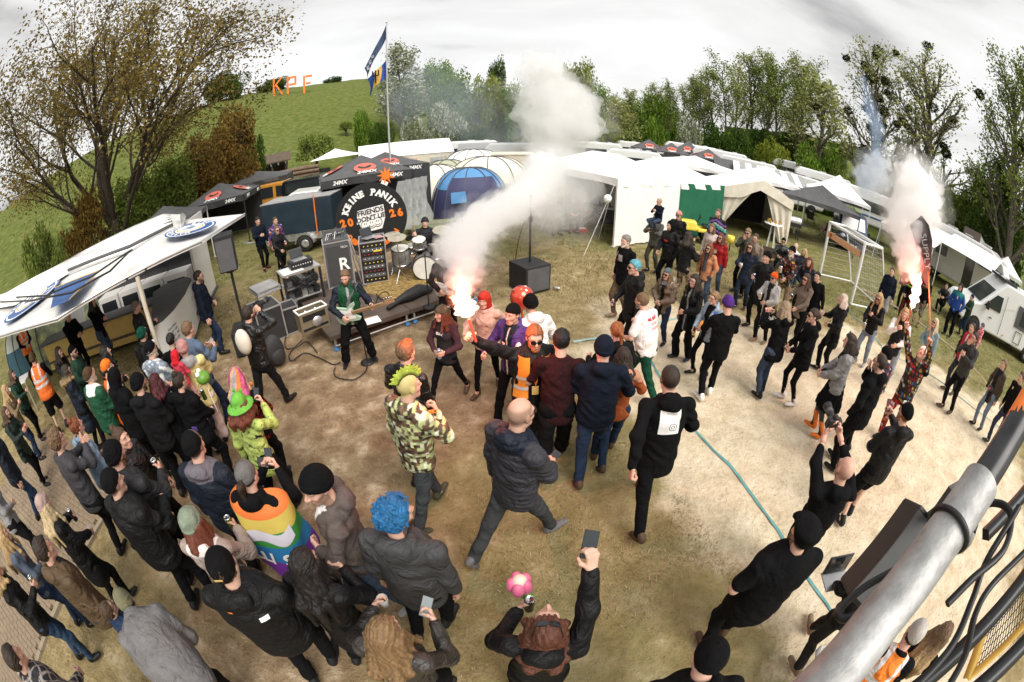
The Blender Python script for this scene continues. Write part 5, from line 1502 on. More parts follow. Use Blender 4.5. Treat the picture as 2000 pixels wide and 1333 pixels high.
def nets(f,lo,hi,h):
 lo=aa(lo,float);hi=aa(hi,float)
 n=np.maximum(4,np.ceil((hi-lo)/h).astype(int)+1)
 ax=[lo[i]+h*np.arange(n[i])for i in rg(3)]
 g=np.stack(np.meshgrid(*ax,indexing='ij'),-1).reshape(-1,3).astype(np.float32)
 d=f(g).reshape(n)
 s=d<0
 cs=np.zeros(n-1,np.int8)
 for i in(0,1):
  for j in(0,1):
   for k in(0,1):
    cs+=s[i:n[0]-1+i,j:n[1]-1+j,k:n[2]-1+k]
 act=(cs>0)&(cs<8)
 idx=np.argwhere(act)
 if len(idx)==0:return np.zeros((0,3)),np.zeros((0,4),int)
 num=np.full(n-1,-1,np.int64);num[act]=np.arange(len(idx))
 acc=np.zeros((len(idx),3));cnt=np.zeros(len(idx))
 I,J,K=idx.T
 C=[(0,0,0),(1,0,0),(0,1,0),(1,1,0),(0,0,1),(1,0,1),(0,1,1),(1,1,1)]
 E=[(0,1),(2,3),(4,5),(6,7),(0,2),(1,3),(4,6),(5,7),(0,4),(1,5),(2,6),(3,7)]
 dv=[d[I+c[0],J+c[1],K+c[2]]for c in C]
 for a,b in E:
  m=(dv[a]<0)!=(dv[b]<0)
  if not m.any():continue
  t=dv[a][m]/(dv[a][m]-dv[b][m])
  pa=ar(C[a]);pb=ar(C[b])
  acc[m]+=pa+(pb-pa)*t[:,None];cnt[m]+=1
 v=lo+h*(idx+acc/cnt[:,None])
 quads=[]
 for axis in rg(3):
  sl0=[slice(1,n[i]-1)for i in rg(3)];sl0[axis]=slice(0,n[axis]-1)
  sl1=list(sl0);sl1[axis]=slice(1,n[axis])
  a=s[tuple(sl0)];b=s[tuple(sl1)]
  ch=np.argwhere(a!=b)
  if len(ch)==0:continue
  off=ar([1,1,1]);off[axis]=0
  e=ch+off
  u,w=(axis+1)%3,(axis+2)%3
  du=np.zeros(3,int);du[u]=1
  dw=np.zeros(3,int);dw[w]=1
  q=np.stack([num[tuple((e-du-dw).T)],num[tuple((e-dw).T)],num[tuple(e.T)],num[tuple((e-du).T)]],-1)
  flip=~a[tuple(ch.T)]
  q[flip]=q[flip][:,::-1]
  quads.append(q)
 q=np.concatenate(quads)if quads else np.zeros((0,4),int)
 q=q[(q>=0).all(1)]
 return v,q
def pbox(prims,pad=.03):
 lo=np.full(3,1e9);hi=np.full(3,-1e9)
 for pr in prims:
  if pr[0]=='c':
   r=max(pr[3],pr[4])
   for q in(pr[1],pr[2]):
    lo=np.minimum(lo,aa(q)-r);hi=np.maximum(hi,aa(q)+r)
  elif pr[0]=='e':
   r=np.max(pr[2]);lo=np.minimum(lo,aa(pr[1])-r);hi=np.maximum(hi,aa(pr[1])+r)
  else:
   r=pr[3]+pr[4];lo=np.minimum(lo,aa(pr[1])-r);hi=np.maximum(hi,aa(pr[1])+r)
 return lo-pad,hi+pad
def folds(p,amp,seed,freq=1.0):
 x,y,z=p[:,0]*freq,p[:,1]*freq,p[:,2]*freq
 s=seed*1.7
 w=np.sin(13*z+9*x+s)+np.sin(11*y-8*z+2*s)
 a=np.sin(38*z+16*x+1.6*w+s)*np.sin(9*x-7*y+5*z+s)
 b=np.sin(27*(x+z)-22*y+1.9*w+3*s)
 c=np.sin(17*z-21*x+12*y+1.3*w)
 return 1.5*amp*(.5*a+.35*b+.3*c)
M_skin=mat('skin',attr='Col',rough=.55,var=.10,scale=30,spec=.35)
M_fab=mat('garment_cloth',attr='Col',rough=.9,var=.22,scale=14,bump=.25,bscale=260,spec=.10,fold=.55)
M_shell=mat('garment_shell',attr='Col',rough=.6,var=.18,scale=10,bump=.2,bscale=60,spec=.22,fold=.8)
M_leather=mat('garment_leather',attr='Col',rough=.34,var=.2,scale=18,bump=.3,bscale=70,spec=.5,fold=.8)
M_denim=mat('garment_denim',attr='Col',rough=.88,var=.28,scale=10,bump=.25,bscale=300,spec=.12,fold=.6)
M_hairm=mat('hair_strands',attr='Col',rough=.5,var=.35,scale=60,bump=.5,bscale=120,spec=.35)
M_shoe=mat('shoe_leather',attr='Col',rough=.6,var=.2,scale=25,spec=.3)
M_sung=mat('sunglass_lens',(.010,.010,.012),.12,var=.1,spec=.7)
M_frame=mat('spectacle_frame',(.03,.025,.022),.35,var=.1)
SKIN=[(.50,.30,.215),(.55,.335,.25),(.47,.27,.185),(.58,.37,.285)]
C_=dict(black=(.0095,.0095,.0105),jet=(.0055,.0055,.0062),char=(.030,.030,.032),grey=(.12,.12,.122),lgrey=(.30,.30,.30),navy=(.012,.018,.038),dnavy=(.008,.012,.022),white=(.78,.77,.75),cream=(.62,.56,.45),jean=(.045,.066,.105),djean=(.018,.032,.065),ljean=(.16,.21,.28),gjean=(.05,.055,.06),brown=(.075,.045,.025),tan=(.22,.155,.095),olive=(.06,.06,.035),green=(.012,.085,.035),dgreen=(.012,.04,.025),red=(.42,.025,.025),wine=(.075,.012,.014),orange=(.72,.19,.03),peach=(.62,.32,.17),pink=(.66,.36,.34),rose=(.62,.50,.46),yellow=(.66,.55,.20),lime=(.42,.52,.14),purple=(.075,.03,.20),lblue=(.25,.36,.40),teal=(.02,.13,.15),royal=(.02,.06,.32),taupe=(.19,.145,.11),h_black=(.012,.010,.009),h_dark=(.028,.018,.012),h_brown=(.070,.040,.022),h_lbrown=(.16,.095,.05),h_blond=(.42,.28,.13),h_white=(.66,.60,.50),h_grey=(.20,.19,.18),h_red=(.19,.055,.02),h_ginger=(.27,.095,.03),h_auburn=(.13,.035,.018),h_blue=(.018,.13,.30),h_lime=(.40,.48,.06),h_wine=(.06,.010,.012))
def CL(c):return C_[c]if isinstance(c,str)else c
ARMS={'down':((.27,.03,.80),'relax',(.3,-.6,0)),'pocket':((.235,.085,.93),'none',(.6,-.5,0)),'cup':((.12,.34,1.20),'grip',(.5,-.2,-.6)),'low':((.10,.30,1.02),'grip',(.5,-.3,-.4)),'chest':((.06,.26,1.26),'grip',(.6,-.1,-.5)),'phone':((.07,.36,1.40),'grip',(.5,0,-.8)),'read':((.07,.34,1.15),'grip',(.5,0,-.7)),'camera':((.06,.24,1.58),'grip',(.7,.2,-.6)),'up':((.22,.20,2.08),'grip',(.7,.2,-.3)),'face':((.03,.19,1.48),'relax',(.5,.2,-.7)),'cross':((-.10,.24,1.17),'relax',(.6,.1,-.5)),'back':((.14,-.20,.98),'relax',(.6,-.5,0)),'run':((.24,.30,1.12),'fist',(.4,-.7,-.2)),'swing':((.33,-.30,1.0),'fist',(.4,-.6,.2)),'clap':((.03,.34,1.36),'flat',(.6,0,-.5)),'belly':((.05,.22,1.06),'relax',(.6,-.2,-.2)),'lap':((.12,.42,.72),'relax',(.5,-.2,-.2)),'high':((.12,.30,1.92),'grip',(.7,.2,-.3))}
LEGS={'stand':((.11,.02),(.11,-.02)),'wide':((.26,.02),(.26,0)),'step':((.10,.26),(.10,-.26)),'stepL':((.10,-.26),(.10,.26)),'stride':((.09,.42),(.09,-.40)),'strideL':((.09,-.40),(.09,.42)),'feet':((.09,.10),(.12,-.08))}
HEAD0=ar([0,.012,1.632])
PEOPLE={}
def unit(v):
 v=aa(v,float);return v/(np.linalg.norm(v)+1e-9)
def rotm(axis,a):
 return ar(Ro(a,3,axis))
def ik(S,T,l1,l2,pole):
 S=aa(S,float);T=aa(T,float)
 d=T-S;L0=np.linalg.norm(d);L1=min(L0,(l1+l2)*.998);u=d/(L0+1e-9)
 a=(l1*l1-l2*l2+L1*L1)/(2*L1);h=sqrt(max(0,l1*l1-a*a))
 pl=aa(pole,float);pl=pl-u*(pl@u);pl=unit(pl)
 return S+u*a+pl*h,S+u*L1
def hand_prims(W,fd,th,mode,s):
 fd=unit(fd);th=unit(th-fd*(th@fd));pn=np.cross(fd,th)
 pr=[]
 kn=W+fd*.088*s
 for i,o in enumerate((-.030,-.010,.010,.030)):
  a=W+fd*.015*s+th*o*.75*s;b=kn+th*o*s
  pr.append(('c',a,b,.0165*s,.0135*s))
 ln=[.066,.078,.084,.074]
 curl={'relax':(.35,.45,.4),'grip':(.75,.95,.7),'fist':(1.25,1.4,1.1),'flat':(.03,.06,.04)}[mode]
 for i,o in enumerate((-.032,-.011,.011,.032)):
  p=kn+th*o*s;d=fd.copy();an=0
  for j,fr in enumerate((.46,.30,.24)):
   an+=curl[j]
   dj=fd*cos(an)+pn*sin(an)
   q=p+dj*ln[i]*fr*s
   pr.append(('c',p,q,(.0102-.001*j)*s,(.0092-.001*j)*s));p=q
 t0=W+fd*.022*s+th*.026*s
 if mode in('grip','fist'):
  t1=t0+(th*.030+fd*.022+pn*.026)*s;t2=t1+(fd*.022+pn*.030-th*.004)*s
 else:
  t1=t0+(th*.030+fd*.030)*s;t2=t1+(fd*.032+th*.008+pn*.008)*s
 pr.append(('c',t0,t1,.0145*s,.0118*s));pr.append(('c',t1,t2,.0112*s,.0092*s))
 grip=W+fd*.088*s+pn*.040*s
 return pr,grip,pn,th
def mesh_parts(chunks):
 V_,F_,Cc=[],[],[];o=0
 for v,f,c in chunks:
  if len(v)==0:continue
  V_.append(v);F_.append(f+o);Cc.append(c);o+=len(v)
 return np.concatenate(V_),np.concatenate(F_),np.concatenate(Cc)
class Person:
 pass
def hl_line(y,style):
 ys=[-.11,-.03,.012,.03,.055,.10]
 zs={'short':[-.085,-.05,-.005,.035,.066,.088],'beanie':[-.02,-.005,.012,.025,.036,.048],'cap':[-.005,.012,.028,.036,.045,.055],'long':[-.2,-.16,-.04,.03,.062,.084]}[style]
 return np.interp(y,ys,zs)
def person(px,py,face=(1040,840),h=1.75,foot=None,top=('jacket','black'),bot=('trousers','jet'),shoes='black',hair=('short','h_dark'),hat=None,glasses=None,beard=None,R_='down',L_='down',legs='feet',lean=.0,roll=.0,look=None,pitch=.0,w=1.0,sex='m',skin=1,label='',child=False,yaw=None,seat=None,z0=.0,body_d=None,twist=0,print_=None,mood='',group=None,neck=None,dist=None):
 if py>830 and px<1500 and not child:h*=1.08
 elif py>680 and px<560 and not child:h*=1.04
 w+=.10+.14*(px<450 and py>600)
 s=h/1.75
 if child:s*=1.0
 zh=z0+(HEAD0[2]if seat is None else HEAD0[2]-.92+seat/s)*s
 if dist is not None:
  P=atd(px,py,dist);zh_=P.z;P=Vector((P.x,P.y,0))
  if z0==.0:z0=.0
 else:
  P=at(px,py,zh)
 if foot is not None:
  Fp=at(foot[0],foot[1],z0)
  dh=hypot(P.x,P.y);df=hypot(Fp.x,Fp.y)
  k=(.5*dh+.5*df)
  u=(Vector((P.x,P.y,0)).normalized()+Vector((Fp.x,Fp.y,0)).normalized()).normalized()
  P=u*k
  u2=Vector((P.x,P.y,0))
  rh=ray(px,py);zt=EYE+rh.z/hypot(rh.x,rh.y)*u2.length
  s=max(.86*s,min(1.10*s,(zt-z0)/HEAD0[2]))if not seat else s
 base=Vector((P.x,P.y,z0))
 if yaw is None:
  Tg=at(face[0],face[1],0)if face[1]>330 else polar(azel_(face[0],face[1]),60)
  yaw=atan2(-(Tg.x-P.x),Tg.y-P.y)
 else:
  yaw=R(yaw)
 D=sqrt(P.x**2+P.y**2+(EYE-zh)**2)if body_d is None else body_d
 vg=min(.034,max(.0115,.0029*D));vh=min(.0145,max(.0048,.00135*D));vf=min(.0105,max(.0045,.0012*D))
 fem=sex=='f'
 ww=w*(.93 if fem else 1.0)
 J={}
 hipz=(.92 if seat is None else seat/s)
 J['P']=ar([0,0,hipz])
 def up(p):
  q=ar(p,float)-[0,0,.92]
  q=rotm('Z',R(twist))@q
  q=rotm('X',-R(lean))@(rotm('Y',R(roll))@q)
  return(q+J['P'])
 shw=(.185 if not fem else.165)*(.6+.4*w)
 J['W'],J['C'],J['N']=up((0,.005,1.10)),up((0,.01,1.31)),up((0,-.01,1.475))
 J['SR'],J['SL']=up((shw,-.01,1.408)),up((-shw,-.01,1.408))
 hc=up((0,.045 if neck is None else neck,1.632))
 F=rotm('X',-R(lean))@(rotm('Y',R(roll))@(rotm('Z',R(twist))@ar([0,1,0])))
 U=rotm('X',-R(lean))@(rotm('Y',R(roll))@ar([0,0,1.0]))
 X=np.cross(F,U)
 if fem:hipw=.098
 else:hipw=.088
 for sd,nm in((1,'R'),(-1,'L')):
  J['H'+nm]=J['P']+ar([sd*hipw,0,-.02])
 if isinstance(legs,str):
  if legs=='sit':
   fr,fl=(.12,.42),(.12,.40)
  else:
   fr,fl=LEGS[legs]
  ft={'R':ar([fr[0],fr[1],.085]),'L':ar([-fl[0],fl[1],.085])}
 else:
  ft={k:ar(v,float)for k,v in legs.items()}
 for nm,sd in(('R',1),('L',-1)):
  pole=(sd*.25,1,0)if legs!='sit' else(sd*.15,1,.9)
  J['K'+nm],J['A'+nm]=ik(J['H'+nm],ft[nm],.43,.425,pole)
 arms={}
 for nm,sd,spec in(('R',1,R_),('L',-1,L_)):
  if isinstance(spec,str):t,mode,pole=ARMS[spec]
  else:t,mode,pole=spec
  t=ar([sd*t[0],t[1],t[2]]);pole=ar([sd*pole[0],pole[1],pole[2]])
  T=up(t)if t[2]>.98 or seat is None else ar(t)
  E,Wr=ik(J['S'+nm],T,.285,.255,rotm('X',-R(lean))@pole)
  arms[nm]=(E,Wr,mode)
 root=empty('person',base,yaw,label,'person',group)
 root.scale=(s,s,s)
 seed=(int(px)*7+int(py)*13)%97
 rs=np.random.default_rng(seed)
 sk=ar(SKIN[skin])*rs.uniform(.93,1.05)
 if look is None:ly=.0
 else:ly=R(look)
 HR=rotm('X',-R(lean*.55))@rotm('Y',R(roll*.4))@rotm('Z',ly+R(twist))@rotm('X',R(pitch))
 hs=(1.0 if not fem else.965)*(1.0 if not child else 1.18)
 def H2L(v):return(v*hs)@HR.T+hc
 chunks=[]
 hb=(None if not beard else tuple(ar(CL(hair[1]))*.55+sk*.30)if beard=='stubble' else CL(beard))
 hcol=ar(CL(hair[1]))if hair else sk*.5
 smile='smile' in mood;openm='open' in mood
 headp=[('e',(0,-.012,.030),(.074,.094,.092)),('e',(0,.022,-.030),(.058,.068,.084)),('c',(-.012,.064,-.096),(.012,.064,-.096),.021,.021),('c',(-.040,-.005,-.06),(-.014,.06,-.095),.026,.02),('c',(.040,-.005,-.06),(.014,.06,-.095),.026,.02),('e',(-.036,.050,-.022),(.027,.03,.026)),('e',(.036,.050,-.022),(.027,.03,.026)),('c',(-.036,.072,.026),(.036,.072,.026),.015,.015)]
 fine=[('c',(0,.090,.012),(0,.113,-.026),.0075,.0125),('e',(-.0105,.100,-.032),(.009,.010,.008)),('e',(.0105,.100,-.032),(.009,.010,.008)),('c',(-.020,.0835,-.060),(.020,.0835,-.060),.0068,.0068),('c',(-.017,.0825,-.071),(.017,.0825,-.071),.0075,.0075)]
 ears=[('e',(-.077,-.008,-.002),(.011,.022,.033)),('e',(.077,-.008,-.002),(.011,.022,.033))]
 nb=(np.linalg.inv(HR)@(J['N']-hc))/hs
 neckp=[('c',(0,-.018,-.06),nb+ar([0,0,-.02]),.054 if not fem else.046,.060 if not fem else.052)]
 def fhead(p):
  d=ev(p,headp,.022)
  d=smin(d,ev(p,fine,.008),.010)
  d=smin(d,ev(p,neckp,.01),.022)
  d=np.minimum(d,smin(d,ev(p,ears,.005),.010))
  for sx in(-1,1):
   so=sd_ell(p,(sx*.031,.098,.004),(.017,.020,.0115))
   d=-smin(-d,so,.012)
   ey=sd_ell(p,(sx*.0315,.0725,.004),(.0145,.0145,.0125))
   d=np.minimum(d,ey)
  if openm:
   d=-smin(-d,sd_ell(p,(0,.095,-.066),(.018,.022,.010)),.004)
  return d
 lo=ar([-.105,-.125,min(-.24,nb[2]-.04)]);hi=ar([.105,.14,.14])
 lo=np.minimum(lo,nb-.07);hi=np.maximum(hi,nb+.07)
 v,f=nets(fhead,lo,hi,vh)
 x,y,z=v.T
 c=np.tile(sk,(len(v),1))
 def blend(mask,col,a=1.0):
  m=(np.clip(mask,0,1)*a)[:,None]
  c[:]=c*(1-m)+aa(col)*m
 soft=lambda q,wd:np.clip(q/wd,0,1)
 wd=max(.003,vh*.7)
 blend(np.exp(-(((np.abs(x)-.04)/.02)**2+((z+.02)/.022)**2))*(y>.03),sk*[1.12,.78,.74],.55)
 blend(np.exp(-((x/.014)**2+((z+.028)/.016)**2))*(y>.09),sk*[1.1,.8,.76],.5)
 lipm=np.exp(-((x/.024)**4+((z+.0655)/.0105)**4))*(y>.07)
 blend(lipm,sk*([.80,.42,.42]if not fem else[.85,.30,.32]),.85)
 if smile and not openm:blend(np.exp(-((x/.019)**4+((z+.0655)/.0048)**4))*(y>.07),(.75,.70,.64),.9)
 if openm:blend(np.exp(-((x/.018)**4+((z+.067)/.009)**4))*(y>.05)*(y<.087),(.10,.02,.02),1)
 br=np.exp(-(((np.abs(x)-.032)/.020)**4+((z-.026+.12*(np.abs(x)-.03)**1)/.0055)**4))*(y>.05)
 blend(br,np.minimum(hcol*.7,sk*.5),.85)
 for sx in(-1,1):
  de=np.sqrt((x-sx*.0315)**2+(z-.004)**2)
  on=(y>.072)&(np.abs(z-.004)<.0095)
  blend(soft(.0150-de,wd)*on,(.60,.56,.52),.95)
  blend(soft(.0075-de,wd)*on,(.05,.035,.025),1)
  blend(np.exp(-(((x-sx*.0315)/.017)**4+((z-.0145)/.0035)**4))*(y>.06),sk*.35,.8)
 if hair and hair[0]in('buzz','fade','balding','mohawk'):
  hz=hl_line(y,'short')
  m=soft(z-hz,.012)
  if hair[0]=='balding':m=m*soft(.085-z,.02)*(y<.05)
  blend(m,hcol*.8+sk*.2,.55 if hair[0]in('mohawk','balding')else.85)
 if beard:
  m=soft(-.022-z+.5*np.clip(y-.02,0,1)*0,.02)*soft(y+.005,.02)*(z>-.125)*soft(.012+np.abs(x)*1.2-.0+(-z-.045)*1.5,.012)
  m=np.maximum(soft(-.05-z,.015)*soft(y+.0,.02)*(z>-.13),np.exp(-((x/.03)**4+((z+.048)/.007)**4))*(y>.07))
  m=np.maximum(m,soft(np.abs(x)-.052,.008)*soft(-.005-z,.02)*(y>-.02)*(y<.06))
  m=m*(1-lipm)
  blend(m,ar(hb)*.85+sk*.1,.9)
 chunks.append((H2L(v),f,c))
 holds={}
 bare=top[0]in('tshirt','vest_bare')
 opts=top[2]if len(top)>2 else{}
 for nm,sd in(('R',1),('L',-1)):
  E,Wr,mode=arms[nm]
  fd=unit(Wr-E)
  th=ar([0,0,1.0])if abs(fd[2])<.80 else(ar([0,1.0,0])if fd[2]<0 else ar([-sd*.6,-.5,0]))
  th=unit(th-fd*(th@fd))
  pn=np.cross(fd,th)
  if mode=='none':continue
  md=mode
  pr,grip,pn,th=hand_prims(Wr,fd,th if sd>0 else th,md,1.0 if not fem else.92)
  want=ar([-sd,.15,0])if abs(fd[2])<.8 or fd[2]<0 else ar([0,1.0,0])
  if pn@want<0:
   def mir(q):q=aa(q)-Wr;return Wr+q-2*pn*(q@pn)
   pr=[(a[0],mir(a[1]),mir(a[2]),*a[3:])for a in pr];grip=mir(grip)
  holds[nm]=(grip,fd,th,Wr)
  fa=[('c',E+(Wr-E)*(.35 if bare else.8),Wr,.040 if bare else.030,.027)]
  allp=pr+fa
  lo,hi=pbox(allp,.012)
  v,f=nets(lambda p:ev(p,allp,.012),lo,hi,vf)
  if len(v):
   c=np.tile(sk*[1.02,.97,.95],(len(v),1))
   chunks.append((v,f,c))
 tr=.80
 core=[('c',J['P'],J['W'],.14*tr,.125*tr,.72,F),('c',J['W'],J['C'],.125*tr,.15*tr,.7,F),('c',J['C'],J['N']-U*.05,.15*tr,.08,.7,F),('c',J['SR'],J['SL'],.05,.05),('c',J['N']-U*.06,J['N']+(hc-J['N'])*.4,.05,.045)]
 bl=bot[0]in('shorts','skirt')
 for nm in 'RL':
  E,Wr,mode=arms[nm]
  core+=[('c',J['S'+nm],E,.046,.036),('c',E,Wr,.038,.024)]
  core+=[('c',J['H'+nm],J['K'+nm],.076,.050),('c',J['K'+nm]-ar([0,.012,0]),J['A'+nm],.052,.034),('c',J['A'+nm],J['A'+nm]+ar([0,.03,-.02]),.034,.03)]
 lo,hi=pbox(core,.03)
 cv=max(.020,vg*1.3)if(bare or bl)else.032
 v,f=nets(lambda p:ev(p,core,.03),lo,hi,cv)
 c=np.tile(sk,(len(v),1))
 if bot[0]=='skirt' and len(bot)>2:c[v[:,2]<.9]=CL(bot[2])
 chunks.append((v,f,c))
 v,f,c=mesh_parts(chunks)
 npmesh('body',v,f,M_skin,root,colors=c)
 bc=ar(CL(bot[1]));bo=bot[-1]if isinstance(bot[-1],dict)else{}
 slim=bot[0]in('leggings',);wide=bot[0]=='wide'
 lw=(.84 if slim else 1.2 if wide else 1.0)*(.9+.1*ww)
 pel=[('c',J['P']+U*.09,J['P']-ar([0,0,.04]),(.150 if not fem else.142)*ww,(.163 if not fem else.172)*ww,.74,ar([0,1.,0]))]
 if bot[0]=='skirt':
  prims=pel+[('c',J['P'],J['P']-ar([0,0,.34]),.17*ww,.25*ww,.9,ar([0,1.,0]))]
  seatp=prims
  lo,hi=pbox(prims);hi[2]=min(hi[2],J['P'][2]+.14)
  zb=J['P'][2]-.40
  fn=lambda p:np.maximum(ev(p,prims,.04)+folds(p,.006,seed)+.018*np.sin(14*np.arctan2(p[:,0],p[:,1]))*np.clip((J['P'][2]-p[:,2])/.3,0,1),zb-p[:,2])
  nmn='skirt'
 else:
  prims=list(pel)
  for nm in 'RL':
   Hh,Kk,Aa=J['H'+nm],J['K'+nm],J['A'+nm]
   prims.append(('c',Hh,Kk,(.092 if not fem else.095)*lw*(.85+.15*ww),.066*lw))
   if bot[0]=='shorts':
    e_=Kk+(Kk-Hh)*.02
    prims[-1]=('c',Hh,e_,.098*ww,.085*ww)
   else:
    prims.append(('c',Kk,Aa+(Kk-Aa)*(.10 if not bo.get('boots')else.35),.064*lw,(.047 if slim else.056)*lw if not wide else.082))
  lo,hi=pbox(prims);hi[2]=min(hi[2],J['P'][2]+.13)if seat is None else hi[2]
  amp=.0035 if slim else.0065 if not wide else.009
  fn=lambda p:ev(p,prims,.028)+folds(p,amp,seed,.9)
  nmn='shorts' if bot[0]=='shorts' else 'trousers'
 v,f=nets(fn,lo,hi,vg)
 c=np.tile(bc,(len(v),1))
 if bo.get('pat'):c=pattern(bo['pat'],v,c,seed)
 npmesh(nmn,v,f,M_denim if 'jean' in str(bot[1])else M_fab,root,colors=c)
 sc_=ar(CL(shoes if isinstance(shoes,str)else shoes[0]));sole=ar(CL(shoes[1]))if not isinstance(shoes,str)and shoes[1]else sc_*.7+.008
 bh=shoes[2]if not isinstance(shoes,str)and len(shoes)>2 else.07
 for nm,sd in(('R',1),('L',-1)):
  A=J['A'+nm];fdir=unit(ar([sd*.25,1,0]))if legs!='x' else ar([0,1.,0])
  shin=unit(J['K'+nm]-A)
  tilt=.0
  if isinstance(legs,str)and legs in('stride','step','strideL','stepL')and A[1]<-.1:tilt=.55
  if A[2]>.14:tilt=1.1
  f3=unit(fdir*cos(tilt)-ar([0,0,1.])*sin(tilt))
  u3=unit(ar([0,0,1.])-f3*f3[2])
  heel=A-u3*.045-f3*.045+(u3*(.02 if tilt else 0));toe=heel+f3*(.205 if not fem else.185)
  pr=[('c',heel,heel+f3*.1,.037,.040),('c',heel+f3*.08,toe,.042,.036,.8,u3),('c',heel+u3*.03,A+shin*bh,.042,.046 if bh>.12 else.040)]
  lo,hi=pbox(pr,.015)
  hs0=heel-u3*.037
  fn=lambda p:np.maximum(ev(p,pr,.022),-((p-hs0)@u3.astype(np.float32)))
  v,f=nets(fn,lo,hi,min(.02,vf*1.6))
  hgt=(v-hs0)@u3
  c=np.where((hgt<.022)[:,None],sole,sc_)
  npmesh('shoe',v,f,M_shoe,root,colors=c)
 kind=top[0];tc_=ar(CL(top[1]))
 coat=kind in('coat',);puff=kind=='puffer'
 slv=1.0 if kind in('hoodie','jacket','puffer','sweater','coat','leather','denim','fleece')else(.55 if kind=='tshirt' else .02)
 th={'hoodie':.012,'jacket':.016,'puffer':.026,'sweater':.008,'coat':.018,'leather':.012,'denim':.010,'tshirt':.004,'hivis':.018,'fleece':.014}.get(kind,.01)
 hem={'coat':.40,'tshirt':.06,'puffer':.05,'leather':.03}.get(kind,.08)
 if 'hem' in opts:hem=opts['hem']
 wst=(.142 if not fem else.122)*ww;cst=(.163 if not fem else.148)*ww;hp=(.150 if not fem else.160)*ww
 belly=opts.get('belly',0)
 prims=[('c',J['P']-ar([0,0,hem*.75])if seat is None else J['P'],J['W'],hp+th+(.012 if not coat else.03),wst+th+.012+belly,.76,F),('c',J['W'],J['C'],wst+th+.01+belly,cst+th,.74,F),('c',J['C'],J['N']-U*.055,cst+th-.004,.105+th,.70,F),('c',J['N']-U*.045,J['SR'],.052+th*.6,.050+th*.8),('c',J['N']-U*.045,J['SL'],.052+th*.6,.050+th*.8)]
 if fem and kind not in('puffer','coat','hivis'):
  for sx in(-1,1):prims.append(('e',J['C']+X*sx*.068+F*.075-U*.035,(.062,.055,.062)))
 if belly:prims.append(('e',J['W']+F*.05,(.12+belly,.10+belly,.12)))
 aw=.9+.1*ww
 if slv>.1:
  for nm in 'RL':
   E,Wr,mode=arms[nm];S=J['S'+nm]
   if slv>=1:
    prims+=[('c',S,E,(.053+th*.8)*aw,(.046+th)*aw),('c',E,Wr-(Wr-E)*(.06 if not opts.get('rolled')else.5),(.047+th)*aw,(.033+th*.8)*aw)]
   else:
    prims+=[('c',S,S+(E-S)*.72,(.060+th)*aw,(.060+th)*aw)]
 extra=[]
 if kind in('hoodie','fleece')or opts.get('hood'):
  if opts.get('hood')!='up':
   extra=[('e',J['N']-F*.085+U*.005,(.115,.062,.082),np.stack([X,F,U],1)),('t',J['N']+U*.015+F*.005,unit(U*.9+F*.45),.082,.026)]
 elif kind in('jacket','coat','leather','denim','puffer')or opts.get('collar'):
  extra=[('t',J['N']+U*.018,unit(U+F*.35),.070,.024),('t',J['N']+U*.045,unit(U+F*.35),.066,.018)]
 else:
  extra=[('t',J['N']-U*.012,unit(U+F*.4),.066,.014)]
 amp={'tshirt':.0055,'hoodie':.007,'jacket':.007,'coat':.007,'leather':.006,'puffer':.002,'sweater':.0055,'denim':.005,'hivis':.006,'fleece':.006}.get(kind,.005)
 zi=J['N']+U*.03
 lo,hi=pbox(prims+extra)
 zlow=(J['P']-ar([0,0,hem+.04]))[2]
 Uf=U.astype(np.float32)
 prf=prims if True else prims
 def ftop(p):
  d=ev(p,prims,.036)
  if extra:d=smin(d,ev(p,extra,.018),.02)
  d=d+folds(p,amp,seed)
  if puff or opts.get('quilt'):
   d=d-.009*np.abs(np.sin(p[:,2]*pi/(.075 if puff else.05)))**.6+.004
  d=-smin(-d,sd_cap(p,J['N']-U*.01+F*.005,J['N']+U*.2+F*.03,.053,.066),.008)
  if seat is None and lean<35:d=np.maximum(d,zlow-p[:,2])
  if kind=='hivis':
   for nm,sx in(('R',1),('L',-1)):
    d=-smin(-d,sd_cap(p,J['S'+nm]+X*sx*.06-U*.10,J['S'+nm]+X*sx*.06,.075,.06),.01)
  return d
 v,f=nets(ftop,lo,hi,vg)
 c=np.tile(tc_,(len(v),1))
 loc=(v-J['C'])
 fx,fy,fz=loc@X,loc@F,loc@U
 arm=np.abs(fx)>(.165*ww+.02)
 if 'inner' in opts:
  iw=opts.get('iw',.055)
  m=(np.abs(fx)<iw+.02*np.clip(fz,-1,1)+np.clip(fz-.05,0,1)*.25)&(fy>.02)&~arm&(fz<.2)
  c[m]=CL(opts['inner'])
 if 'hoodc' in opts:
  m=(fz>.10)&(np.abs(fx)<.14)&(np.linalg.norm(v-J['N'],axis=1)<.17)&(fz+.35*np.abs(fy)>.135)
  c[m]=CL(opts['hoodc'])
 if 'yoke' in opts:
  c[(fz>opts.get('yz',.04))&~((fz>.1)&False)]=CL(opts['yoke'])
 if 'sleeve' in opts:
  E0=np.minimum(np.linalg.norm(v-J['SR'],axis=1),np.linalg.norm(v-J['SL'],axis=1))
  dd=np.full(len(v),9.0)
  for nm in 'RL':
   E,Wr,mode=arms[nm];dd=np.minimum(dd,np.minimum(sd_cap(v.astype(np.float32),J['S'+nm],E,.075,.07),sd_cap(v.astype(np.float32),E,Wr,.07,.05)))
  tors=ev(v.astype(np.float32),prims[:3],.02)
  c[(dd<.012)&(tors>.0)]=CL(opts['sleeve'])
 if 'cuffs' in opts:
  for nm in 'RL':
   c[np.linalg.norm(v-arms[nm][1],axis=1)<.085]=CL(opts['cuffs'])
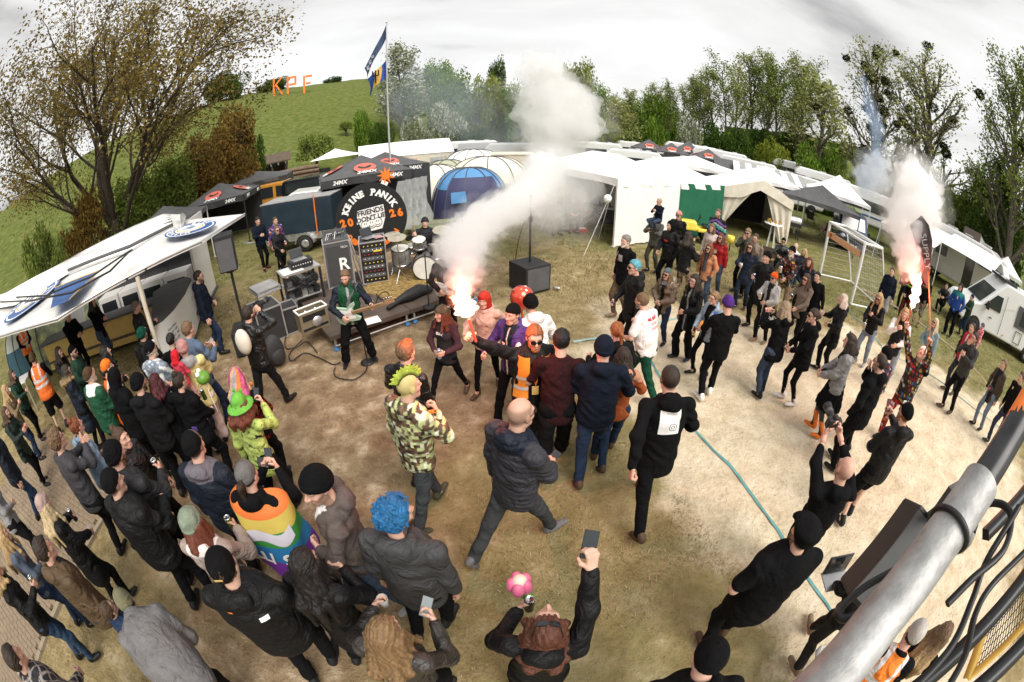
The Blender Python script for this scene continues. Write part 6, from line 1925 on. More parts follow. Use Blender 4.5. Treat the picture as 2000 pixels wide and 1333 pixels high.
 if kind=='hivis' or opts.get('bands'):
  for zc in(-.07,-.19):
   c[np.abs(fz-zc)<.026]=(.62,.62,.60)
  for sx in(-1,1):
   c[(np.abs(fx-sx*.10)<.024)&(fz>-.05)]=(.62,.62,.60)
 if opts.get('zip'):
  m=(np.abs(fx)<max(.008,vg*.6))&(fy>.04)&(fz<.16)
  c[m]=np.maximum(tc_*.4,.02)if opts['zip']is True else CL(opts['zip'])
 if opts.get('stripe3'):
  for nm in 'RL':
   E,Wr,mode=arms[nm]
   for q0,q1 in((J['S'+nm],E),(E,Wr)):
    t=np.clip(((v-q0)@(q1-q0))/((q1-q0)@(q1-q0)),0,1)
    out=v-(q0+t[:,None]*(q1-q0))
    o=np.cross(q1-q0,[0,1,0]);sg=1 if nm=='R' else-1
    ou=unit(ar([sg,-.3,.4]))
    lat=np.abs(out@unit(np.cross(ou,q1-q0)))
    m=(out@ou>.03)&(np.linalg.norm(out,axis=1)<.09)&((np.abs(lat-.0)<.004)|(np.abs(lat-.014)<.004))
    c[m]=CL(opts['stripe3'])
 if opts.get('pat'):c=pattern(opts['pat'],np.stack([fx,fy,fz],1),c,seed,arm)
 mt={'leather':M_leather,'jacket':M_shell,'puffer':M_shell,'coat':M_shell,'denim':M_denim,'hivis':M_shell}.get(kind,M_fab)
 gname={'tshirt':'t_shirt','hivis':'safety_vest','denim':'denim_jacket','leather':'leather_jacket','puffer':'padded_jacket'}.get(kind,kind)
 garment=npmesh(gname,v,f,mt,root,colors=c)
 if opts.get('under'):
  uc=ar(CL(opts['under']));pr2=[]
  for nm in 'RL':
   E,Wr,mode=arms[nm];S=J['S'+nm]
   pr2+=[('c',S+(J['N']-S)*.2,S,.062,.064),('c',S,E,.064,.054),('c',E,Wr-(Wr-E)*.06,.053,.04)]
  pr2+=[('c',J['SR'],J['SL'],.07,.07),('c',J['C'],J['N'],.12,.07,.8,F),('t',J['N']+U*.01,unit(U+F*.4),.066,.02)]
  lo,hi=pbox(pr2)
  v2,f2=nets(lambda p:-smin(-(ev(p,pr2,.03)+folds(p,.005,seed)),sd_cap(p,J['N']-U*.01,J['N']+U*.2+F*.03,.053,.066),.008),lo,hi,vg)
  npmesh('pullover',v2,f2,M_fab,root,colors=np.tile(uc,(len(v2),1)))
 dn=HR.T@ar([0,0,-1.0]);bk=ar([0,-1.0,0])
 def headobj(nm,fn,lo,hi,col,m,vx=None,colf=None):
  v,f=nets(fn,lo,hi,vx or vh*1.15)
  if len(v)==0:return None
  c=np.tile(aa(CL(col)),(len(v),1))
  if colf:c=colf(v,c)
  return npmesh(nm,H2L(v),f,m,root,colors=c)
 hatk=hat[0]if hat else None
 if hair and hair[0]not in('buzz','bald','balding','fade'):
  st=hair[0];thick={'short':.010,'curly':.020,'mohawk':0,'long':.013,'bob':.014,'bun':.010,'pony':.010,'quiff':.012}.get(st,.012)
  if hatk in('beanie','cap','bucket','flatcap','capback','hood','balaclava'):thick=min(thick,.006)
  shell=[('e',(0,-.014,.034),(.077+thick,.097+thick,.095+thick))]
  line='long' if st in('long','bob')else 'short'
  locks=[]
  if st in('long','bob'):
   Ln=(hair[2]if len(hair)>2 else.30)if st=='long' else.15
   for sx in(-1,1):
    for(y0,rr,tt,ob)in((.030,.022,.8,.06),(.0,.034,1.0,-.02),(-.04,.040,1.05,-.09),(-.075,.042,1.0,-.13)):
     a=ar([sx*(.080 if y0>-.05 else.045),y0,.01]);m1=a+dn*.15+ar([sx*.014,ob*.35,0])
     m2=a+dn*min(.26,Ln*.8)+ar([sx*(.03 if y0>-.05 else.02),ob,0]);e_=a+dn*max(.2,Ln*tt)+ar([sx*.02+.01*rs.normal(),ob*1.1,0])
     locks+=[('c',a,m1,rr*.85,rr)]+([('c',m1,m2,rr,rr*1.05),('c',m2,e_,rr*1.05,rr*.5)]if st=='long' else[])
   a=ar([0,-.09,0]);m2=a+dn*min(.26,Ln*.8)+bk*.075
   locks+=[('c',a,m2,.045,.055)]+([('c',m2,a+dn*Ln+bk*.085,.055,.03)]if st=='long' else[])
  if st=='quiff':shell.append(('e',(0,.045,.105),(.05,.05,.03)))
  if st=='bun':locks+=[('e',(0,-.05,.145),(.042,.042,.038)),('c',(0,-.03,.1),(0,-.05,.13),.03,.03)]
  if st=='lowbun':locks+=[('e',(0,-.12,.02),(.042,.038,.042))]
  if st=='pony':
   a=ar([0,-.10,.04]);b_=a+ar([0,-.06,-.02]);locks+=[('c',a,b_,.026,.026),('c',b_,b_+dn*.2+bk*.02,.028,.012)]
  allp=shell+locks
  def fhair(p):
   d=None
   if st!='mohawk':
    d=ev(p,shell,.02)
    xx,yy,zz=p.T
    d=np.maximum(d,(hl_line(yy,line)-zz)*.8)
    if st=='curly':d=d+.030*(vnoise(xx*62+30,yy*62+zz*47+30,seed)-.5)+.016*(vnoise(zz*120+30,yy*110+xx*60+30,5)-.5)
    else:
     an=np.arctan2(xx,zz+.02);d=d+.011*(vnoise(an*13+40,yy*26+30,seed)-.5)+.006*(vnoise(an*34+90,yy*40+30,7)-.5)
   if locks:
    q=p.copy()
    dl_=ev(q,locks,.022)+.014*(vnoise(q[:,0]*62+40,q[:,1]*62+q[:,2]*5+40,seed)-.5)
    if hatk in('cap','flatcap','beanie','bucket','capback')or True:
     dl_=np.maximum(dl_,-sd_ell(p,(0,.05,-.035),(.066,.085,.12)))
    d=dl_ if d is None else smin(d,dl_,.015)
   if st=='mohawk':
    xx,yy,zz=p.T
    r0=np.sqrt((yy+.012)**2+(zz-.03)**2);an=np.arctan2(zz-.03,yy+.012)
    hgt=.165+.012*np.sin(an*26)
    d=np.maximum(np.maximum(np.abs(xx)-.020*np.clip((.20-r0)/.1,.25,1),r0-hgt),np.maximum(.06-r0,np.maximum(.35-an,an-2.75)))
    d=d+.003*np.sin(an*60)
   return d
  lo,hi=pbox(allp,.02)
  if st=='mohawk':lo,hi=ar([-.04,-.21,-.03]),ar([.04,.18,.22])
  hc2=CL(hair[1])
  def hcolf(v,c):
   k=rs.normal()*9
   strand=.82+.30*(.5+.5*np.sin(160*v[:,0]+60*v[:,1]+6*np.sin(20*v[:,2]+k)))
   c=c*strand[:,None]
   if len(hair)>3 and hair[3]=='rainbow':
    pal=ar([(.55,.10,.22),(.62,.22,.05),(.35,.30,.32),(.55,.35,.20),(.30,.06,.14)])
    c=pal[((np.arctan2(v[:,0],v[:,1])*2.4+v[:,2]*6+10)%5).astype(int)]
   if len(hair)>3 and hair[3]=='ombre':
    t=np.clip((-.02-v[:,2])/.16,0,1)[:,None];c=c*(1-t)+ar(CL(hair[4]))*t
   if len(hair)>3 and hair[3]=='tips':
    t=np.clip((v[:,2]-.095)/.03,0,1)[:,None];c=c*(1-t)+ar(CL(hair[4]))*t
   if st=='mohawk':
    r0=np.sqrt((v[:,1]+.012)**2+(v[:,2]-.03)**2);t=np.clip((.125-r0)/.03,0,1)[:,None]
    c=c*(1-t)+ar((.03,.05,.01))*t
   return c
  headobj('hair',fhair,lo,hi,hc2,M_hairm,None,hcolf)
 if hair and hair[0]in('fade','buzz'):
  tk=.007 if hair[0]=='fade' else.004
  headobj('hair',lambda p:np.maximum(sd_ell(p,(0,-.012,.031),(.074+tk,.094+tk,.092+tk)),(hl_line(p[:,1],'short')+.012-p[:,2])*.8)+.0015*np.sin(140*p[:,0])*np.sin(130*p[:,1]),ar([-.1,-.13,-.1]),ar([.1,.12,.15]),hair[1],M_hairm)
 if beard and beard!='stubble' and isinstance(beard,(str,tuple)):
  big_='long' in mood
  bp_=[('c',(-.060,.0,-.035),(-.030,.058,-.088),.014,.020),('c',(.060,.0,-.035),(.030,.058,-.088),.014,.020),('e',(0,.070,-.103),(.034,.026,.03 if not big_ else.055)),('c',(-.024,.086,-.047),(.024,.086,-.047),.0065,.0065)]
  def fbeard(p):
   d=ev(p,bp_,.02)+.003*np.sin(130*p[:,0]+2*np.sin(60*p[:,2]))*np.sin(120*p[:,2])
   return np.maximum(d,-sd_ell(p,(0,.10,-.066),(.020,.03,.008)))
  lo,hi=pbox(bp_,.02)
  headobj('beard',fbeard,lo,hi,beard,M_hairm)
 if hatk in('beanie','hood','balaclava'):
  tk=.016
  def fb(p):
   x,y,z=p.T
   d=sd_ell(p,(0,-.016,.036),(.078+tk,.098+tk,.100+tk))
   if hatk=='beanie':
    cut=hl_line(y,'beanie')
    cuff=np.where(z<cut+.05,-.005,0)
    an=np.arctan2(x,y);d=d+cuff+.0018*np.sin(52*an)
    d=np.maximum(d,(cut-z)*.9)
   else:
    d=smin(d,sd_cap(p,(0,-.03,0),aa(nb)+[0,-.02,.02],.098,.10),.03)
    hole=sd_ell(p,(0,.10,-.012 if hatk=='hood' else.004),(.062,.09,.092 if hatk=='hood' else.035))
    d=-smin(-d,hole,.01)
    d=d+folds(p,.003,seed,2)
   return d
  lo,hi=ar([-.125,-.15,-.12]),ar([.125,.14,.19])
  if hatk!='beanie':lo=np.minimum(lo,nb-.13);hi=np.maximum(hi,nb+.1);lo[2]=max(lo[2],-.22)
  def bcol(v,c):
   an=np.arctan2(v[:,0],v[:,1])
   return c*(.86+.2*(.5+.5*np.sin(52*an)))[:,None]if hatk=='beanie' else c
  headobj(hatk if hatk!='hood' else 'hood',fb,lo,hi,hat[1],M_fab,None,bcol)
  if len(hat)>2 and hat[2]:
   b=MB();M=Matrix(HR.tolist()).to_4x4();M.translation=Vector(hc)
   b.box((0,.118,.062),(.034,.006,.026));
   b.v=[tuple(M@(Vector(q)*hs))for q in b.v]
   b.B('patch',mat('patch_'+str(hat[2]),CL(hat[2])),root)
 if hatk in('cap','capback','flatcap','bucket','top'):
  sgn=-1 if hatk=='capback' else 1
  c1=ar(CL(hat[1]));c2=ar(CL(hat[2]))if len(hat)>2 and hat[2]else c1
  def fc(p):
   x,y,z=p.T
   if hatk=='flatcap':
    d=sd_ell(p,(0,.0,.085),(.105,.135,.048))
    d=smin(d,np.maximum(sd_ell(p,(0,-.016,.036),(.091,.111,.10)),hl_line(y,'cap')-z),.02)
    vis=sd_ell(p,(0,.115,.055),(.075,.05,.008))
    return smin(d,vis,.01)
   d=np.maximum(sd_ell(p,(0,-.014,.034),(.088,.108,.112 if hatk!='bucket' else.115)),(hl_line(y*sgn if hatk!='bucket' else 0*y,'cap')-z)*.9)
   if hatk=='bucket':
    q=p-ar([0,-.014,.030],np.float32);r0=np.hypot(q[:,0]/.95,q[:,1]/1.1)
    br_=np.abs(q[:,2]+(r0-.085)*.55)-.006
    br_=np.maximum(br_,np.maximum(r0-.165,.075-r0))
    d=smin(d,br_,.01)
    for sx in(-1,1):d=smin(d,sd_ell(p,(sx*.05,.03,.150),(.022,.016,.022)),.008)
   else:
    q=p.copy();q[:,1]=q[:,1]*sgn
    y2=q[:,1];zc=.040-(y2-.09)*.25-(x/.08)**2*.012
    vis=np.maximum(np.abs(q[:,2]-zc)-.005,np.maximum(np.hypot(x/.075,(y2-.085)/.085)-1,0)*.07)
    vis=np.maximum(vis,(.06-y2))
    d=np.minimum(d,vis)
    d=smin(d,sd_ell(p,(0,-.014,.147),(.009,.009,.006)),.004)
   return d
  def ccol(v,c):
   m=(v[:,1]*sgn>.098)if hatk!='bucket' else np.zeros(len(v),bool)
   c[m]=c2
   if len(hat)>3:c[(v[:,1]<.03)]=CL(hat[3])
   return c
  headobj({'bucket':'bucket_hat','flatcap':'flat_cap'}.get(hatk,'cap'),fc,ar([-.18,-.21,-.03]),ar([.18,.21,.18]),hat[1],M_fab,max(.006,vh*1.1),ccol)
  if len(hat)>4 and hat[4]:
   b=MB();b.box((0,.103*sgn,.085),(.05,.008,.034));M=Matrix(HR.tolist()).to_4x4();M.translation=Vector(hc)
   b.v=[tuple(M@(Vector(q)*hs))for q in b.v];b.B('patch',mat('patch_'+str(hat[4]),CL(hat[4])),root)
 if opts.get('hood')=='up' and hatk!='hood':
  pass
 if glasses:
  M=Matrix(HR.tolist()).to_4x4();M.translation=Vector(hc)
  gzp=.10 if 'top' in glasses else 0
  b=MB()
  for sx in(-1,1):
   ring=[]
   for k in rg(12):
    a=2*pi*k/12
    ring.append(V(sx*.032+.027*copysign(abs(cos(a))**.7,cos(a)),.104-(abs(sx*.032+.027*cos(a))**2)*5,.003+.0205*copysign(abs(sin(a))**.7,sin(a))))
   if glasses.startswith('sun'):
    b.prism(ring,(0,.006,0))
   else:
    b.tube(ring+[ring[0]],.0022,4,cap=False)
  b.box((0,.107,.008),(.018,.006,.006))
  for sx in(-1,1):b.tube([(sx*.060,.086,.008),(sx*.079,.0,.010),(sx*.079,-.02,.0)],.0035,4)
  if 'top' in glasses:
   T=Tr((0,-.035,.080))@Ro(R(38),4,'X')
   b.v=[tuple(T@Vector(q))for q in b.v]
  b.v=[tuple(M@(Vector(q)*hs))for q in b.v]
  b.B('sunglasses' if glasses.startswith('sun')else 'glasses',M_sung if glasses.startswith('sun')else M_frame,root)
 po=Person()
 po.root=root;po.J=J;po.arms=arms;po.holds=holds;po.hc=hc;po.HR=HR;po.X,po.F,po.U=X,F,U;po.garment=garment;po.s=s;po.yaw=yaw;po.hs=hs
 po.world=Tr(base)@Ro(yaw,4,'Z')@Matrix.Scale(s,4)
 if print_:
  for pr_ in print_:cloth_print(po,*pr_)
 return po
def azel_(px,py):
 r=ray(px,py);return degrees(atan2(r.x,r.y))
def pattern(name,v,c,seed,arm=None):
 x,y,z=v[:,0],v[:,1],v[:,2]
 if name=='camo':
  q=.045
  k=vnoise(x/q+50,z/q+y/q*.7+50,3)
  kx=np.floor(x/.035+y/.05+40)*7+np.floor(z/.035+40)*13
  r=(np.sin(kx*12.9898)*43758.5453)%1
  pal=ar([(.50,.55,.26),(.62,.64,.50),(.10,.065,.04),(.16,.10,.06),(.035,.03,.025),(.38,.42,.20)])
  c=pal[np.clip((r*6).astype(int),0,5)]
 elif name=='leopard':
  k=vnoise(x*45+20,z*45+y*30+20,4);c=c.copy();c[k>.55]=(.03,.02,.015)
 elif name=='plaid':
  a=(np.sin(x*2*pi/.07)>.82)|(np.sin(z*2*pi/.07)>.82);b_=(np.sin(x*2*pi/.07)>.2)^(np.sin(z*2*pi/.07)>.2)
  c=np.where(b_[:,None],c*.5,c*1.2);c[a]=(.30,.27,.25)
 elif name=='patches':
  kx=np.floor(x/.05+y/.06+40)*7+np.floor(z/.06+40)*13
  r=(np.sin(kx*12.9898)*43758.5453)%1
  pal=ar([(.35,.03,.03),(.5,.47,.42),(.02,.02,.02),(.10,.02,.02),(.45,.28,.05),(.03,.03,.03),(.05,.12,.2),(.02,.02,.02)])
  gxx=np.abs((x/.05+y/.06+40)%1-.5);gzz=np.abs((z/.06+40)%1-.5)
  ins=(gxx<.36)&(gzz<.36)
  c=np.where(ins[:,None],pal[np.clip((r*8).astype(int),0,7)],c)
 elif name=='speckle':
  k=vnoise(x*60+9,z*60+y*50+9,6);c=np.where((k>.62)[:,None],c*2.2+.05,c)
 elif name=='tiedye':
  k=vnoise(x*22+9,z*22+y*20+9,6)[:,None];c=c*(1-k)+ar((.05,.12,.22))*k;c[k[:,0]>.7]=(.6,.62,.62)
 elif name=='nineties':
  zz=z+np.abs(x)*.5
  c=c.copy();c[(zz>-.02)&(zz<.05)]=(.04,.32,.27);c[(zz>.05)&(zz<.08)]=(.5,.5,.5);c[(zz>.13)&(zz<.17)]=(.22,.10,.42);c[(zz>-.12)&(zz<-.08)]=(.22,.10,.42)
 elif name=='redlines':
  k=(np.sin((z+x*.6)*190)>.55)&(vnoise(x*25+9,z*25+9,2)>.35)&(z<.02);c=c.copy();c[k]=(.40,.02,.02)
 elif name=='scribble':
  k=np.abs(vnoise(x*16+9,z*16+y*10+9,5)-.5)<.035;m=vnoise(x*6+5,z*6+y*5+5,8)>.45
  c=c.copy();c[k&m]=(.02,.02,.02)
 elif name=='wash':
  k=vnoise(x*9+9,z*7+y*8+9,5)[:,None];c=c*(.6+.9*k)
 return c
def cloth_print(po,s_,size,u,zz,side,col,rot=.0,depth=.003,fat=.004):
 me=po.garment.data
 bv=BVHTree.FromPolygons([v.co for v in me.vertices],[p.vertices for p in me.polygons])
 X,F,U,C=Vector(po.X),Vector(po.F),Vector(po.U),Vector(po.J['C'])
 if isinstance(s_,str):
  tm=text_mesh(s_,size,.0,fat)
 else:
  b=MB();w_,h_=s_
  n=6;b.add([(w_*(i/n-.5),h_*(j/n-.5),0)for j in rg(n+1)for i in rg(n+1)],[(j*(n+1)+i,j*(n+1)+i+1,(j+1)*(n+1)+i+1,(j+1)*(n+1)+i)for j in rg(n)for i in rg(n)])
  tm=bpy.data.meshes.new('print');tm.from_pydata(b.v,[],b.f)
 cr,sr=cos(R(rot)),sin(R(rot))
 for v in tm.vertices:
  x,y=v.co.x*cr-v.co.y*sr,v.co.x*sr+v.co.y*cr
  o=C+X*(u+x*side)+U*(zz+y)+F*side*.6
  hit=bv.ray_cast(o,-F*side,1.0)
  v.co=(hit[0]+F*side*(.006))if hit[0]is not None else(o-F*side*.45)
 tm.materials.clear();tm.materials.append(mat('print_'+str(col),CL(col),.7,var=.06))
 tm.name='print'
 o=bpy.data.objects.new('print',tm);COL.objects.link(o);o.parent=po.root
 return o
#  things held in hands
def held_matrix(po,side,blend=.6):
 g,fd,th,Wr=po.holds[side]
 up=unit(aa(th)*(1-blend)+ar([0,0,1.])*blend)
 y=unit(np.cross(up,np.cross(fd,up)))
 x=np.cross(y,up)
 M=Matrix((x,y,up)).transposed().to_4x4();M.translation=Vector(g)
 return po.world@M
def place(name,M,label,cat,group=None):
 r=empty(name,(0,0,0),0,label,cat,group);r.matrix_world=M;r.location=M.translation
 loc,rot,sc=M.decompose();r.location=loc;r.rotation_mode='XYZ';r.rotation_euler=rot.to_euler();return r
CANC={}
def can(po,side,label,col=(.02,.02,.022),top=(.6,.6,.6)):
 r=place('drink_can',held_matrix(po,side),label,'can','drinks held in hands')
 b=MB();b.lathe([(0,-.08),(.026,-.08),(.0325,-.07),(.0325,.072)],14);b.B('can',mat('can_%s'%str(col),col,.3,.3,var=.3,scale=30),r)
 b=MB();b.lathe([(.0325,.072),(.028,.084),(.026,.084),(.024,.080),(0,.080)],14);b.B('lid',Mch,r)
 b=MB();b.ball((0,.012,.082),(.010,.008,.002),8,4);b.B('opening',Mk,r)
def cup(po,side,label,col=(.75,.74,.72),clear=False,h=.11):
 r=place('drinking_cup',held_matrix(po,side,.85),label,'cup','drinks held in hands')
 b=MB();b.lathe([(0,-h/2),(.028,-h/2),(.038,h/2),(.035,h/2),(.026,-h/2+.01)],14);b.B('cup',mat('cup_%s%d'%(str(col),clear),col,.35,var=.15,scale=20,alpha=.55 if clear else None),r)
 b=MB();b.lathe([(0,h*.1),(.032,h*.1)],14);b.B('drink',mat('drink',(.10,.06,.02),.2),r)
def bottle(po,side,label,col=(.03,.05,.015)):
 r=place('bottle',held_matrix(po,side,.7),label,'bottle','drinks held in hands')
 b=MB();b.lathe([(0,-.11),(.030,-.11),(.031,.03),(.013,.08),(.013,.12),(0,.12)],14);b.B('glass',mat('bottle_%s'%str(col),col,.15,spec=.6),r)
 b=MB();b.lathe([(.0315,-.06),(.0318,0)],14);b.B('label',M_goldprint,r)
def wine(po,side,label):
 r=place('wine_glass',held_matrix(po,side,.8),label,'glass','drinks held in hands')
 b=MB();b.lathe([(.03,-.10),(.004,-.095),(.004,-.02),(.030,.02),(.038,.06),(.030,.11)],14);b.B('glass',mat('clear_glass',(.7,.7,.7),.05,alpha=.35,spec=.8),r)
 b=MB();b.lathe([(0,-.01),(.026,.015),(.033,.04),(0,.04)],14);b.B('wine',mat('white_wine',(.55,.38,.08),.1),r)
def phone(po,side,label,screen=Mgl,land=False,nn=None):
 g,fd,th,Wr=po.holds[side]
 hc=po.hc
 n=unit(aa(hc)-aa(g)if nn is None else nn)
 u=unit(ar([0,0,1.])-n*n[2]);x=np.cross(u,n)
 if land:x,u=u,-x
 M=Matrix((x,u,n)).transposed().to_4x4();M.translation=Vector(aa(g)+u*.045-n*.0)
 r=place('smartphone',po.world@M,label,'phone','phones held up')
 b=MB();b.box((0,0,0),(.075,.155,.009));b.B('case',Mk,r,bevel=.004)
 b=MB();b.box((0,0,.0052),(.068,.146,.001));b.B('screen',screen,r)
 b=MB();b.box((-.02,.055,-.0055),(.025,.025,.003));b.B('lens_block',Mg,r)
def camera_item(po,label,both=True,F=None):
 g=aa(po.holds['R'][0])
 if both and 'L' in po.holds:g=(g+aa(po.holds['L'][0]))/2
 f=unit(po.HR@ar([0,1.,0]))if F is None else unit(F);u=unit(ar([0,0,1.])-f*f[2]);x=np.cross(f,u)
 M=Matrix((x,f,u)).transposed().to_4x4();M.translation=Vector(g+f*.02+u*.02)
 r=place('photo_camera',po.world@M,label,'camera')
 b=MB();b.box((0,0,0),(.15,.07,.10));b.prism([(-.03,-.03,.05),(.03,-.03,.05),(.02,-.03,.08),(-.02,-.03,.08)],(0,.06,0));b.B('camera_body',Mk,r,bevel=.008)
 Q=Ro(R(-90),4,'X')
 b=MB();b.lathe([(.036,.03),(.036,.10),(.040,.11),(.040,.17),(.046,.20),(.046,.23),(.040,.23)],18,Q);b.B('lens',Mk,r)
 b=MB();b.lathe([(0,.222),(.040,.222)],18,Q);b.B('front_glass',Mgl,r)
 b=MB();b.lathe([(.0405,.12),(.0412,.13),(.0412,.15),(.0405,.16)],18,Q);b.B('zoom_ring',Mg,r)
 return r
P=person
A_='h_'
CEN=(1040,850)
UPR=(760,640)
#  the runners in the ring
p=P(1040,648,face=(1120,1200),h=1.86,top=('jacket','black',dict(zip=True)),bot=('trousers','char'),hair=('short','h_ginger'),beard='h_ginger',glasses='sun',R_=((.85,.25,1.95),'grip',(.3,.3,-.6)),L_='down',legs='step',mood='smile',lean=6,w=1.15,label='person in black with open orange vest and sunglasses raising the burning flare',print_=[((.10,.05),0,-.02,.04,1,'white')])
FLARE_MAN=p
def safety_vest(po,col=(.80,.27,.03)):
 X,F,U,C=Vector(po.X),Vector(po.F),Vector(po.U),Vector(po.J['C'])
 for s in(-1,1):
  b=MB();b.smooth=True;n,m=10,4;vs=[]
  for j in rg(n+1):
   t=j/n
   for i in rg(m+1):
    k=i/m
    a=.065+.10*k
    vs.append(C+X*s*(a+.05*t*k)+F*(.155-.10*k*k+.03*t+.02*sin(6*t))+U*(.175-.52*t-.03*k))
  b.add(vs,[(j*(m+1)+i,j*(m+1)+i+1,(j+1)*(m+1)+i+1,(j+1)*(m+1)+i)for j in rg(n)for i in rg(m)])
  o=b.B('vest_panel',mat('vest_orange'+str(col),col,.7,var=.1),po.root)
  b=MB()
  for t0 in(.45,.72):
   vs=[]
   for t in(t0,t0+.08):
    for i in rg(m+1):
     k=i/m;vs.append(C+X*s*(.065+.10*k+.05*t*k)+F*(.158-.10*k*k+.03*t+.02*sin(6*t))+U*(.175-.52*t-.03*k))
   b.add(vs,[(i,i+1,m+2+i,m+1+i)for i in rg(m)])
  b.B('reflective_band',mat('reflective',(.55,.56,.56),.3),o)
safety_vest(p)
b=MB();C0=Vector(p.J['C']);Fv,Uv,Xv=Vector(p.F),Vector(p.U),Vector(p.X)
b.tube([C0+Uv*.15+Fv*.10-Xv*.07,C0+Fv*.19-Uv*.05-Xv*.02,C0+Fv*.20-Uv*.16,C0+Fv*.19-Uv*.05+Xv*.02,C0+Uv*.15+Fv*.10+Xv*.07],.008,5);b.B('lanyard',Mor,p.root)
b=MB();b.box(tuple(C0+Fv*.20-Uv*.22),(.07,.01,.10));b.B('badge',M_goldprint,p.root)
b=MB();b.box(tuple(C0+Fv*.18-Xv*.14-Uv*.02),(.05,.012,.05));b.B('rosette',Mw,p.root)
p=P(815,757,face=(1010,850),h=1.86,foot=(822,1015),top=('jacket','olive',dict(pat='camo',hood=True,inner='jet',iw=.075)),bot=('trousers','gjean'),shoes=('olive','char'),hair=('mohawk','h_lime'),R_='chest',L_='down',legs='stepL',look=-10,label='person with a lime mohawk in a pixel camouflage jacket',print_=[('PUNK',.07,0,.0,1,'orange')])
p=P(788,693,face=(980,740),h=1.80,top=('leather','jet',dict(inner='jet',iw=.07)),hair=('quiff','h_lbrown',0,'tips','h_ginger'),R_='down',L_='run',legs='stepL',label='person with a red-tipped quiff in a black leather blazer behind the mohawk')
p=P(853,612,face=(700,940),h=1.70,sex='f',foot=(890,760),top=('sweater','char',dict(sleeve=(.055,.025,.032))),bot=('leggings','jet'),shoes=('brown','brown',.14),hair=('long','h_auburn',.36),hat=('beanie',(.10,.085,.055),'tan'),R_='belly',L_=((.22,.30,1.15),'grip',(.5,-.2,-.6)),legs='stride',mood='smile',look=-20,label='laughing person in olive beanie and dark vest running with a can',print_=[('WILD',.05,0,.02,1,'white')])
can(p,'R' if False else 'L','pale blue can held by the laughing runner in the olive beanie',(.25,.35,.45))
p=P(945,585,face=(870,900),h=1.72,sex='f',foot=(955,745),top=('hoodie',(.55,.36,.29)),bot=('leggings','jet'),shoes=('brown','brown',.12),hair=('short','h_red'),hat=('balaclava',(.42,.03,.02)),R_='run',L_='swing',legs='step',label='person in a peach hoodie with a red balaclava behind the flare')
p=P(1005,612,face=(900,900),h=1.75,top=('jacket',(.07,.035,.17),dict(inner='dnavy',iw=.07,zip='white')),hat=('cap','jet'),R_='run',L_='chest',legs='step',label='person in a purple track jacket half hidden behind the red confetti balloon')
BAL_MAN=p
p=P(1050,603,face=(980,720),h=1.76,top=('jacket','white',dict(hood=True)),bot=('trousers','char'),hat=('beanie','jet'),R_='run',L_='swing',legs='step',skin=2,lean=14,label='person in a white hooded jacket and black beanie beside the red balloon')
p=P(1103,677,face=(1080,560),h=1.78,foot=(1072,925),top=('tshirt',(.028,.009,.010),dict(hem=.14)),bot=('wide','jet'),shoes=('jet','white'),hair=('short','jet'),R_='run',L_='run',legs='step',lean=6,label='person with black hair and dark wine t-shirt seen from behind next to the flare carrier')
p=P(1160,684,face=(1130,560),h=1.84,foot=(1160,930),top=('fleece','dnavy'),bot=('jeans','djean'),shoes=('brown','brown'),hat=('beanie','dnavy'),R_='run',L_='belly',legs='step',w=1.1,label='broad person in navy pullover and navy knit cap seen from behind')
p=P(1207,700,face=(1130,590),h=1.68,sex='f',foot=(1195,890),top=('hoodie',(.30,.075,.025),dict(yoke=(.46,.22,.14),hoodc='rose',yz=.03)),bot=('jeans','djean'),shoes=('brown','brown',.1),hair=('long','h_dark',.22),R_='run',L_='run',legs='step',label='person in a rust, salmon and pale pink colour-block hoodie from behind')
p=P(1207,650,face=(1090,690),h=1.66,sex='f',top=('hoodie','black'),hair=('pony','h_ginger'),glasses='clear',R_='run',L_='run',legs='step',label='person with a ginger ponytail in a black hoodie at the ring')
p=P(1250,590,face=(1090,690),h=1.84,foot=(1275,755),top=('tshirt','white',dict(belly=.03)),bot=('trousers',(.010,.055,.03)),shoes=('white','tan'),hair=('short','h_lbrown'),beard='h_grey',R_='run',L_='run',legs='stride',lean=14,w=1.15,label='stout person in white t-shirt and green trousers running with a grey beard',print_=[('TOUR 26',.06,.02,.08,-1,'red'),('ROCK',.05,.02,.0,-1,'pink'),('N ROLL',.05,.02,-.07,-1,'pink')])
p=P(1290,752,face=(1140,640),h=1.82,foot=(1262,1030),top=('hoodie','jet',dict(hem=.16)),shoes=('brown','brown'),hair=('fade','h_dark'),R_='run',L_='swing',legs='stride',lean=9,label='person in a black hooded vest with a white square patch on the back',print_=[((.19,.22),0,0,.0,-1,'white')])
b=MB();C0=Vector(p.J['C']);Bv=-Vector(p.F);Xv=Vector(p.X);Uv=Vector(p.U)
for rr in(.030,.013):
 b.tube([C0+Bv*.215+Xv*rr*copysign(abs(cos(a))**.6,cos(a))+Uv*rr*copysign(abs(sin(a))**.6,sin(a))for a in lsp(0,2*pi,17)],.003,4)
b.B('camera_glyph',Mk,p.root)
p=P(1030,815,face=(1250,860),h=1.80,foot=(990,1105),top=('jacket',(.035,.035,.042),dict(quilt=True,hoodc='dnavy',hood=True)),bot=('trousers',(.045,.048,.05)),shoes=('grey','tan'),hair=('balding','h_brown'),glasses='sun',R_='low',L_='down',legs={'R':(.10,.40,.09),'L':(-.09,-.46,.12)},label='balding person in sunglasses and grey quilted jacket striding with a phone')
phone(p,'R','pale phone carried by the balding strider in the quilted jacket')
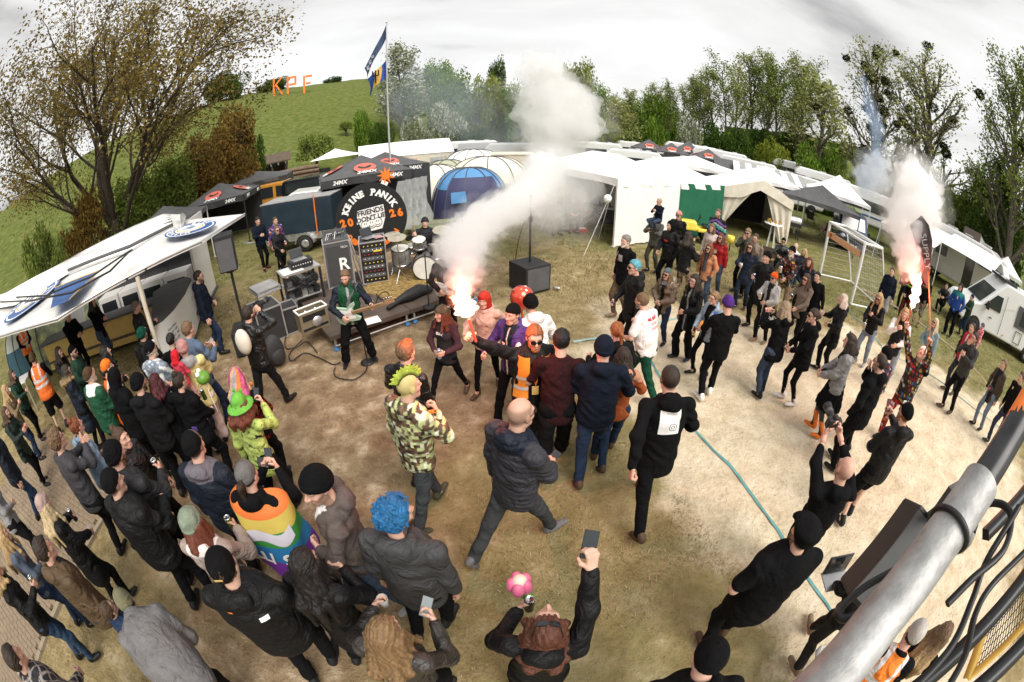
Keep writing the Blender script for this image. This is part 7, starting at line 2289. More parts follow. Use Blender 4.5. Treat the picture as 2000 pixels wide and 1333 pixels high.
#  band
p=P(677,540,face=(760,900),h=1.84,foot=(697,692),top=('jacket',(.006,.06,.025),dict(sleeve='dnavy',stripe3=(.40,.26,.14),zip='lgrey')),bot=('wide','jet'),shoes=('jet','white'),hair=('short','h_lbrown'),beard='h_brown',R_=((.16,.24,1.02),'grip',(.8,-.3,.1)),L_=((.36,.36,1.18),'grip',(.4,-.2,-.8)),legs='wide',pitch=-14,look=-18,label='bass player in a green and navy track jacket singing at the stage front')
def guitar(po,label,body_m,guard_m,neck_len,bass):
 X,F,U=map(Vector,(po.X,po.F,po.U));C0=Vector(po.J['W'])+F*.20-U*.06+X*.06
 a=Vector(po.holds['L'][0]);n=(a-C0).normalized();fz=(F-n*F.dot(n)).normalized();w=fz.cross(n)
 M=Matrix((n,w,fz)).transposed().to_4x4();M.translation=C0
 r=place('bass_guitar' if bass else 'electric_guitar',po.world@M,label,'guitar')
 out=[(-.22,.02),(-.21,.12),(-.13,.17),(-.03,.13),(.04,.10),(.12,.15),(.21,.17),(.20,.12),(.13,.06),(.12,-.03),(.20,-.10),(.16,-.14),(.06,-.13),(-.04,-.12),(-.14,-.16),(-.21,-.11)]
 s=1.12 if bass else.95
 b=MB();b.prism([(x*s,y*s,-.02)for x,y in out],(0,0,.04));b.B('body',body_m,r,bevel=.008)
 b=MB();b.prism([(x*s*.62+.01,y*s*.62,.021)for x,y in out],(0,0,.004));b.B('pick_guard',guard_m,r)
 b=MB();b.box((.12+neck_len/2,.02,.022),(neck_len,.055,.022));nk=b.B('neck',Mwd,r)
 for k in rg(12):
  b=MB();b.box((.2+(neck_len-.1)*(1-.93**k)/.6,.02,.034),(.004,.055,.003));b.B('fret',Mch,nk)
 b=MB();b.prism([(.12+neck_len,-.01,.01),(.12+neck_len+.05,.07,.01),(.12+neck_len+.2,.075,.01),(.12+neck_len+.2,.0,.01)],(0,0,.018));b.B('headstock',Mwd,r)
 b=MB()
 for k in rg(4):b.ball((.17+neck_len+.045*k,.095,.02),(.014,.02,.008),8,5)
 b.B('tuning_peg',Mch,r)
 b=MB()
 for k in rg(4):b.box((.35,.005+k*.011,.040),(neck_len+.25,.002,.002))
 b.B('string',Mch,r)
 for(x,y)in((-.12,.05),(-.08,-.03)):
  b=MB();b.box((x,y*.5+.02,.028),(.04,.09,.012));b.B('pickup',Mk,r)
 for k in rg(3):
  b=MB();b.lathe([(0,.02),(.014,.02),(.014,0)],10,Tr((-.12+k*.05,-.09,.022)));b.B('knob',Mch,r)
 b=MB();b.tube([(po.world@M).inverted()@(po.world@Vector(q))for q in(Vector(po.J['SL'])+U*.08+F*.03,C0+U*.20+F*.02-X*.02,C0-X*.0)],.02,5)
 b.B('strap',Mg,r)
guitar(p,'mint green bass guitar with a white pick guard',mat('mint_lacquer',(.36,.52,.40),.25,var=.04,coat=.6),Mw,.62,True)
p=P(868,498,face=(900,900),h=1.80,foot=(880,640),z0=.0,top=('hoodie',(.022,.016,.016)),bot=('trousers',(.016,.011,.012)),shoes=('jet','white'),glasses='sun',beard='h_dark',R_=((.14,.24,1.02),'grip',(.8,-.3,.1)),L_=((.34,.34,1.14),'grip',(.4,-.2,-.8)),legs='step',pitch=-10,label='guitarist in a dark hoodie and sunglasses next to the flare smoke')
guitar(p,'cream electric guitar of the guitarist beside the smoke',mat('cream_lacquer',(.62,.58,.48),.3,coat=.5),Mw,.50,False)
p=P(830,435,face=(850,700),h=1.78,z0=.34,seat=.52,top=('jacket',(.012,.013,.016)),bot=('trousers','black'),hat=('beanie','char'),R_=((.30,.32,1.42),'fist',(.7,-.2,-.5)),L_=((.26,.42,1.12),'fist',(.7,-.2,-.5)),legs='sit',mood='open',w=1.15,label='drummer in black jacket and dark beanie with raised stick')
for sd in 'RL':
 M=held_matrix(p,sd,.3);r=place('drum_stick',M,'drum stick in the %s hand of the drummer'%('raised right' if sd=='R' else 'lowered left'),'drum stick','drum sticks')
 b=MB();b.tube([(0,0,-.08),(0,0,.30)],[.010,.006],6);b.B('stick',Mwd,r)
#  left: around the beer trailer
P(379,545,face=(640,620),h=1.88,foot=(432,690),top=('hoodie','dnavy'),bot=('jeans','djean'),shoes='jet',beard='h_brown',glasses='clear',mood='long',R_='down',L_='belly',w=1.12,label='tall bearded person in dark hoodie by the loudspeaker pole')
p=P(489,615,face=(720,610),h=1.84,foot=(530,795),top=('leather','jet'),bot=('trousers','black'),shoes=('jet','jet',.16),glasses='clear',beard='h_dark',R_='camera',L_='camera',legs='step',label='photographer in black leather jacket aiming a camera beside the flight case')
camera_item(p,'black camera with long lens aimed by the leather-jacket photographer')
b=MB();C0=Vector(p.J['C']);Fv,Uv,Xv=map(Vector,(p.F,p.U,p.X));b.smooth=True;b.ball(tuple(C0-Fv*.22+Uv*.02),(.14,.10,.20),12,8)
r_=empty('backpack',(0,0,0),0,'cream sling bag on the back of the leather-jacket photographer','bag');r_.matrix_world=p.world;b.B('bag',M_cream,r_)
P(503,432,face=(640,560),h=1.82,foot=(518,527),top=('hoodie','dnavy'),shoes=('wine','brown'),hat=('cap','char'),R_='cup',L_='down',label='person in grey cap and dark jacket by the trailer drawbar')
p=P(543,449,face=(600,560),h=1.72,sex='f',foot=(552,540),top=('jacket','jet'),bot=('leggings','jet'),shoes=('teal','lgrey'),hair=('lowbun','h_lbrown'),glasses='sun',R_='low',L_='cup',legs='stride',label='person in black running tights walking before the dark trailer with a can')
can(p,'L','dark red can held by the walker before the dark trailer',(.12,.02,.03))
P(537,438,face=(610,540),h=1.76,top=('jacket','purple',dict(pat='patches')),hair=('short','h_brown'),legs='stand',dist=13.9,label='person in patterned jacket behind the walker at the dark trailer')
P(178,592,face=(420,700),h=1.72,z0=.35,sex='f',top=('sweater','jet',dict(hem=.14)),bot=('jeans','jean'),hair=('long','h_black',.3),R_='cup',L_='belly',label='bartender in dark pullover and blue jeans under the trailer roof')
P(131,618,face=(420,760),h=1.78,z0=.2,top=('hoodie','jet'),R_='read',L_='read',label='dark-clothed person with a phone standing left of the bartender')
P(38,640,face=(420,800),h=1.80,z0=.1,top=('hivis',(.75,.16,.03),dict(bands=1,under='jet')),label='person in orange safety vest hidden behind the trailer flap edge',R_='belly',L_='belly')
P(64,703,face=(180,640),h=1.78,top=('hivis',(.75,.16,.03),dict(bands=1,under='jet')),bot=('shorts','black'),hair=('short','h_brown'),hat=('beanie',(.09,.06,.03)),label='person in orange safety vest and brown beanie seen from behind at the bar',R_='cup',L_='belly')
P(113,690,face=(420,760),h=1.66,sex='f',top=('jacket','jet'),hair=('long','h_dark',.25),label='dark-haired person in the shade under the flap beside a capped person',R_='cup')
P(140,690,face=(420,780),h=1.74,top=('jacket','dgreen'),hat=('cap','jet'),glasses='sun',beard='h_dark',label='person in black cap and sunglasses in the shade under the trailer flap',R_='cup')
P(203,692,face=(470,700),h=1.68,sex='f',top=('jacket','jet',dict(inner='orange',iw=.03)),hair=('long','h_black',.3),mood='smile',pitch=10,label='smiling dark-haired person with an orange strap before the bar logo',R_='belly',L_='belly')
P(272,632,face=(400,690),h=1.78,dist=9.1,top=('jacket','jet'),hair=('short','h_grey'),hat=('cap','taupe'),label='person in a beige cap at the bar post',R_='cup')
P(276,657,face=(420,700),h=1.76,top=('jacket','jet'),hat=('beanie',(.006,.05,.032),'goldc' if False else 'yellow'),beard='stubble',label='person in a bottle-green beanie with a yellow patch',R_='belly')
P(292,688,face=(470,740),h=1.78,top=('hoodie','lgrey',dict(pat='tiedye',hoodc=(.35,.35,.36))),bot=('trousers','jean'),hair=('short','h_white'),hat=('cap','jet','navy','jet','white'),glasses='sun',beard='h_white',label='white-bearded person in trucker cap and tie-dye jacket',R_='belly',L_='belly')
P(333,668,face=(420,740),h=1.66,sex='f',top=('sweater','jet'),hair=('lowbun','h_black'),glasses='clear',mood='smile',pitch=-10,label='dark-haired person in glasses smiling down at the child in the dotted hat',R_='belly')
p=P(364,648,face=(540,720),h=1.84,top=('denim',(.10,.14,.21),dict(inner='jet',iw=.07)),bot=('jeans','djean'),hair=('short','h_lbrown'),mood='smile',R_='cup',L_='cup',label='grinning person in denim jacket holding a beer glass by the text panel')
wine(p,'R','beer glass in both hands of the grinning denim-jacket person')
p=P(358,684,face=(330,560),h=1.72,sex='f',top=('coat',(.64,.56,.24),dict(hoodc='lgrey',hood=True,hem=.12)),bot=('wide','rose'),shoes='jet',hair=('short','h_brown'),hat=('beanie',(.42,.22,.20)),R_='chest',L_='chest',label='person in pink beanie and pale yellow coat carrying a small child')
P(341,697,face=(560,700),h=.90,z0=.88,child=True,sex='f',top=('sweater',(.5,.05,.08)),bot=('leggings','pink'),hair=('short','h_brown'),hat=('hood',(.55,.02,.03)),label='small child in a red white-dotted hat on an arm',R_='belly',L_='belly',dist=None)
P(22,735,face=(300,760),h=1.68,sex='f',top=('jacket','dgreen'),hair=('long','h_brown',.2),label='person in dark green jacket at the left edge behind the beige sweater',R_='cup',L_='down')
p=P(9,765,face=(300,760),h=1.70,sex='f',top=('sweater','tan'),bot=('jeans','djean'),hair=('long','h_blond',.3),mood='smile',R_='chest',L_='chest',label='blond person in beige sweater holding a phone at the left edge')
phone(p,'R','small phone held by the blond person in the beige sweater')
P(127,728,face=(430,700),h=1.68,sex='f',top=('coat','dnavy'),hair=('long','h_dark',.18,'ombre','h_blond'),glasses='sun',label='person with half-blond hair in sunglasses and navy coat',R_='belly',L_='down')
P(172,738,face=(480,640),h=1.78,top=('jacket',(.012,.07,.035),dict(inner='black',iw=.05,hoodc='white')),bot=('trousers','black'),hair=('short','h_white'),hat=('cap','brown'),beard='h_white',pitch=8,label='grey-bearded person in brown cap and green jacket with white lining',R_='belly',L_='down')
P(206,722,face=(480,740),h=1.74,top=('hivis',(.7,.16,.03),dict(under='jet')),hat=('cap',(.72,.17,.02)),label='person in a bright orange cap behind the hooded sunglasses wearer')
P(222,742,face=(480,760),h=1.78,top=('hoodie','jet'),hat=('hood','jet'),glasses='sun',beard='h_brown',label='person in black hood and sunglasses behind the black-beanie beard',R_='belly',L_='pocket')
P(268,755,face=(520,700),h=1.80,top=('hoodie','black'),hair=('short','h_brown'),hat=('beanie','jet','tan'),beard='h_brown',R_='belly',L_='belly',label='bearded person in black beanie clasping hands in the left crowd')
P(303,752,face=(480,690),h=1.68,sex='f',top=('hoodie','jet'),hair=('long','h_wine',.18),R_='clap',L_='clap',label='person with dark wine-red hair clapping in the left crowd')
p=P(348,750,face=(560,760),h=1.66,sex='f',top=('hoodie','jet'),hair=('bun','h_dark'),glasses='clear',R_='low',L_='cup',w=1.2,label='person with glasses and a curly bun in black hoodie holding can and white cup')
cup(p,'R','white paper cup held by the curly-bun person')
can(p,'L','green can held by the curly-bun person',(.05,.10,.02))
P(461,742,face=(620,620),h=1.66,sex='f',top=('sweater','jet',dict(pat='redlines')),hair=('long','h_ginger',.22,'rainbow'),R_='belly',label='person with pink, grey and orange striped hair in a black and red shirt')
p=P(471,792,face=(700,640),h=1.66,sex='f',foot=(560,1000),top=('sweater','lime',dict(pat='scribble',hem=.14)),shoes='jet',hair=('long','h_auburn',.16),hat=('bucket',(.14,.40,.06)),R_='phone',L_='down',label='person in green frog bucket hat and lime scribble sweater')
phone(p,'R','dark phone raised by the person in the frog bucket hat')
P(147,838,face=(470,700),h=1.66,sex='f',top=('denim',(.20,.27,.36),dict(inner=(.28,.17,.15),iw=.06,pat='wash')),bot=('jeans','jean'),hair=('bun','h_red',0,'ombre','h_blond'),mood='open',pitch=12,label='laughing red-haired person with a bun in a light denim jacket',R_='down',L_='belly')
P(108,866,face=(480,740),h=1.82,top=('sweater',(.055,.052,.058)),bot=('trousers','black'),hair=('curly','h_lbrown'),glasses='clear',mood='open',R_='clap',L_='clap',pitch=10,label='curly-haired person in glasses and grey turtleneck clapping',w=.95)
P(233,858,face=(640,1060),h=1.70,sex='f',top=('leather','jet',dict(inner='jet')),hair=('bun','h_brown'),mood='smile',R_='belly',L_='low',label='smiling person with a high bun and scrunchie in black bomber jacket',pitch=5)
p=P(222,897,face=(560,720),h=1.84,top=('jacket',(.022,.022,.024)),hair=('short','h_brown'),hat=('beanie','jet'),beard='h_brown',R_='cup',L_='down',label='bearded person in close black beanie and dark jacket with a black can')
can(p,'R','upright black can held by the close-beanie bearded person')
p=P(218,953,face=(560,800),h=1.82,top=('jacket','jet'),hair=('buzz','h_dark'),hat=('capback' if False else 'cap','jet','char'),R_='cup',L_='belly',w=1.15,label='broad person in black baseball cap and black jacket holding a tilted can',look=-10)
can(p,'R','tilted black can held by the broad black-cap person')
p=P(95,977,face=(480,800),h=1.70,sex='f',foot=(225,1175),top=('coat','jet'),shoes=('jet','jet',.12),hair=('long',(.52,.40,.22),.44),hat=('beanie',(.40,.28,.25)),R_='low',L_='chest',mood='smile',label='long-haired blond person in dusty pink beanie and black coat')
cup(p,'R','translucent cup held by the blond person in dusty pink beanie',(.62,.62,.62),True)
can(p,'L','black can held by the blond person in dusty pink beanie')
p=P(6,812,face=(380,820),h=1.70,sex='f',foot=(85,935),top=('jacket',(.018,.030,.024),dict(hem=.22)),hair=('long','h_brown',.2),R_='cup',L_='cup',label='person in dark green parka with two red and white cups at the left edge')
cup(p,'R','red and white cup in the right hand of the green-parka person',(.5,.12,.10));cup(p,'L','red and white cup in the left hand of the green-parka person',(.55,.2,.16))
P(-25,850,face=(300,800),h=1.76,foot=(95,1015),top=('jacket','dnavy',dict(zip='lgrey')),bot=('jeans','djean'),shoes='jet',label='person in navy jacket cut by the left edge above the paving',R_='down')
P(-32,925,face=(300,900),h=1.72,foot=(90,1110),sex='f',top=('sweater',(.26,.26,.27)),bot=('trousers','black'),hair=('short','h_brown'),label='person in light grey sweatshirt cut by the left picture edge',R_='belly',print_=[('ATHLETIC',.05,0,.06,1,'char')])
p=P(2,1048,face=(400,960),h=1.66,sex='f',top=('denim',(.09,.11,.15),dict(pat='wash')),bot=('jeans','djean'),hair=('long','h_blond',.42),label='blond person in washed denim jacket at the left edge',R_='belly',L_='down',print_=[((.08,.06),0,.09,-.05,1,'wine')])
p=P(-12,1108,face=(400,1010),h=1.66,sex='f',foot=(178,1300),top=('jacket','jet'),bot=('jeans',(.03,.055,.10)),shoes=('jet','char'),hair=('long','h_blond',.2),R_='cup',L_='down',label='person in black jacket and skinny jeans holding a can over the paving edge')
can(p,'R','gold and white can held above the brick paving',(.30,.26,.14))
p=P(84,1083,face=(420,960),h=1.78,top=('jacket',(.085,.055,.03),dict(hood=True,inner='jet',iw=.05)),bot=('jeans','djean'),shoes=('wine','white'),mood='smile',R_='down',L_='down',label='smiling dark-haired person in tan corduroy jacket, bottom left')
P(212,1197,face=(420,1080),h=1.28,child=True,top=('jacket',(.012,.03,.075),dict(zip='lgrey')),hair=('short','h_brown'),glasses='clear',pitch=15,label='boy with glasses in a blue jacket looking up',R_='belly',L_='belly')
P(240,1245,face=(205,1150),h=1.76,z0=0,top=('jacket',(.135,.13,.13),dict(hem=.02,belly=.03)),bot=('trousers','black'),hair=('short','h_brown'),hat=('cap',(.16,.15,.09)),lean=62,pitch=15,R_='cup',L_='cup',w=1.18,yaw=62,label='person in grey jacket and camouflage cap bending down to the boy')
P(30,1296,face=(300,1180),h=1.80,top=('jacket',(.022,.022,.026),dict(pat='plaid')),R_='low',L_='down',label='person in black and white plaid shirt at the bottom left corner',w=1.1)
p=P(437,1120,face=(600,820),h=1.84,top=('jacket','jet',dict(hood=True,hem=.05)),hair=('short','h_brown'),hat=('cap','jet'),R_='belly',L_='belly',w=1.18,label='person in black cap and black shell jacket with a white logo, from behind',print_=[((.06,.03),0,.12,.06,-1,'white'),((.03,.02),0,-.05,.16,-1,'orange')])
b=MB();M=Matrix(p.HR.tolist()).to_4x4();M.translation=Vector(p.hc)
b.box((0,-.128,.05),(.05,.004,.012));b.v=[tuple(M@Vector(q))for q in b.v];b.B('cap_emblem',M_goldprint,p.root)
p=P(374,1030,face=(600,800),h=1.68,sex='f',top=('jacket',(.30,.24,.21),dict(hood=True,inner='pink',iw=.06,hoodc=(.66,.6,.58))),bot=('jeans','ljean'),hair=('bob','h_auburn'),hat=('beanie',(.20,.24,.18)),glasses='clear',R_='cup',L_='belly',label='person in sage ribbed beanie, glasses and pink shirt holding a can')
can(p,'R','green and gold can held by the sage-beanie person',(.14,.18,.03))
p=P(376,880,face=(620,760),h=1.80,top=('jacket','dnavy',dict(hood=True,hoodc=(.12,.11,.13))),shoes=('jet','white'),hair=('fade','h_dark'),hat=('cap',(.14,.115,.085),None,'jet','purple'),mood='smile',R_='down',L_='down',label='smiling person in tan and black trucker cap and navy jacket')
p=P(480,937,face=(720,760),h=1.68,sex='f',top=('hoodie','jet'),bot=('jeans','ljean'),shoes='jet',hair=('pony','h_dark'),hat=('cap',(.13,.125,.12)),R_='phone',L_='phone',label='person in washed grey cap wrapped in a rainbow flag filming with a phone')
RAIN=p
phone(p,'L','phone held by the left hand of the rainbow-flag person');phone(p,'R','second phone in the right hand of the rainbow-flag person',land=True)
P(632,948,face=(560,1200),h=1.80,top=('hoodie',(.105,.085,.078),dict(inner='white',iw=.045)),bot=('jeans',(.06,.085,.13)),shoes=('lgrey','white'),hair=('short','h_brown'),hat=('beanie','jet'),beard='stubble',R_='pocket',L_='belly',legs='step',look=40,label='person in black ribbed beanie and taupe zip hoodie looking down',pitch=-8)
P(768,1020,face=(960,780),h=1.80,top=('jacket',(.045,.045,.046),dict(hood=True,hem=.12)),hair=('curly','h_blue'),beard='h_dark',R_='down',L_='down',w=1.08,label='person with curly blue hair in dark grey rain jacket from behind',look=-35)
P(592,1112,face=(850,900),h=1.66,sex='f',top=('coat','jet',dict(hem=.5)),hair=('long','h_black',.55),glasses='clear',skin=3,R_='chest',L_='chest',label='person with very long straight black hair in black dress',pitch=4)
p=P(748,1250,face=(930,1060),h=1.68,sex='f',top=('leather',(.035,.030,.027),dict(hem=.06)),hair=('long',(.20,.12,.055),.38),R_='cup',L_=((.30,.34,1.16),'grip',(.5,-.2,-.6)),label='long-haired light brown person in leather jacket with cup and phone at the bottom edge',skin=3)
cup(p,'L','clear plastic cup held by the leather-jacket person at the bottom edge',(.72,.70,.70),True)
phone(p,'R','pale-screened phone held by the leather-jacket person at the bottom edge',screen=mat('pale_screen',(.25,.28,.29),.2))
p=P(1068,1238,face=(1065,700),h=1.68,sex='f',top=('jacket','jet',dict(hood=True,hem=.12)),hair=('long',(.10,.035,.02),.22),glasses='suntop',pitch=34,R_=((.20,.34,1.98),'grip',(.6,.2,-.4)),L_=((.16,.34,1.16),'grip',(.5,-.2,-.6)),skin=3,label='auburn-haired person looking up and filming with a raised phone, bottom centre')
phone(p,'R','black phone raised high over the auburn-haired person',nn=(-.15,-.75,.65))
SELFIE=p
can(p,'L','black can held by the auburn-haired person filming')
p=P(1395,1385,face=(1250,1050),h=1.78,top=('hoodie','jet'),hat=('cap','jet'),lean=22,w=1.1,R_='down',L_='down',label='person in black hoodie with an orange back print at the bottom edge',print_=[('CREW',.12,0,.0,-1,'orange')])
p=P(1535,1030,face=(1330,860),h=1.90,foot=(1420,1270),top=('tshirt','jet',dict(hem=.20)),shoes=('brown','brown'),hair=('fade','h_dark'),hat=('flatcap','jet'),beard='h_brown',R_='down',L_='pocket',w=1.4,label='stout bearded person in black flat cap and black t-shirt')
p=P(1652,925,face=(1440,780),h=1.82,top=('hoodie','jet',dict(rolled=1)),hair=('bald','h_brown'),glasses='sun',beard='stubble',R_=((.03,.42,1.72),'grip',(.6,.2,-.5)),L_=((.10,.44,1.66),'grip',(.5,.1,-.7)),legs='step',pitch=6,label='bald photographer in sunglasses and black hoodie aiming a large camera')
camera_item(p,'big black camera aimed by the bald photographer')
p=P(1772,815,face=(1560,760),h=1.84,foot=(1650,1010),top=('jacket','jet',dict(hem=.14,hood=True)),bot=('shorts','jet'),shoes=('jet','char'),hair=('fade','h_ginger'),hat=('cap','jet',None,'jet','white'),glasses='sun',beard='h_ginger',R_='phone',L_='belly',label='ginger-bearded person in black cap, jacket and shorts filming')
phone(p,'R','phone with red case edge held by the ginger-bearded person',screen=mat('wine_screen',(.10,.03,.03),.2))
p=P(1708,705,face=(1480,760),h=1.86,foot=(1640,920),top=('hoodie','jet',dict(hem=.14)),bot=('wide','jet'),hair=('fade','h_dark'),glasses='clear',beard='stubble',R_='face',L_='pocket',label='person with glasses in black hoodie holding a hand to the mouth',w=1.08)
P(1733,697,face=(1500,700),h=1.76,top=('jacket',(.010,.015,.06),dict(pat='patches')),hat=('beanie','jet','white'),label='person in lettered black beanie and blue printed jacket behind the thoughtful one')
p=P(1660,668,face=(1400,760),h=1.70,sex='f',foot=(1592,855),top=('puffer',(.23,.23,.23),dict(inner='jet',iw=.07)),bot=('skirt','jet','char'),shoes=((.72,.16,.015),None,.24),hair=('bob','h_dark'),glasses='suntop',R_='low',L_='low',mood='smile',label='person in grey puffer jacket, black skirt and orange rubber boots',print_=[('ORG',.07,0,.0,1,'white')])
p=P(1800,692,face=(1560,980),h=1.80,top=('jacket','black',dict(pat='patches',under='jet')),bot=('trousers',(.34,.02,.025),dict(pat='patches')),shoes='jet',hair=('short','h_brown'),hat=('cap','white','wine'),R_=((.50,.22,2.02),'grip',(.7,.2,-.3)),L_=((.12,.30,1.98),'grip',(.6,.2,-.4)),pitch=40,lean=-4,label='person in a patch-covered vest and red trousers holding up a flare and a flag pole')
PATCH=p
p=P(1757,607,face=(1800,400),h=1.68,sex='f',foot=(1712,790),top=('jacket','black',dict(sleeve='white')),bot=('jeans',(.24,.26,.29)),hair=('long','h_blond',.4),R_='phone',L_='belly',label='blond person in black gilet with white fleece sleeves before the right flare')
p=P(1828,632,face=(1500,760),h=1.70,sex='f',top=('denim',(.21,.31,.34),dict(hem=.14)),hair=('long',(.55,.46,.30),.4),glasses='sun',pitch=12,R_='belly',L_='down',label='long-haired blond person in sunglasses and pale blue jacket')
P(1736,528,face=(1600,700),h=1.80,foot=(1722,632),top=('hoodie','dnavy'),bot=('shorts',(.28,.28,.29)),shoes=((.6,.08,.04),'white'),hair=('short','h_brown'),label='person in light grey shorts half hidden by the right smoke',R_='down')
P(1783,543,face=(1600,720),h=1.66,sex='f',top=('hoodie','jet'),bot=('trousers','wine'),hat=('beanie','jet'),glasses='sun',label='person in black beanie and green printed hoodie behind the right flare',R_='low',print_=[('WACKEN',.07,0,.02,1,(.2,.5,.03))])
P(1779,520,face=(1600,720),h=1.80,top=('jacket','char'),beard='h_dark',label='bearded person standing behind the black beanie near the torn flag')
P(1816,545,face=(1600,720),h=1.86,foot=(1783,632),top=('hoodie','jet',dict(belly=.02)),bot=('shorts',(.12,.10,.07),dict(pat='speckle')),shoes=('tan','tan'),hair=('balding','h_dark'),beard='h_dark',w=1.12,label='stocky bearded person in camouflage shorts by the flag pole',R_='down',print_=[((.16,.02),0,0,.06,1,'red')])
p=P(1874,560,face=(1600,760),h=1.86,foot=(1848,665),top=('jacket',(.015,.06,.28),dict(pat=None,inner='white',iw=.01,yoke=(.015,.16,.16))),bot=('wide','jet'),hat=('hood','char'),glasses='clear',label='tall hooded person in blue and teal windbreaker near the motorhome',R_='pocket',L_='pocket')
p=P(1899,582,face=(1840,640),h=1.80,foot=(1880,648),top=('fleece',(.03,.055,.035)),bot=('jeans','djean'),hair=('short','h_grey'),hat=('cap','navy','wine'),label='person in dark green fleece and cap beside the motorhome wheel',R_='low',L_='cup')
can(p,'L','small can held by the person in the green fleece',(.3,.3,.3))
p=P(1898,640,face=(1600,760),h=1.84,foot=(1852,770),top=('jacket',(.40,.015,.03),dict(sleeve='jet',zip='white')),bot=('trousers',(.03,.03,.034)),shoes=('brown','brown'),label='person in red and black sports jacket behind the child carrier',R_='down',pitch=8)
p=P(1905,662,face=(1600,780),h=1.84,foot=(1840,812),top=('jacket',(.032,.031,.030)),shoes=('brown','brown'),glasses='clear',beard='stubble',R_='face',L_='chest',label='person with glasses and black backpack carrying a child in pink')
DADB=p
P(1920,638,face=(1700,700),h=.92,z0=1.02,child=True,sex='f',top=('jacket',(.52,.16,.18),dict(pat='speckle')),bot=('leggings','pink'),hair=('short','h_brown'),hat=('beanie',(.10,.10,.22),'lime'),label='toddler in pink dotted jacket and patterned bobble hat on the shoulder',R_='belly',L_='belly')
p=P(1960,712,face=(1700,800),h=1.70,sex='f',foot=(1905,840),top=('jacket',(.055,.038,.026),dict(inner='jet',iw=.07,hem=.22)),bot=('jeans','ljean'),shoes=('jet','jet',.13),hair=('pony','h_lbrown'),label='person in brown parka with a black belt bag at the right',R_='pocket',L_='down')
b=MB();b.ball(tuple(Vector(p.J['P'])+Vector(p.F)*.17+Vector(p.U)*.1),(.10,.05,.07));r_=empty('belt_bag',(0,0,0),0,'black belt bag with a pink tag on the person in the brown parka','bag');r_.matrix_world=p.world;b.B('bag',Mbc,r_)
b=MB();b.box(tuple(Vector(p.J['P'])+Vector(p.F)*.225+Vector(p.U)*.09),(.05,.004,.05));b.B('tag',mat('pink_tag',(.7,.12,.3),.6),r_)
P(1994,737,face=(1700,830),h=1.84,foot=(1935,870),top=('sweater','jet'),bot=('jeans',(.035,.04,.07)),shoes=((.035,.045,.025),None,.26),hair=('short','h_brown'),label='person in black pullover and rubber boots at the right picture edge',R_='down',L_='pocket',print_=[((.05,.05),0,.06,.04,1,'yellow')])
p=P(1708,578,face=(1650,720),h=1.70,sex='f',foot=(1685,720),top=('jacket','jet'),bot=('jeans',(.20,.24,.30)),shoes=('lgrey','lgrey'),hair=('long','h_blond',.42),glasses='sun',R_='low',L_='chest',pitch=-12,label='long-haired blond person in black jacket reading a phone near the goal')
phone(p,'L','phone read by the blond person near the goal');can(p,'R','silver can of the blond person near the goal',(.4,.4,.4))
p=P(1640,583,face=(1480,700),h=1.68,sex='f',foot=(1610,735),top=('jacket','jet',dict(hem=.26,hood=True)),shoes=('jet','char'),hair=('bob','h_white'),mood='open',pitch=14,R_='cup',L_='belly',label='laughing white-haired person in black parka with a wine glass')
wine(p,'R','glass of white wine of the laughing white-haired person')
p=P(1577,546,face=(1440,700),h=1.70,sex='f',top=('sweater',(.20,.16,.13),dict(hem=.12)),hair=('long','h_brown',.28),glasses='sun',R_='cup',L_='low',label='long-haired brunette in sunglasses and taupe sweater with a dark can')
can(p,'R','dark can of the taupe-sweater brunette')
P(1604,543,face=(1440,720),h=1.62,sex='f',top=('sweater','jet'),hair=('pony','h_black'),mood='smile',label='young dark-haired person in black leaning out behind the taupe sweater',roll=8)
P(1582,512,face=(1440,680),h=1.68,sex='f',top=('jacket','dnavy'),hair=('long','h_auburn',.3),mood='smile',label='auburn-haired smiling person in navy behind the taupe sweater',R_='belly')
p=P(1548,492,face=(1400,660),h=1.82,top=('jacket','black',dict(pat='patches',inner='jet',iw=.06,under='black')),bot=('trousers','tan'),hair=('short','h_grey'),hat=('beanie','jet','teal'),beard='h_white',mood='long',R_='cup',L_='low',label='white-bearded person in a patched battle vest and black beanie')
can(p,'R','white can of the white-bearded vest wearer',(.6,.58,.5));bottle(p,'L','dark bottle of the white-bearded vest wearer')
p=P(1520,545,face=(1380,700),h=1.70,sex='f',foot=(1480,650),top=('coat',(.42,.41,.40),dict(inner='jet',iw=.06)),shoes=(('tan'),'tan',.2),hat=('beanie',(.72,.10,.02)),glasses='sun',R_='cup',L_='belly',label='person in bright orange beanie and translucent white raincoat')
can(p,'R','pale can of the orange-beanie person',(.4,.38,.36))
p=P(1540,607,face=(1360,640),h=1.74,sex='f',foot=(1482,765),top=('hoodie','jet',dict(hem=.16)),bot=('jeans',(.04,.055,.09)),shoes=('jet','tan',.28),hair=('bob',(.30,.22,.14)),R_='phone',L_='phone',mood='smile',label='fair-haired person in black hoodie and rubber boots filming with both hands',w=1.08,print_=[('PARTY',.05,0,.04,1,'white')])
phone(p,'L','phone of the fair-haired person filming with both hands',land=True)
p=P(1583,615,face=(1400,760),h=1.72,sex='f',foot=(1545,790),top=('hoodie','jet',dict(hem=.16)),bot=('leggings','jet'),shoes=('white','white'),hair=('lowbun','h_dark'),glasses='sun',mood='smile',R_='low',L_='low',w=1.22,label='dark-haired person in sunglasses and black hoodie with phone and leash',print_=[((.07,.05),0,.07,.02,1,'tan')])
phone(p,'L','phone of the dark-haired person with the leash')
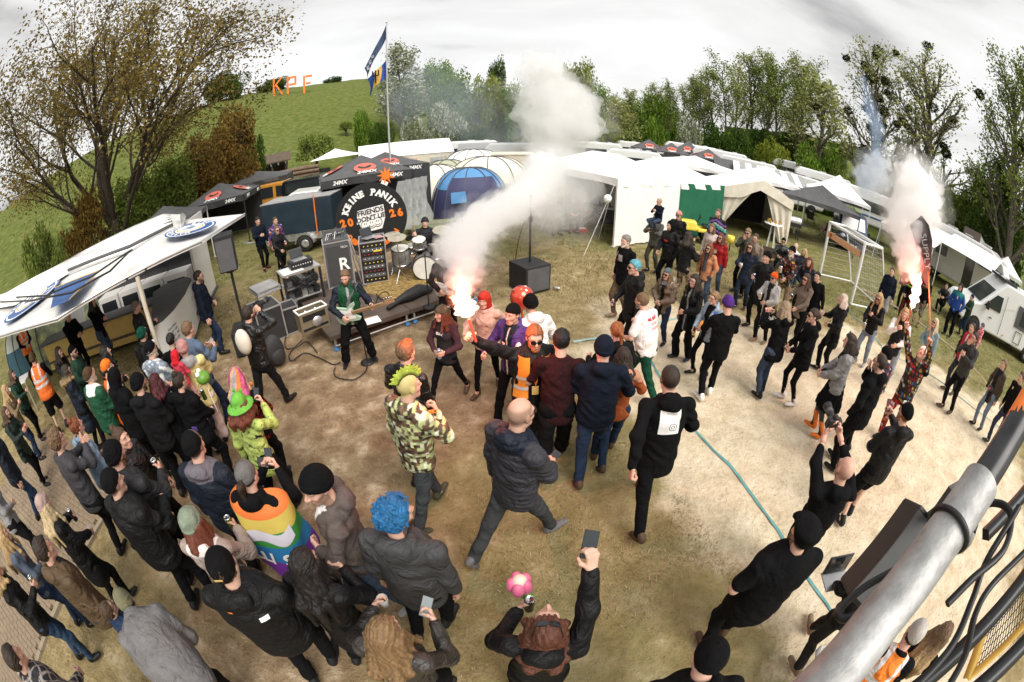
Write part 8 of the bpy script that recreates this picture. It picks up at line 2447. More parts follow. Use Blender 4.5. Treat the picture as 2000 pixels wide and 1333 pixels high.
p=P(1467,483,face=(1300,700),h=1.72,sex='f',foot=(1443,602),top=('coat',(.012,.020,.038),dict(hem=.22)),bot=('jeans',(.02,.03,.045)),shoes=('char','white'),hair=('long','h_brown',.24),glasses='sun',mood='smile',R_='cup',L_='pocket',label='brunette in sunglasses and navy parka with a pale cup')
cup(p,'R','pale blue cup of the navy-parka brunette',(.55,.6,.65))
p=P(1498,503,face=(1300,700),h=1.78,foot=(1470,640),top=('coat','jet',dict(hem=.34)),shoes='jet',hat=('beanie','jet'),R_='cup',L_='down',pitch=8,label='person in long black coat and loose black beanie with a blue can')
can(p,'R','blue can of the long-coat person',(.03,.07,.22))
P(1463,449,face=(1300,640),h=1.80,dist=11.6,top=('jacket',(.045,.045,.03)),hat=('cap','tan','jet'),glasses='sun',R_='face',label='person in patterned cap drinking behind the navy-parka brunette')
P(1477,463,face=(1300,660),h=1.78,dist=11.2,top=('jacket','taupe'),hair=('short','h_brown'),glasses='clear',beard='stubble',label='person in glasses and grey-brown jacket behind the navy-parka brunette')
p=P(1382,484,face=(1150,660),h=1.68,sex='f',foot=(1375,588),top=('jacket',(.50,.22,.11),dict(hem=.12)),bot=('jeans','jean'),hair=('long','h_red',.3),glasses='sun',R_='pocket',L_='pocket',label='red-haired person in orange jacket with a black scarf')
b=MB();J=p.J;Nn=Vector(J['N']);Fv,Uv,Xv=map(Vector,(p.F,p.U,p.X));b.tube([Nn+Fv*.10*sin(a)+Xv*.10*cos(a)+Uv*.03 for a in lsp(0,2*pi,13)],.04,8);b.tube([Nn+Fv*.1,Nn+Fv*.15-Uv*.25,Nn+Fv*.16-Uv*.45],.055,8);b.B('scarf',Mbc,p.root)
p=P(1402,463,face=(1180,660),h=1.72,sex='f',foot=(1398,575),top=('jacket',(.36,.015,.018),dict(hem=.12)),bot=('jeans',(.06,.09,.14)),hair=('long','h_auburn',.24),glasses='sun',R_='chest',L_='down',label='person in bright red jacket and sunglasses holding a cup')
cup(p,'R','dark cup of the red-jacket person',(.08,.10,.06))
P(1391,450,face=(1180,640),h=1.66,sex='f',dist=11.8,top=('sweater','rose'),hair=('bob','h_lbrown'),mood='smile',label='fair-haired smiling person behind the red jacket')
P(1401,417,face=(1200,600),h=1.86,foot=(1390,530),top=('jacket','jet',dict(pat='nineties',belly=.02)),hair=('short','h_lbrown'),beard='h_lbrown',w=1.15,label='bearded person in a black jacket with green and purple zigzags',R_='down')
p=P(1287,425,face=(1150,560),h=1.82,foot=(1270,520),top=('jacket',(.085,.085,.075)),bot=('trousers',(.06,.055,.04)),shoes='jet',hat=('cap','dnavy'),R_='chest',L_='chest',label='person in grey-green workwear carrying a boy on the shoulders')
DAD=p
P(1289,395,face=(1150,560),h=1.15,z0=1.32,child=True,seat=.30,legs={'R':(.10,.22,.02),'L':(-.10,.22,.02)},dist=None,top=('sweater','dnavy'),bot=('jeans','jean'),hair=('short',(.45,.34,.2)),glasses='clear',R_='chest',L_='chest',label='fair-haired boy in navy sweater riding on shoulders')
P(1312,442,face=(1150,600),h=1.82,top=('jacket','jet',dict(hood=True)),hat=('hood','jet'),beard='h_brown',mood='smile',R_='low',L_='pocket',label='bearded person in a black raised hood next to the shoulder rider',print_=[((.12,.05),0,0,-.02,1,'red')])
P(1326,428,face=(1150,600),h=1.74,dist=12.4,top=('jacket','jet'),hair=('short','h_lbrown'),hat=('beanie',(.55,.25,.22)),glasses='sun',label='person in a salmon pink beanie behind the black hood')
p=P(1336,462,face=(1480,560),h=1.70,sex='f',foot=(1330,600),top=('jacket','jet'),bot=('trousers',(.26,.20,.15),dict(pat='leopard')),shoes='jet',hair=('long','h_dark',.22),glasses='sun',mood='smile',R_='cup',L_='face',label='person in black jacket and leopard trousers in sunglasses')
cup(p,'R','paper cup of the leopard-trousers person',(.6,.42,.28))
P(1229,472,face=(1120,640),h=1.86,foot=(1207,612),top=('sweater','jet',dict(hem=.14)),bot=('trousers',(.115,.08,.05)),shoes=('tan','brown'),hair=('short','h_grey'),beard='h_white',R_='down',L_='down',w=1.08,label='grey-haired person in black printed sweatshirt and brown work trousers',print_=[((.11,.13),0,-.02,.0,1,'lgrey'),((.05,.05),0,.09,-.06,1,'red'),((.05,.07),0,.10,.06,1,'lgrey')])
p=P(1240,522,face=(1120,700),h=1.80,foot=(1225,690),top=('jacket','jet',dict(hood=True,hem=.2,inner='black',iw=.05)),shoes='jet',hair=('short',(.10,.34,.42)),glasses='sun',R_='low',L_='down',label='person with turquoise hair in sunglasses and black jacket')
cup(p,'R','dark mug of the turquoise-haired person',(.04,.04,.045))
P(1293,533,face=(1130,740),h=1.72,sex='f',foot=(1300,650),top=('jacket',(.165,.115,.08),dict(hood=True,hoodc=(.3,.3,.32),inner='jet',iw=.05,hem=.10)),bot=('jeans','djean'),hair=('long','h_lbrown',.3),hat=('cap',(.09,.12,.12)),glasses='sun',mood='open',R_='belly',L_='belly',label='laughing person in teal cap and brown jacket')
P(1352,547,face=(1180,740),h=1.72,sex='f',foot=(1340,690),top=('jacket','jet',dict(hem=.24,zip='lgrey')),bot=('wide','jet'),shoes='navy',hair=('long','h_dark',.4),glasses='clear',mood='smile',R_='down',L_='belly',label='long dark-haired person with glasses in long black parka',print_=[((.04,.06),0,.09,.03,1,'lgrey')])
p=P(1396,582,face=(1240,760),h=1.66,sex='f',foot=(1368,720),top=('denim',(.22,.28,.34),dict(inner='jet',iw=.07,pat='wash')),bot=('leggings','jet'),shoes=('jet','white'),hair=('lowbun',(.24,.15,.08)),glasses='clear',mood='smile',R_='low',L_='belly',label='smiling person in light denim jacket and black leggings with a drink')
bottle(p,'R','dark bottle of the light denim person',(.02,.015,.01))
p=P(1414,595,face=(1330,660),h=1.78,foot=(1388,770),top=('sweater','jet',dict(hem=.12)),shoes=('white','white'),hair=('short','h_brown'),hat=('beanie',(.075,.03,.19)),R_='chest',L_='chest',pitch=-16,label='person in purple beanie checking a phone beside the orange balloon')
phone(p,'R','blue phone checked by the purple-beanie person',screen=mat('blue_screen',(.03,.08,.3),.2))
PURP=p
P(1082,392,face=(1160,520),h=1.76,seat=.46,legs='sit',top=('jacket','grey'),bot=('trousers','grey'),dist=15.2,label='grey-clothed person sitting in the party tent, dimmed by smoke',R_='lap',L_='lap')
P(1120,385,face=(1160,520),h=1.76,seat=.46,legs='sit',top=('jacket','char'),bot=('trousers','char'),dist=15.6,label='second seated person right beside the first in the smoky party tent',R_='lap',L_='lap')
P(1536,440,face=(1500,600),h=1.74,seat=.45,legs='sit',dist=14.6,top=('leather','jet'),hat=('cap','jet'),glasses='sun',label='person in black leather sitting by the grill',R_='lap',L_='lap')
P(1559,453,face=(1620,520),h=1.74,seat=.45,legs='sit',dist=14.3,top=('jacket','dnavy',dict(yoke='white',yz=.1)),bot=('trousers','navy'),hair=('balding','h_white'),label='white-haired balding person on the bench with back turned',R_='lap',L_='lap')
P(1578,466,face=(1520,560),h=1.68,sex='f',seat=.45,legs='sit',dist=14.0,top=('jacket',(.045,.045,.055)),bot=('jeans','jean'),hair=('bob','h_blond'),label='fair-haired person in grey-blue jacket and jeans on the bench end',R_='lap',L_='lap')
P(1861,512,face=(1700,640),h=1.76,seat=.45,legs='sit',dist=20,top=('jacket','jet'),label='dark-clothed person sitting before the open motorhome door',R_='lap',L_='lap')
p=P(1742,1120,face=(1500,1000),h=1.76,dist=2.9,top=('jacket','jet'),bot=('trousers',(.03,.026,.024)),shoes=('tan','white'),hat=('hood','jet'),R_='low',L_='low',lean=20,label='operator in black with a laptop under the floodlight',legs={'R':(.15,.25,.09),'L':(-.12,-.2,.09)})
OPER=p
p=P(1865,1215,face=(1700,1130),h=1.74,dist=2.5,top=('hivis',(.80,.22,.03),dict(under='jet')),hat=('cap',(.45,.42,.38)),R_='cup',L_='cup',lean=18,label='person in orange vest and pale cap below the platform rail')
P(1962,1130,face=(1800,1000),h=1.68,sex='f',dist=3.0,top=('tshirt','jet'),hair=('long','h_lbrown',.4,'ombre','h_blond'),label='person with long ombre hair in a black shirt at the lower right',R_='belly',L_='down',print_=[((.05,.05),0,.07,.04,1,'lgrey')])
#  beer trailer
def poly_slab(name,pts,m,root,th=.05,n=(0,0,-1)):
 b=MB();b.prism(pts,Vector(n)*th);return b.B(name,m,root)
bt=empty('beer_trailer',(0,0,0),0,'white beer trailer with raised round-logo flaps and a curved counter','beer trailer')
ZI,ZO=2.74,2.52
Il,I0,Ia,I1,Ib,I2=[at(*q,ZI)for q in((-40,606),(5,589),(100,549),(255,488),(312,458),(365,431))]
Ol,O1,O2,O3=at(-60,678,ZO),at(112,623,ZO),at(392,473,ZO),at(478,418,ZO+.04)
M_tr=mat('trailer_lacquer',(.80,.79,.76),.28,var=.04,scale=2,coat=.4)
poly_slab('serving_flap',[I0,Ib,O2,O1],M_tr,bt);poly_slab('end_flap',[Ib+V(.02,.02,0),I2,O3,O2+V(.02,.02,0)],M_tr,bt);poly_slab('end_flap',[Il,I0-V(.02,0,0),O1-V(.03,0,0),Ol],M_tr,bt)
b=MB();b.tube([Ol,O1,O2,O3],.022,6);b.B('flap_edge',Mal,bt)
fr_=[q+V(0,0,.10)for q in(Il,I0,Ia,I1,Ib,I2)]
tp_=[at(*q,3.06)for q in((-60,598),(18,571),(105,522),(262,441),(318,418),(352,419))]
b=MB();b.smooth=True;k=6;vs=[]
dn_=[(t-f)for t,f in zip(tp_,fr_)]
for i in rg(6):
 f,t=fr_[i],tp_[i];back=f+(t-f)*1.0+Vector(((t-f).x,(t-f).y,0))*.2;back.z=ZI
 for j in rg(k+1):
  s=j/k;p=f.lerp(Vector((t.x,t.y,f.z)),s);p.z=f.z+(3.06-f.z)*sin(s*pi/2)**.8;vs.append(p)
 for j in rg(1,4):
  s=j/3;p=Vector((t.x,t.y,3.06)).lerp(back,s);p.z=3.06-(3.06-ZI)*s**2;vs.append(p)
w_=k+4
b.add(vs,[(i*w_+j,(i+1)*w_+j,(i+1)*w_+j+1,i*w_+j+1)for i in rg(5)for j in rg(w_-1)])
b.add([vs[5*w_+j]for j in rg(w_)],[tuple(rg(w_))]);b.add([vs[j]for j in rg(w_)],[tuple(rg(w_-1,-1,-1))])
b.B('roof_lid',M_tr,bt)
b=MB();b.tube([q-V(0,0,.10)for q in fr_],.05,6);b.B('roof_rim',Mal,bt)
b=MB();b.tube([q-V(0,0,.03)for q in fr_],.045,6);b.B('gutter',Mg,bt)
def roundel(c,ex,ey,r,par):
 M=frame(c,ex,ey)
 if M.col[2].z<0:M=frame(c,ex,-Vector(ey))
 def disc(rad,z,m,nm,pr,n=36):
  b=MB();b.prism([M@V(rad*cos(a),rad*sin(a),z)for a in lsp(0,2*pi,n,endpoint=False)],M.to_3x3()@V(0,0,.002));return b.B(nm,m,pr)
 o=disc(r,.006,Mbp,'logo_ring',bt);disc(r*.92,.010,Mw,'logo_field',o);disc(r*.86,.014,Mbp,'logo_band',o);disc(r*.58,.018,Mw,'logo_centre',o);disc(r*.52,.022,M_goldprint,'logo_core',o);disc(r*.46,.026,Mw,'logo_inner',o)
 s_='MARBURGER BIER'
 for i,ch in enumerate(s_):
  a=R(210-i*240/(len(s_)-1));p=M@V(r*.72*cos(a),r*.72*sin(a),.02)
  t=M.to_3x3()@V(sin(a),-cos(a),0);n_=M.to_3x3()@V(cos(a),sin(a),0)
  if ch!=' ':text('logo_letter',ch,r*.26,frame(p,t,n_),Mw,o,depth=.003,fat=.004)
 b=MB()
 for k in rg(3):
  a=R(90+k*120*0)+(k-1)*.6;b.prism([M@V(r*q[0],r*q[1],.03)for q in((-.04+(k-1)*.12,-.2),(.04+(k-1)*.12,-.2),(.06+(k-1)*.2,.1),((k-1)*.26,.26),(-.06+(k-1)*.2,.1))],M.to_3x3()@V(0,0,.002))
 b.B('lily',Mbp,o)
ud=(Ib-I0).normalized()
fw=(O2-Ib);fw=fw-ud*fw.dot(ud)
cL=at(62,592,(ZI+ZO)/2+.0);cR=at(372,451,(ZI+ZO)/2+.05)
roundel(cL+V(0,0,.06),ud,O1-I0,.95,bt);roundel(cR+V(0,0,.04),(I2-Ib),O3-I2,.62,bt)
q0,q1,q2,q3=[at(*q,ZI-.08+.03)for q in((108,566),(196,533),(137,590),(100,606))]
b=MB();b.prism([q+V(0,0,.03)for q in(q0,q1,q2,q3)],(0,0,.003));b.B('blue_panel',Mbp,bt)
b=MB();b.tube([q0+V(0,0,.04),q1+V(0,0,.04),q2+V(0,0,.04)],.012,4);b.B('panel_line',M_goldprint,bt)
A0,B0=Vector((I0.x,I0.y,0)),Vector((I2.x,I2.y,0));ex=(B0-A0).normalized();ny=V(ex.y,-ex.x,0)
if ny.dot(V(1,-1,0))<0:ny=-ny
def T(a,o,z):return A0+ex*a+ny*o+V(0,0,z)
LT=(B0-A0).length
def slab(nm,a0,a1,o0,o1,z0,z1,m,root=bt,bev=0):
 b=MB();b.prism([T(a0,o0,z0),T(a1,o0,z0),T(a1,o1,z0),T(a0,o1,z0)],(0,0,z1-z0));return b.B(nm,m,root,bevel=bev)
slab('floor',.5,LT,-1.9,.1,.3,.38,Mg);slab('back_wall',.5,LT-.2,-1.95,-1.88,.38,2.7,Mg);slab('end_wall',LT-.12,LT-.05,-1.9,-.1,.38,2.7,M_tr);slab('end_wall',3.0,3.06,-1.9,.0,.38,2.7,M_tr)
slab('skirt',1.5,LT-.5,.02,.10,.12,.95,mat('yellow_front_panel',(.62,.42,.13),.5,var=.1));slab('ledge',1.5,LT-.5,-.35,.36,.96,1.02,Mg,bev=.01)
for k in rg(4):
 slab('cooler',LT-3.9+k*.85,LT-3.1+k*.85,-1.4,-.75,.40,1.35,M_tr,bev=.01);slab('cooler_opening',LT-3.8+k*.85,LT-3.2+k*.85,-.76,-.74,.55,1.2,Mgl)
slab('shelf',LT-4.0,LT-.3,-1.85,-1.6,1.68,1.72,Mg)
g=np.random.default_rng(8)
for k in rg(22):
 b=MB();c=T(LT-3.9+k*.165,-1.72,1.73);b.lathe([(0,0),(.035,0),(.035,.18),(.013,.24),(.013,.3),(0,.3)],8,Tr(c));o=b.B('bottle',mat('shelf_bottle%d'%(k%3),((.22,.03,.02),(.16,.09,.03),(.03,.06,.02))[k%3],.2),None);pass
 o['label']=ORD[k]+' bottle from the left on the back shelf of the beer trailer';o['category']='bottle';o['group']='bottles on the trailer shelf'
b=MB();b.tube([at(268,541,2.52),at(311,684,1.22)],.045,8);b.B('support_post',M_beige,bt)
for px in((285,528),(248,546)):
 b=MB();b.tube([at(*px,2.5),T(LT-1.4 if px[0]>260 else LT-2.6,-.1,1.9)],.025,6);b.B('gas_strut',Mk,bt)
c=at(252,712,.72);b=MB();e1=ex;Mx=frame(T((c-A0).dot(ex),.105,.55),ex,V(0,0,1))
if Mx.col[2].xyz.dot(ny)<0:Mx=frame(T((c-A0).dot(ex),.105,.55),-ex,V(0,0,1))
for(r_,m_,z_)in((.40,Mk,0),(.36,M_goldprint,.004),(.345,Mk,.008),(.22,M_goldprint,.012),(.20,Mk,.016)):
 b=MB();b.prism([Mx@V(r_*cos(a),r_*sin(a),z_)for a in lsp(0,2*pi,32,endpoint=False)],Mx.to_3x3()@V(0,0,.003));b.B('emblem_ring',m_,bt)
for i,ch in enumerate('MARBURGER'):
 a=R(200-i*220/8);text('emblem_letter',ch,.13,frame(Mx@V(.28*cos(a),.28*sin(a),.016),Mx.to_3x3()@V(sin(a),-cos(a),0),Mx.to_3x3()@V(cos(a),sin(a),0)),M_goldprint,bt,depth=.004,fat=.003)
b=MB();b.prism([Mx@V(x,y,.02)for x,y in((-.03,-.14),(.03,-.14),(.05,0),(.13,.06),(.08,.1),(0,.17),(-.08,.1),(-.13,.06),(-.05,0))],Mx.to_3x3()@V(0,0,.003));b.B('lily',M_goldprint,bt)
cc=[at(*q,1.12)for q in((297,640),(318,628),(340,606),(362,575),(374,548))]
inn=[at(*q,1.12)for q in((300,575),(318,562),(338,552),(352,546),(362,543))]
b=MB();b.prism(cc+inn[::-1],(0,0,.05));b.B('counter_top',Mg,bt)
b=MB();b.smooth=True;vs=[q*1 for q in cc]+[V(q.x,q.y,.1)for q in cc];b.add(vs,[(i,i+1,i+6,i+5)for i in rg(4)]);b.B('counter_front',M_tr,bt)
fcn=(cc[1]+cc[2])/2;tdir=(cc[2]-cc[1]).normalized()
nrm=tdir.cross(V(0,0,1));nrm=nrm if nrm.dot(-fcn)>0 else-nrm
for k,ln in enumerate(('Unsere Biere','Pils 0,4  4,00','Alster 0,4  4,00','Wasser 2,50','Pfand 1,00')):
 text('price_line',ln,.075,frame(V(fcn.x,fcn.y,.86-k*.10)+nrm*.012,tdir if tdir.cross(V(0,0,1)).dot(nrm)>0 else-tdir,V(0,0,1)),Mg,bt,depth=.003)
for q in((cc[3]+cc[4])/2,cc[0]):
 b=MB();b.box((q.x,q.y,.8),(.04,.04,.12));b.B('latch',M_red if q is cc[0]else Mal,bt)
b=MB();b.tube([at(0,590,2.9),at(60,588,2.84),at(140,572,2.84),at(215,530,2.84),at(255,490,2.88)],.018,6);b.tube([at(0,583,2.9),at(90,578,2.86),at(180,540,2.86),at(258,488,2.89)],.018,6);b.tube([at(5,577,2.95),at(0,583,2.9)],.018,6)
tag(b.B('power_cable',Mk),'pair of black cables draped over the white trailer flap','cable')
r_=empty('tap_table',at(62,800,0),R(40),'white table with paper and a bottle behind the orange vest at the left','table')
b=MB();b.box((0,0,.86),(.9,.6,.04));b.B('table_top',M_tr,r_)
for(x,y)in((-.4,-.25),(.4,-.25),(.4,.25),(-.4,.25)):
 b=MB();b.box((x,y,.42),(.04,.04,.84));b.B('leg',Mal,r_)
r_=empty('step_ladder',at(38,745,0)+V(-.3,.3,0),R(30),'white metal ladder frame under the left flap end','ladder')
for s in(-1,1):
 b=MB();b.tube([(s*.22,-.3,0),(s*.18,.1,1.5)],.022,6);b.B('rail',Mal,r_)
for k in rg(4):
 b=MB();b.box((0,-.3+.08+k*.09,.3+k*.33),(.4,.06,.03));b.B('rung',Mal,r_)
#  furniture and gear at the back
def camp_chair(p,rz,m,label,group='folding camping chairs'):
 r=empty('camping_chair',p,rz,label,'chair',group)
 b=MB();b.quad((-.25,-.2,.45),(.25,-.2,.45),(.25,.22,.40),(-.25,.22,.40));b.B('seat',m,r)
 b=MB();b.quad((-.25,.22,.42),(.25,.22,.42),(.27,.34,.95),(-.27,.34,.95));b.B('backrest',m,r)
 for s in(-1,1):
  b=MB();b.tube([(s*.27,-.25,0),(s*.27,.25,.6),(s*.27,.36,.97)],.014,5);b.tube([(s*.27,.28,0),(s*.27,-.2,.6),(s*.27,.26,.62)],.014,5);b.B('side_frame',Mal if m is not Mbc else Mk,r)
camp_chair(at(1190,455),R(160),Mbc,'black folding chair at the front edge of the party tent')
camp_chair(at(1172,432),R(60),Mbc,'black camping chair inside the party tent by the long table')
camp_chair(at(1085,425),R(190),Mg,'grey camping chair at the smoky left side of the party tent')
camp_chair(at(1606,462),R(200),mat('wine_cloth',(.20,.012,.04),.8),'wine red camping chair beside the navy van')
camp_chair(at(1640,472),R(150),M_navy,'navy camping chair between red chair and navy van')
camp_chair(at(1582,440),R(120),Mbc,'black camping chair in the charcoal pavilion')
camp_chair(at(1866,545),R(30),Mbc,'black camping chair at the motorhome awning pole')
r_=empty('camping_table',at(1165,445)+V(0,.6,0),R(20),'camping table crowded with drinks inside the party tent','table')
b=MB();b.box((0,0,.74),(1.5,.6,.03));b.B('table_top',Mlg,r_)
for(x,y)in((-.7,-.25),(.7,-.25),(.7,.25),(-.7,.25)):
 b=MB();b.tube([(x,y,0),(-x*.6,y,.74)],.016,5);b.B('leg',Mal,r_)
for k in rg(7):
 o=MB();o.lathe([(0,0),(.05,0),(.05,.16+.05*(k%3)),(0,.17+.05*(k%3))],10);q=o.B('pot',(Mg,Mch,M_greenc,Mk)[k%4]);q.location=r_.location+V(-.6+k*.2,.1*(k%2),.76);tag(q,('grey','steel','green','black','slim grey','second steel','second green')[k]+' pot on the camping table in the party tent','pot')
r_=empty('cardboard_sign',at(1104,448),R(25),'white printed board leaning on the party tent leg','board');b=MB();b.box((0,0,.22),(.36,.02,.44),mtx=Ro(R(-18),4,'X'));b.B('board',M_cream,r_);b=MB();b.box((.02,-.02,.26),(.2,.012,.1),mtx=Ro(R(-18),4,'X'));b.B('print',M_beige,r_)
r_=empty('red_box',at(1133,452),R(10),'flat red box lying on the grass before the party tent','box');b=MB();b.box((0,0,.06),(.5,.34,.12));b.B('box',M_red,r_);b=MB();b.box((0,0,.125),(.4,.24,.01));b.B('lid_print',Mw,r_)
r_=empty('shopping_bag',at(1140,425),0,'salmon plastic bag standing in the party tent','bag');b=MB();b.smooth=True;b.ball((0,0,.2),(.2,.14,.22));b.B('bag',mat('salmon_bag',(.6,.22,.16),.6),r_)
for k,(q0,q1)in enumerate((((1100,360),(1055,450)),((1200,362),(1140,500)),((1190,392),(1168,470)))):
 a=atd(*q0,13.6 if k else 16.5);c_=at(*q1);b=MB();b.tube([a,c_],.008,4);tag(b.B('guy_rope',Mw),('left','front','balloon')[k]+' guy rope of the big party tent','rope')
def balloon(c,r,m,label,name='balloon',stick=None):
 o=empty(name,c,0,label,'balloon');b=MB();b.smooth=True;b.lathe([(0,r),(r*.5,r*.88),(r*.87,r*.5),(r,.02),(r*.9,-r*.45),(r*.62,-r*.85),(r*.22,-r*1.14),(.01,-r*1.22)],24);b.B('skin',m,o)
 b=MB();b.lathe([(.004,-r*1.2),(.02,-r*1.3)],8);b.B('knot',m,o)
 return o
balloon(atd(1187,388,13.3),.13,Mw,'white balloon tied at the party tent corner')
balloon(atd(1363,628,7.4),.165,mat('orange_rubber',(.78,.26,.04),.3,var=.04,spec=.5),'orange balloon by the purple beanie').rotation_euler=(R(20),R(70),0)
m_foil=mat('confetti_foil',(.62,.05,.03),.18,.35,var=.2,color2=(.70,.10,.05),scale=12,coat=.5)
rb=balloon(atd(1019,581,6.4),.20,m_foil,'red foil balloon printed with confetti squares')
g=np.random.default_rng(12)
for k in rg(46):
 d=g.normal(size=3);d/=np.linalg.norm(d);d=Vector(d)
 t=d.orthogonal().normalized();w=d.cross(t);a=g.uniform(0,6);t,w=t*cos(a)+w*sin(a),w*cos(a)-t*sin(a)
 s=g.uniform(.010,.020);c=d*.203
 b=MB();b.prism([c+t*s+w*s,c-t*s+w*s,c-t*s-w*s,c+t*s-w*s],d*.002);b.B('confetti_square',(Mw,mat('purple_foil',(.16,.03,.35),.3),Mk,mat('peach_foil',(.75,.35,.2),.3))[k%4],rb)
b=MB();b.tube([(0,0,-.24),(.02,0,-.42)],.02,6);b.B('tail',m_foil,rb)
fb=empty('frog_balloon',atd(397,738,5.0),R(-60),'green frog-faced ball balloon on a stick in the left crowd','balloon')
M_frog=mat('frog_green',(.11,.26,.03),.4)
b=MB();b.smooth=True;b.ball((0,0,0),(.10,.10,.085),16,10);b.B('ball',M_frog,fb)
for s in(-1,1):
 b=MB();b.smooth=True;b.ball((s*.05,-.05,.08),.034,10,6);e_=b.B('eye',Mw,fb);b=MB();b.ball((s*.052,-.078,.088),.015,8,5);b.B('pupil',Mk,e_)
b=MB();b.tube([(0,0,-.08),(.03,.02,-.5)],.006,5);b.B('stick',Mw,fb)
po=RAIN;r_=empty('rainbow_flag',(0,0,0),0,'rainbow flag with white print worn as a cape in the left crowd','flag');r_.matrix_world=po.world
Cn,Fv,Uv,Xv=Vector(po.J['C']),Vector(po.F),Vector(po.U),Vector(po.X)
def cape(u,v):
 a=R(-120+240*u);t=min(1,v/.18);q=max(0,v-.18)
 rr=.09+.155*t**.7+.05*q+.020*sin(16*u+5*v)*q*2;z=.17-.07*t*t-.80*q-.04*cos(a)
 return Cn+(Xv*sin(a)*rr*(1.15-.15*q)-Fv*cos(a)*rr*(.72+.3*q))+Uv*z
for i,(nm,cc_)in enumerate((('orange',(.62,.15,.03)),('yellow',(.62,.48,.10)),('green',(.04,.26,.05)),('blue',(.02,.18,.42)),('purple',(.17,.03,.30)))):
 b=MB();b.smooth=True;n=34;k=5
 vs=[cape(q/n,(i+j/k)/5)for j in rg(k+1)for q in rg(n+1)]
 b.add(vs,[(j*(n+1)+q,j*(n+1)+q+1,(j+1)*(n+1)+q+1,(j+1)*(n+1)+q)for j in rg(k)for q in rg(n)])
 b.B('stripe',mat('pride_'+nm,cc_,.7,var=.08),r_)
b=MB();b.smooth=True;vs=[cape(.25+.5*q/20,.36+.16*sin(q*.5)*.3+j*.08)*1-Fv*.0+(cape(.25+.5*q/20,.4)-Cn).normalized()*.012 for j in rg(3)for q in rg(21)]
b.add(vs,[(j*21+q,j*21+q+1,(j+1)*21+q+1,(j+1)*21+q)for j in rg(2)for q in rg(20)]);b.B('white_print',mat('lilac_print',(.62,.60,.68),.7),r_)
for i,ch in enumerate('PAULI ST.'):
 u=.26+i*.06;p=cape(u,.76);pu=cape(u+.02,.76);pd=cape(u,.74);n_=(pu-p).cross(pd-p).normalized()
 if n_.dot(p-Cn)<0:n_=-n_
 x_=(p-pu)if(p-pu).cross(pd-p).dot(n_)>0 else(pu-p)
 if ch!=' ':text('lettering',ch,.17,frame(p+n_*.014,x_,pd-p),Mw,r_,depth=.002,fat=.006)
q=held_matrix(SELFIE,'L',.7);r_=place('toy_flower',q@Tr((-.09,.03,.16)),'pink toy tulip with green leaves held beside the black can','flower')
M_pet=mat('pink_plastic',(.72,.16,.30),.35);
for k in rg(5):
 a=k*2*pi/5;b=MB();b.smooth=True;b.ball((.045*cos(a),.045*sin(a),0),(.042,.042,.075),10,8);b.B('petal',M_pet,r_)
b=MB();b.smooth=True;b.ball((0,0,.045),.05,10,6);b.B('centre',mat('pale_centre',(.75,.6,.5),.5),r_)
for s in(-1,1):
 b=MB();b.smooth=True;b.ball((s*.06,0,-.10),(.06,.02,.025),8,6);b.B('leaf',mat('toy_leaf',(.12,.34,.05),.5),r_)
b=MB();b.tube([(0,0,-.05),(.05,0,-.2)],.012,6);b.B('stem',mat('toy_leaf',(.12,.34,.05),.5),r_)
r_=empty('bar_table',at(1503,487),0,'white round bar table with beer glasses in front of the cream tent','table')
b=MB();b.lathe([(0,1.12),(.42,1.12),(.42,1.08),(0,1.08)],24);b.B('table_top',M_tr,r_)
for k in rg(4):
 b=MB();a=k*pi/2;b.tube([(.1*cos(a),.1*sin(a),1.08),(.22*cos(a),.22*sin(a),0)],.02,6);b.B('leg',M_whitemetal,r_)
for k in rg(7):
 b=MB();b.lathe([(0,0),(.03,0),(.036,.15)],10);o=b.B('beer_glass',mat('lager',(.55,.33,.06),.2));o.location=r_.location+V(.28*cos(k*.9),.24*sin(k*.9),1.125);tag(o,ORD[k]+' beer glass round the rim of the white bar table','glass','glasses on the bar table')
r_=empty('gas_grill',at(1548,470)+V(0,.3,0),R(-20),'silver gas grill with closed lid behind the seated leather jacket','grill')
b=MB();b.smooth=True;b.tube([(-.45,0,.95),(.45,0,.95)],.24,14);b.B('lid',Mal,r_)
b=MB();b.box((0,0,.78),(1.0,.46,.2));b.box((.75,0,.85),(.45,.4,.03));b.B('firebox',Mk,r_)
for(x,y)in((-.4,-.18),(.4,-.18),(.4,.18),(-.4,.18)):
 b=MB();b.box((x,y,.35),(.04,.04,.7));b.B('leg',Mk,r_)
def bench(p,rz,label,L_=2.0,h=.45):
 r=empty('beer_bench',p,rz,label,'bench','beer benches');b=MB();b.box((0,0,h),(L_,.26,.035));b.B('seat',Mwd,r)
 for s in(-1,1):
  b=MB();b.box((s*L_*.38,-.1,h/2),(.03,.03,h));b.box((s*L_*.38,.1,h/2),(.03,.03,h));b.box((s*L_*.38,0,.2),(.025,.2,.025));b.B('leg',M_greenc,r)
pb1=atd(1559,453,14.3);pb2=atd(1578,466,14.0);bench(((pb1.x+pb2.x)/2+.1,(pb1.y+pb2.y)/2,0),atan2(pb2.y-pb1.y,pb2.x-pb1.x),'beer bench with two seated people near the grill')
pb1=atd(1536,440,14.6);bench((pb1.x,pb1.y,0),R(-30),'beer bench under the person in black leather',.9)
r_=empty('planter_box',at(1510,520),R(-35),'dark wooden crate box behind the long black coat','crate')
for z in(.1,.3,.5):
 b=MB();b.box((0,-.25,z),(1.1,.025,.17));b.B('plank',Mdw,r_);b=MB();b.box((0,.25,z),(1.1,.025,.17));b.B('plank',Mdw,r_)
for s in(-1,1):
 b=MB();b.box((s*.54,0,.3),(.025,.48,.6));b.B('end_board',Mwd,r_)
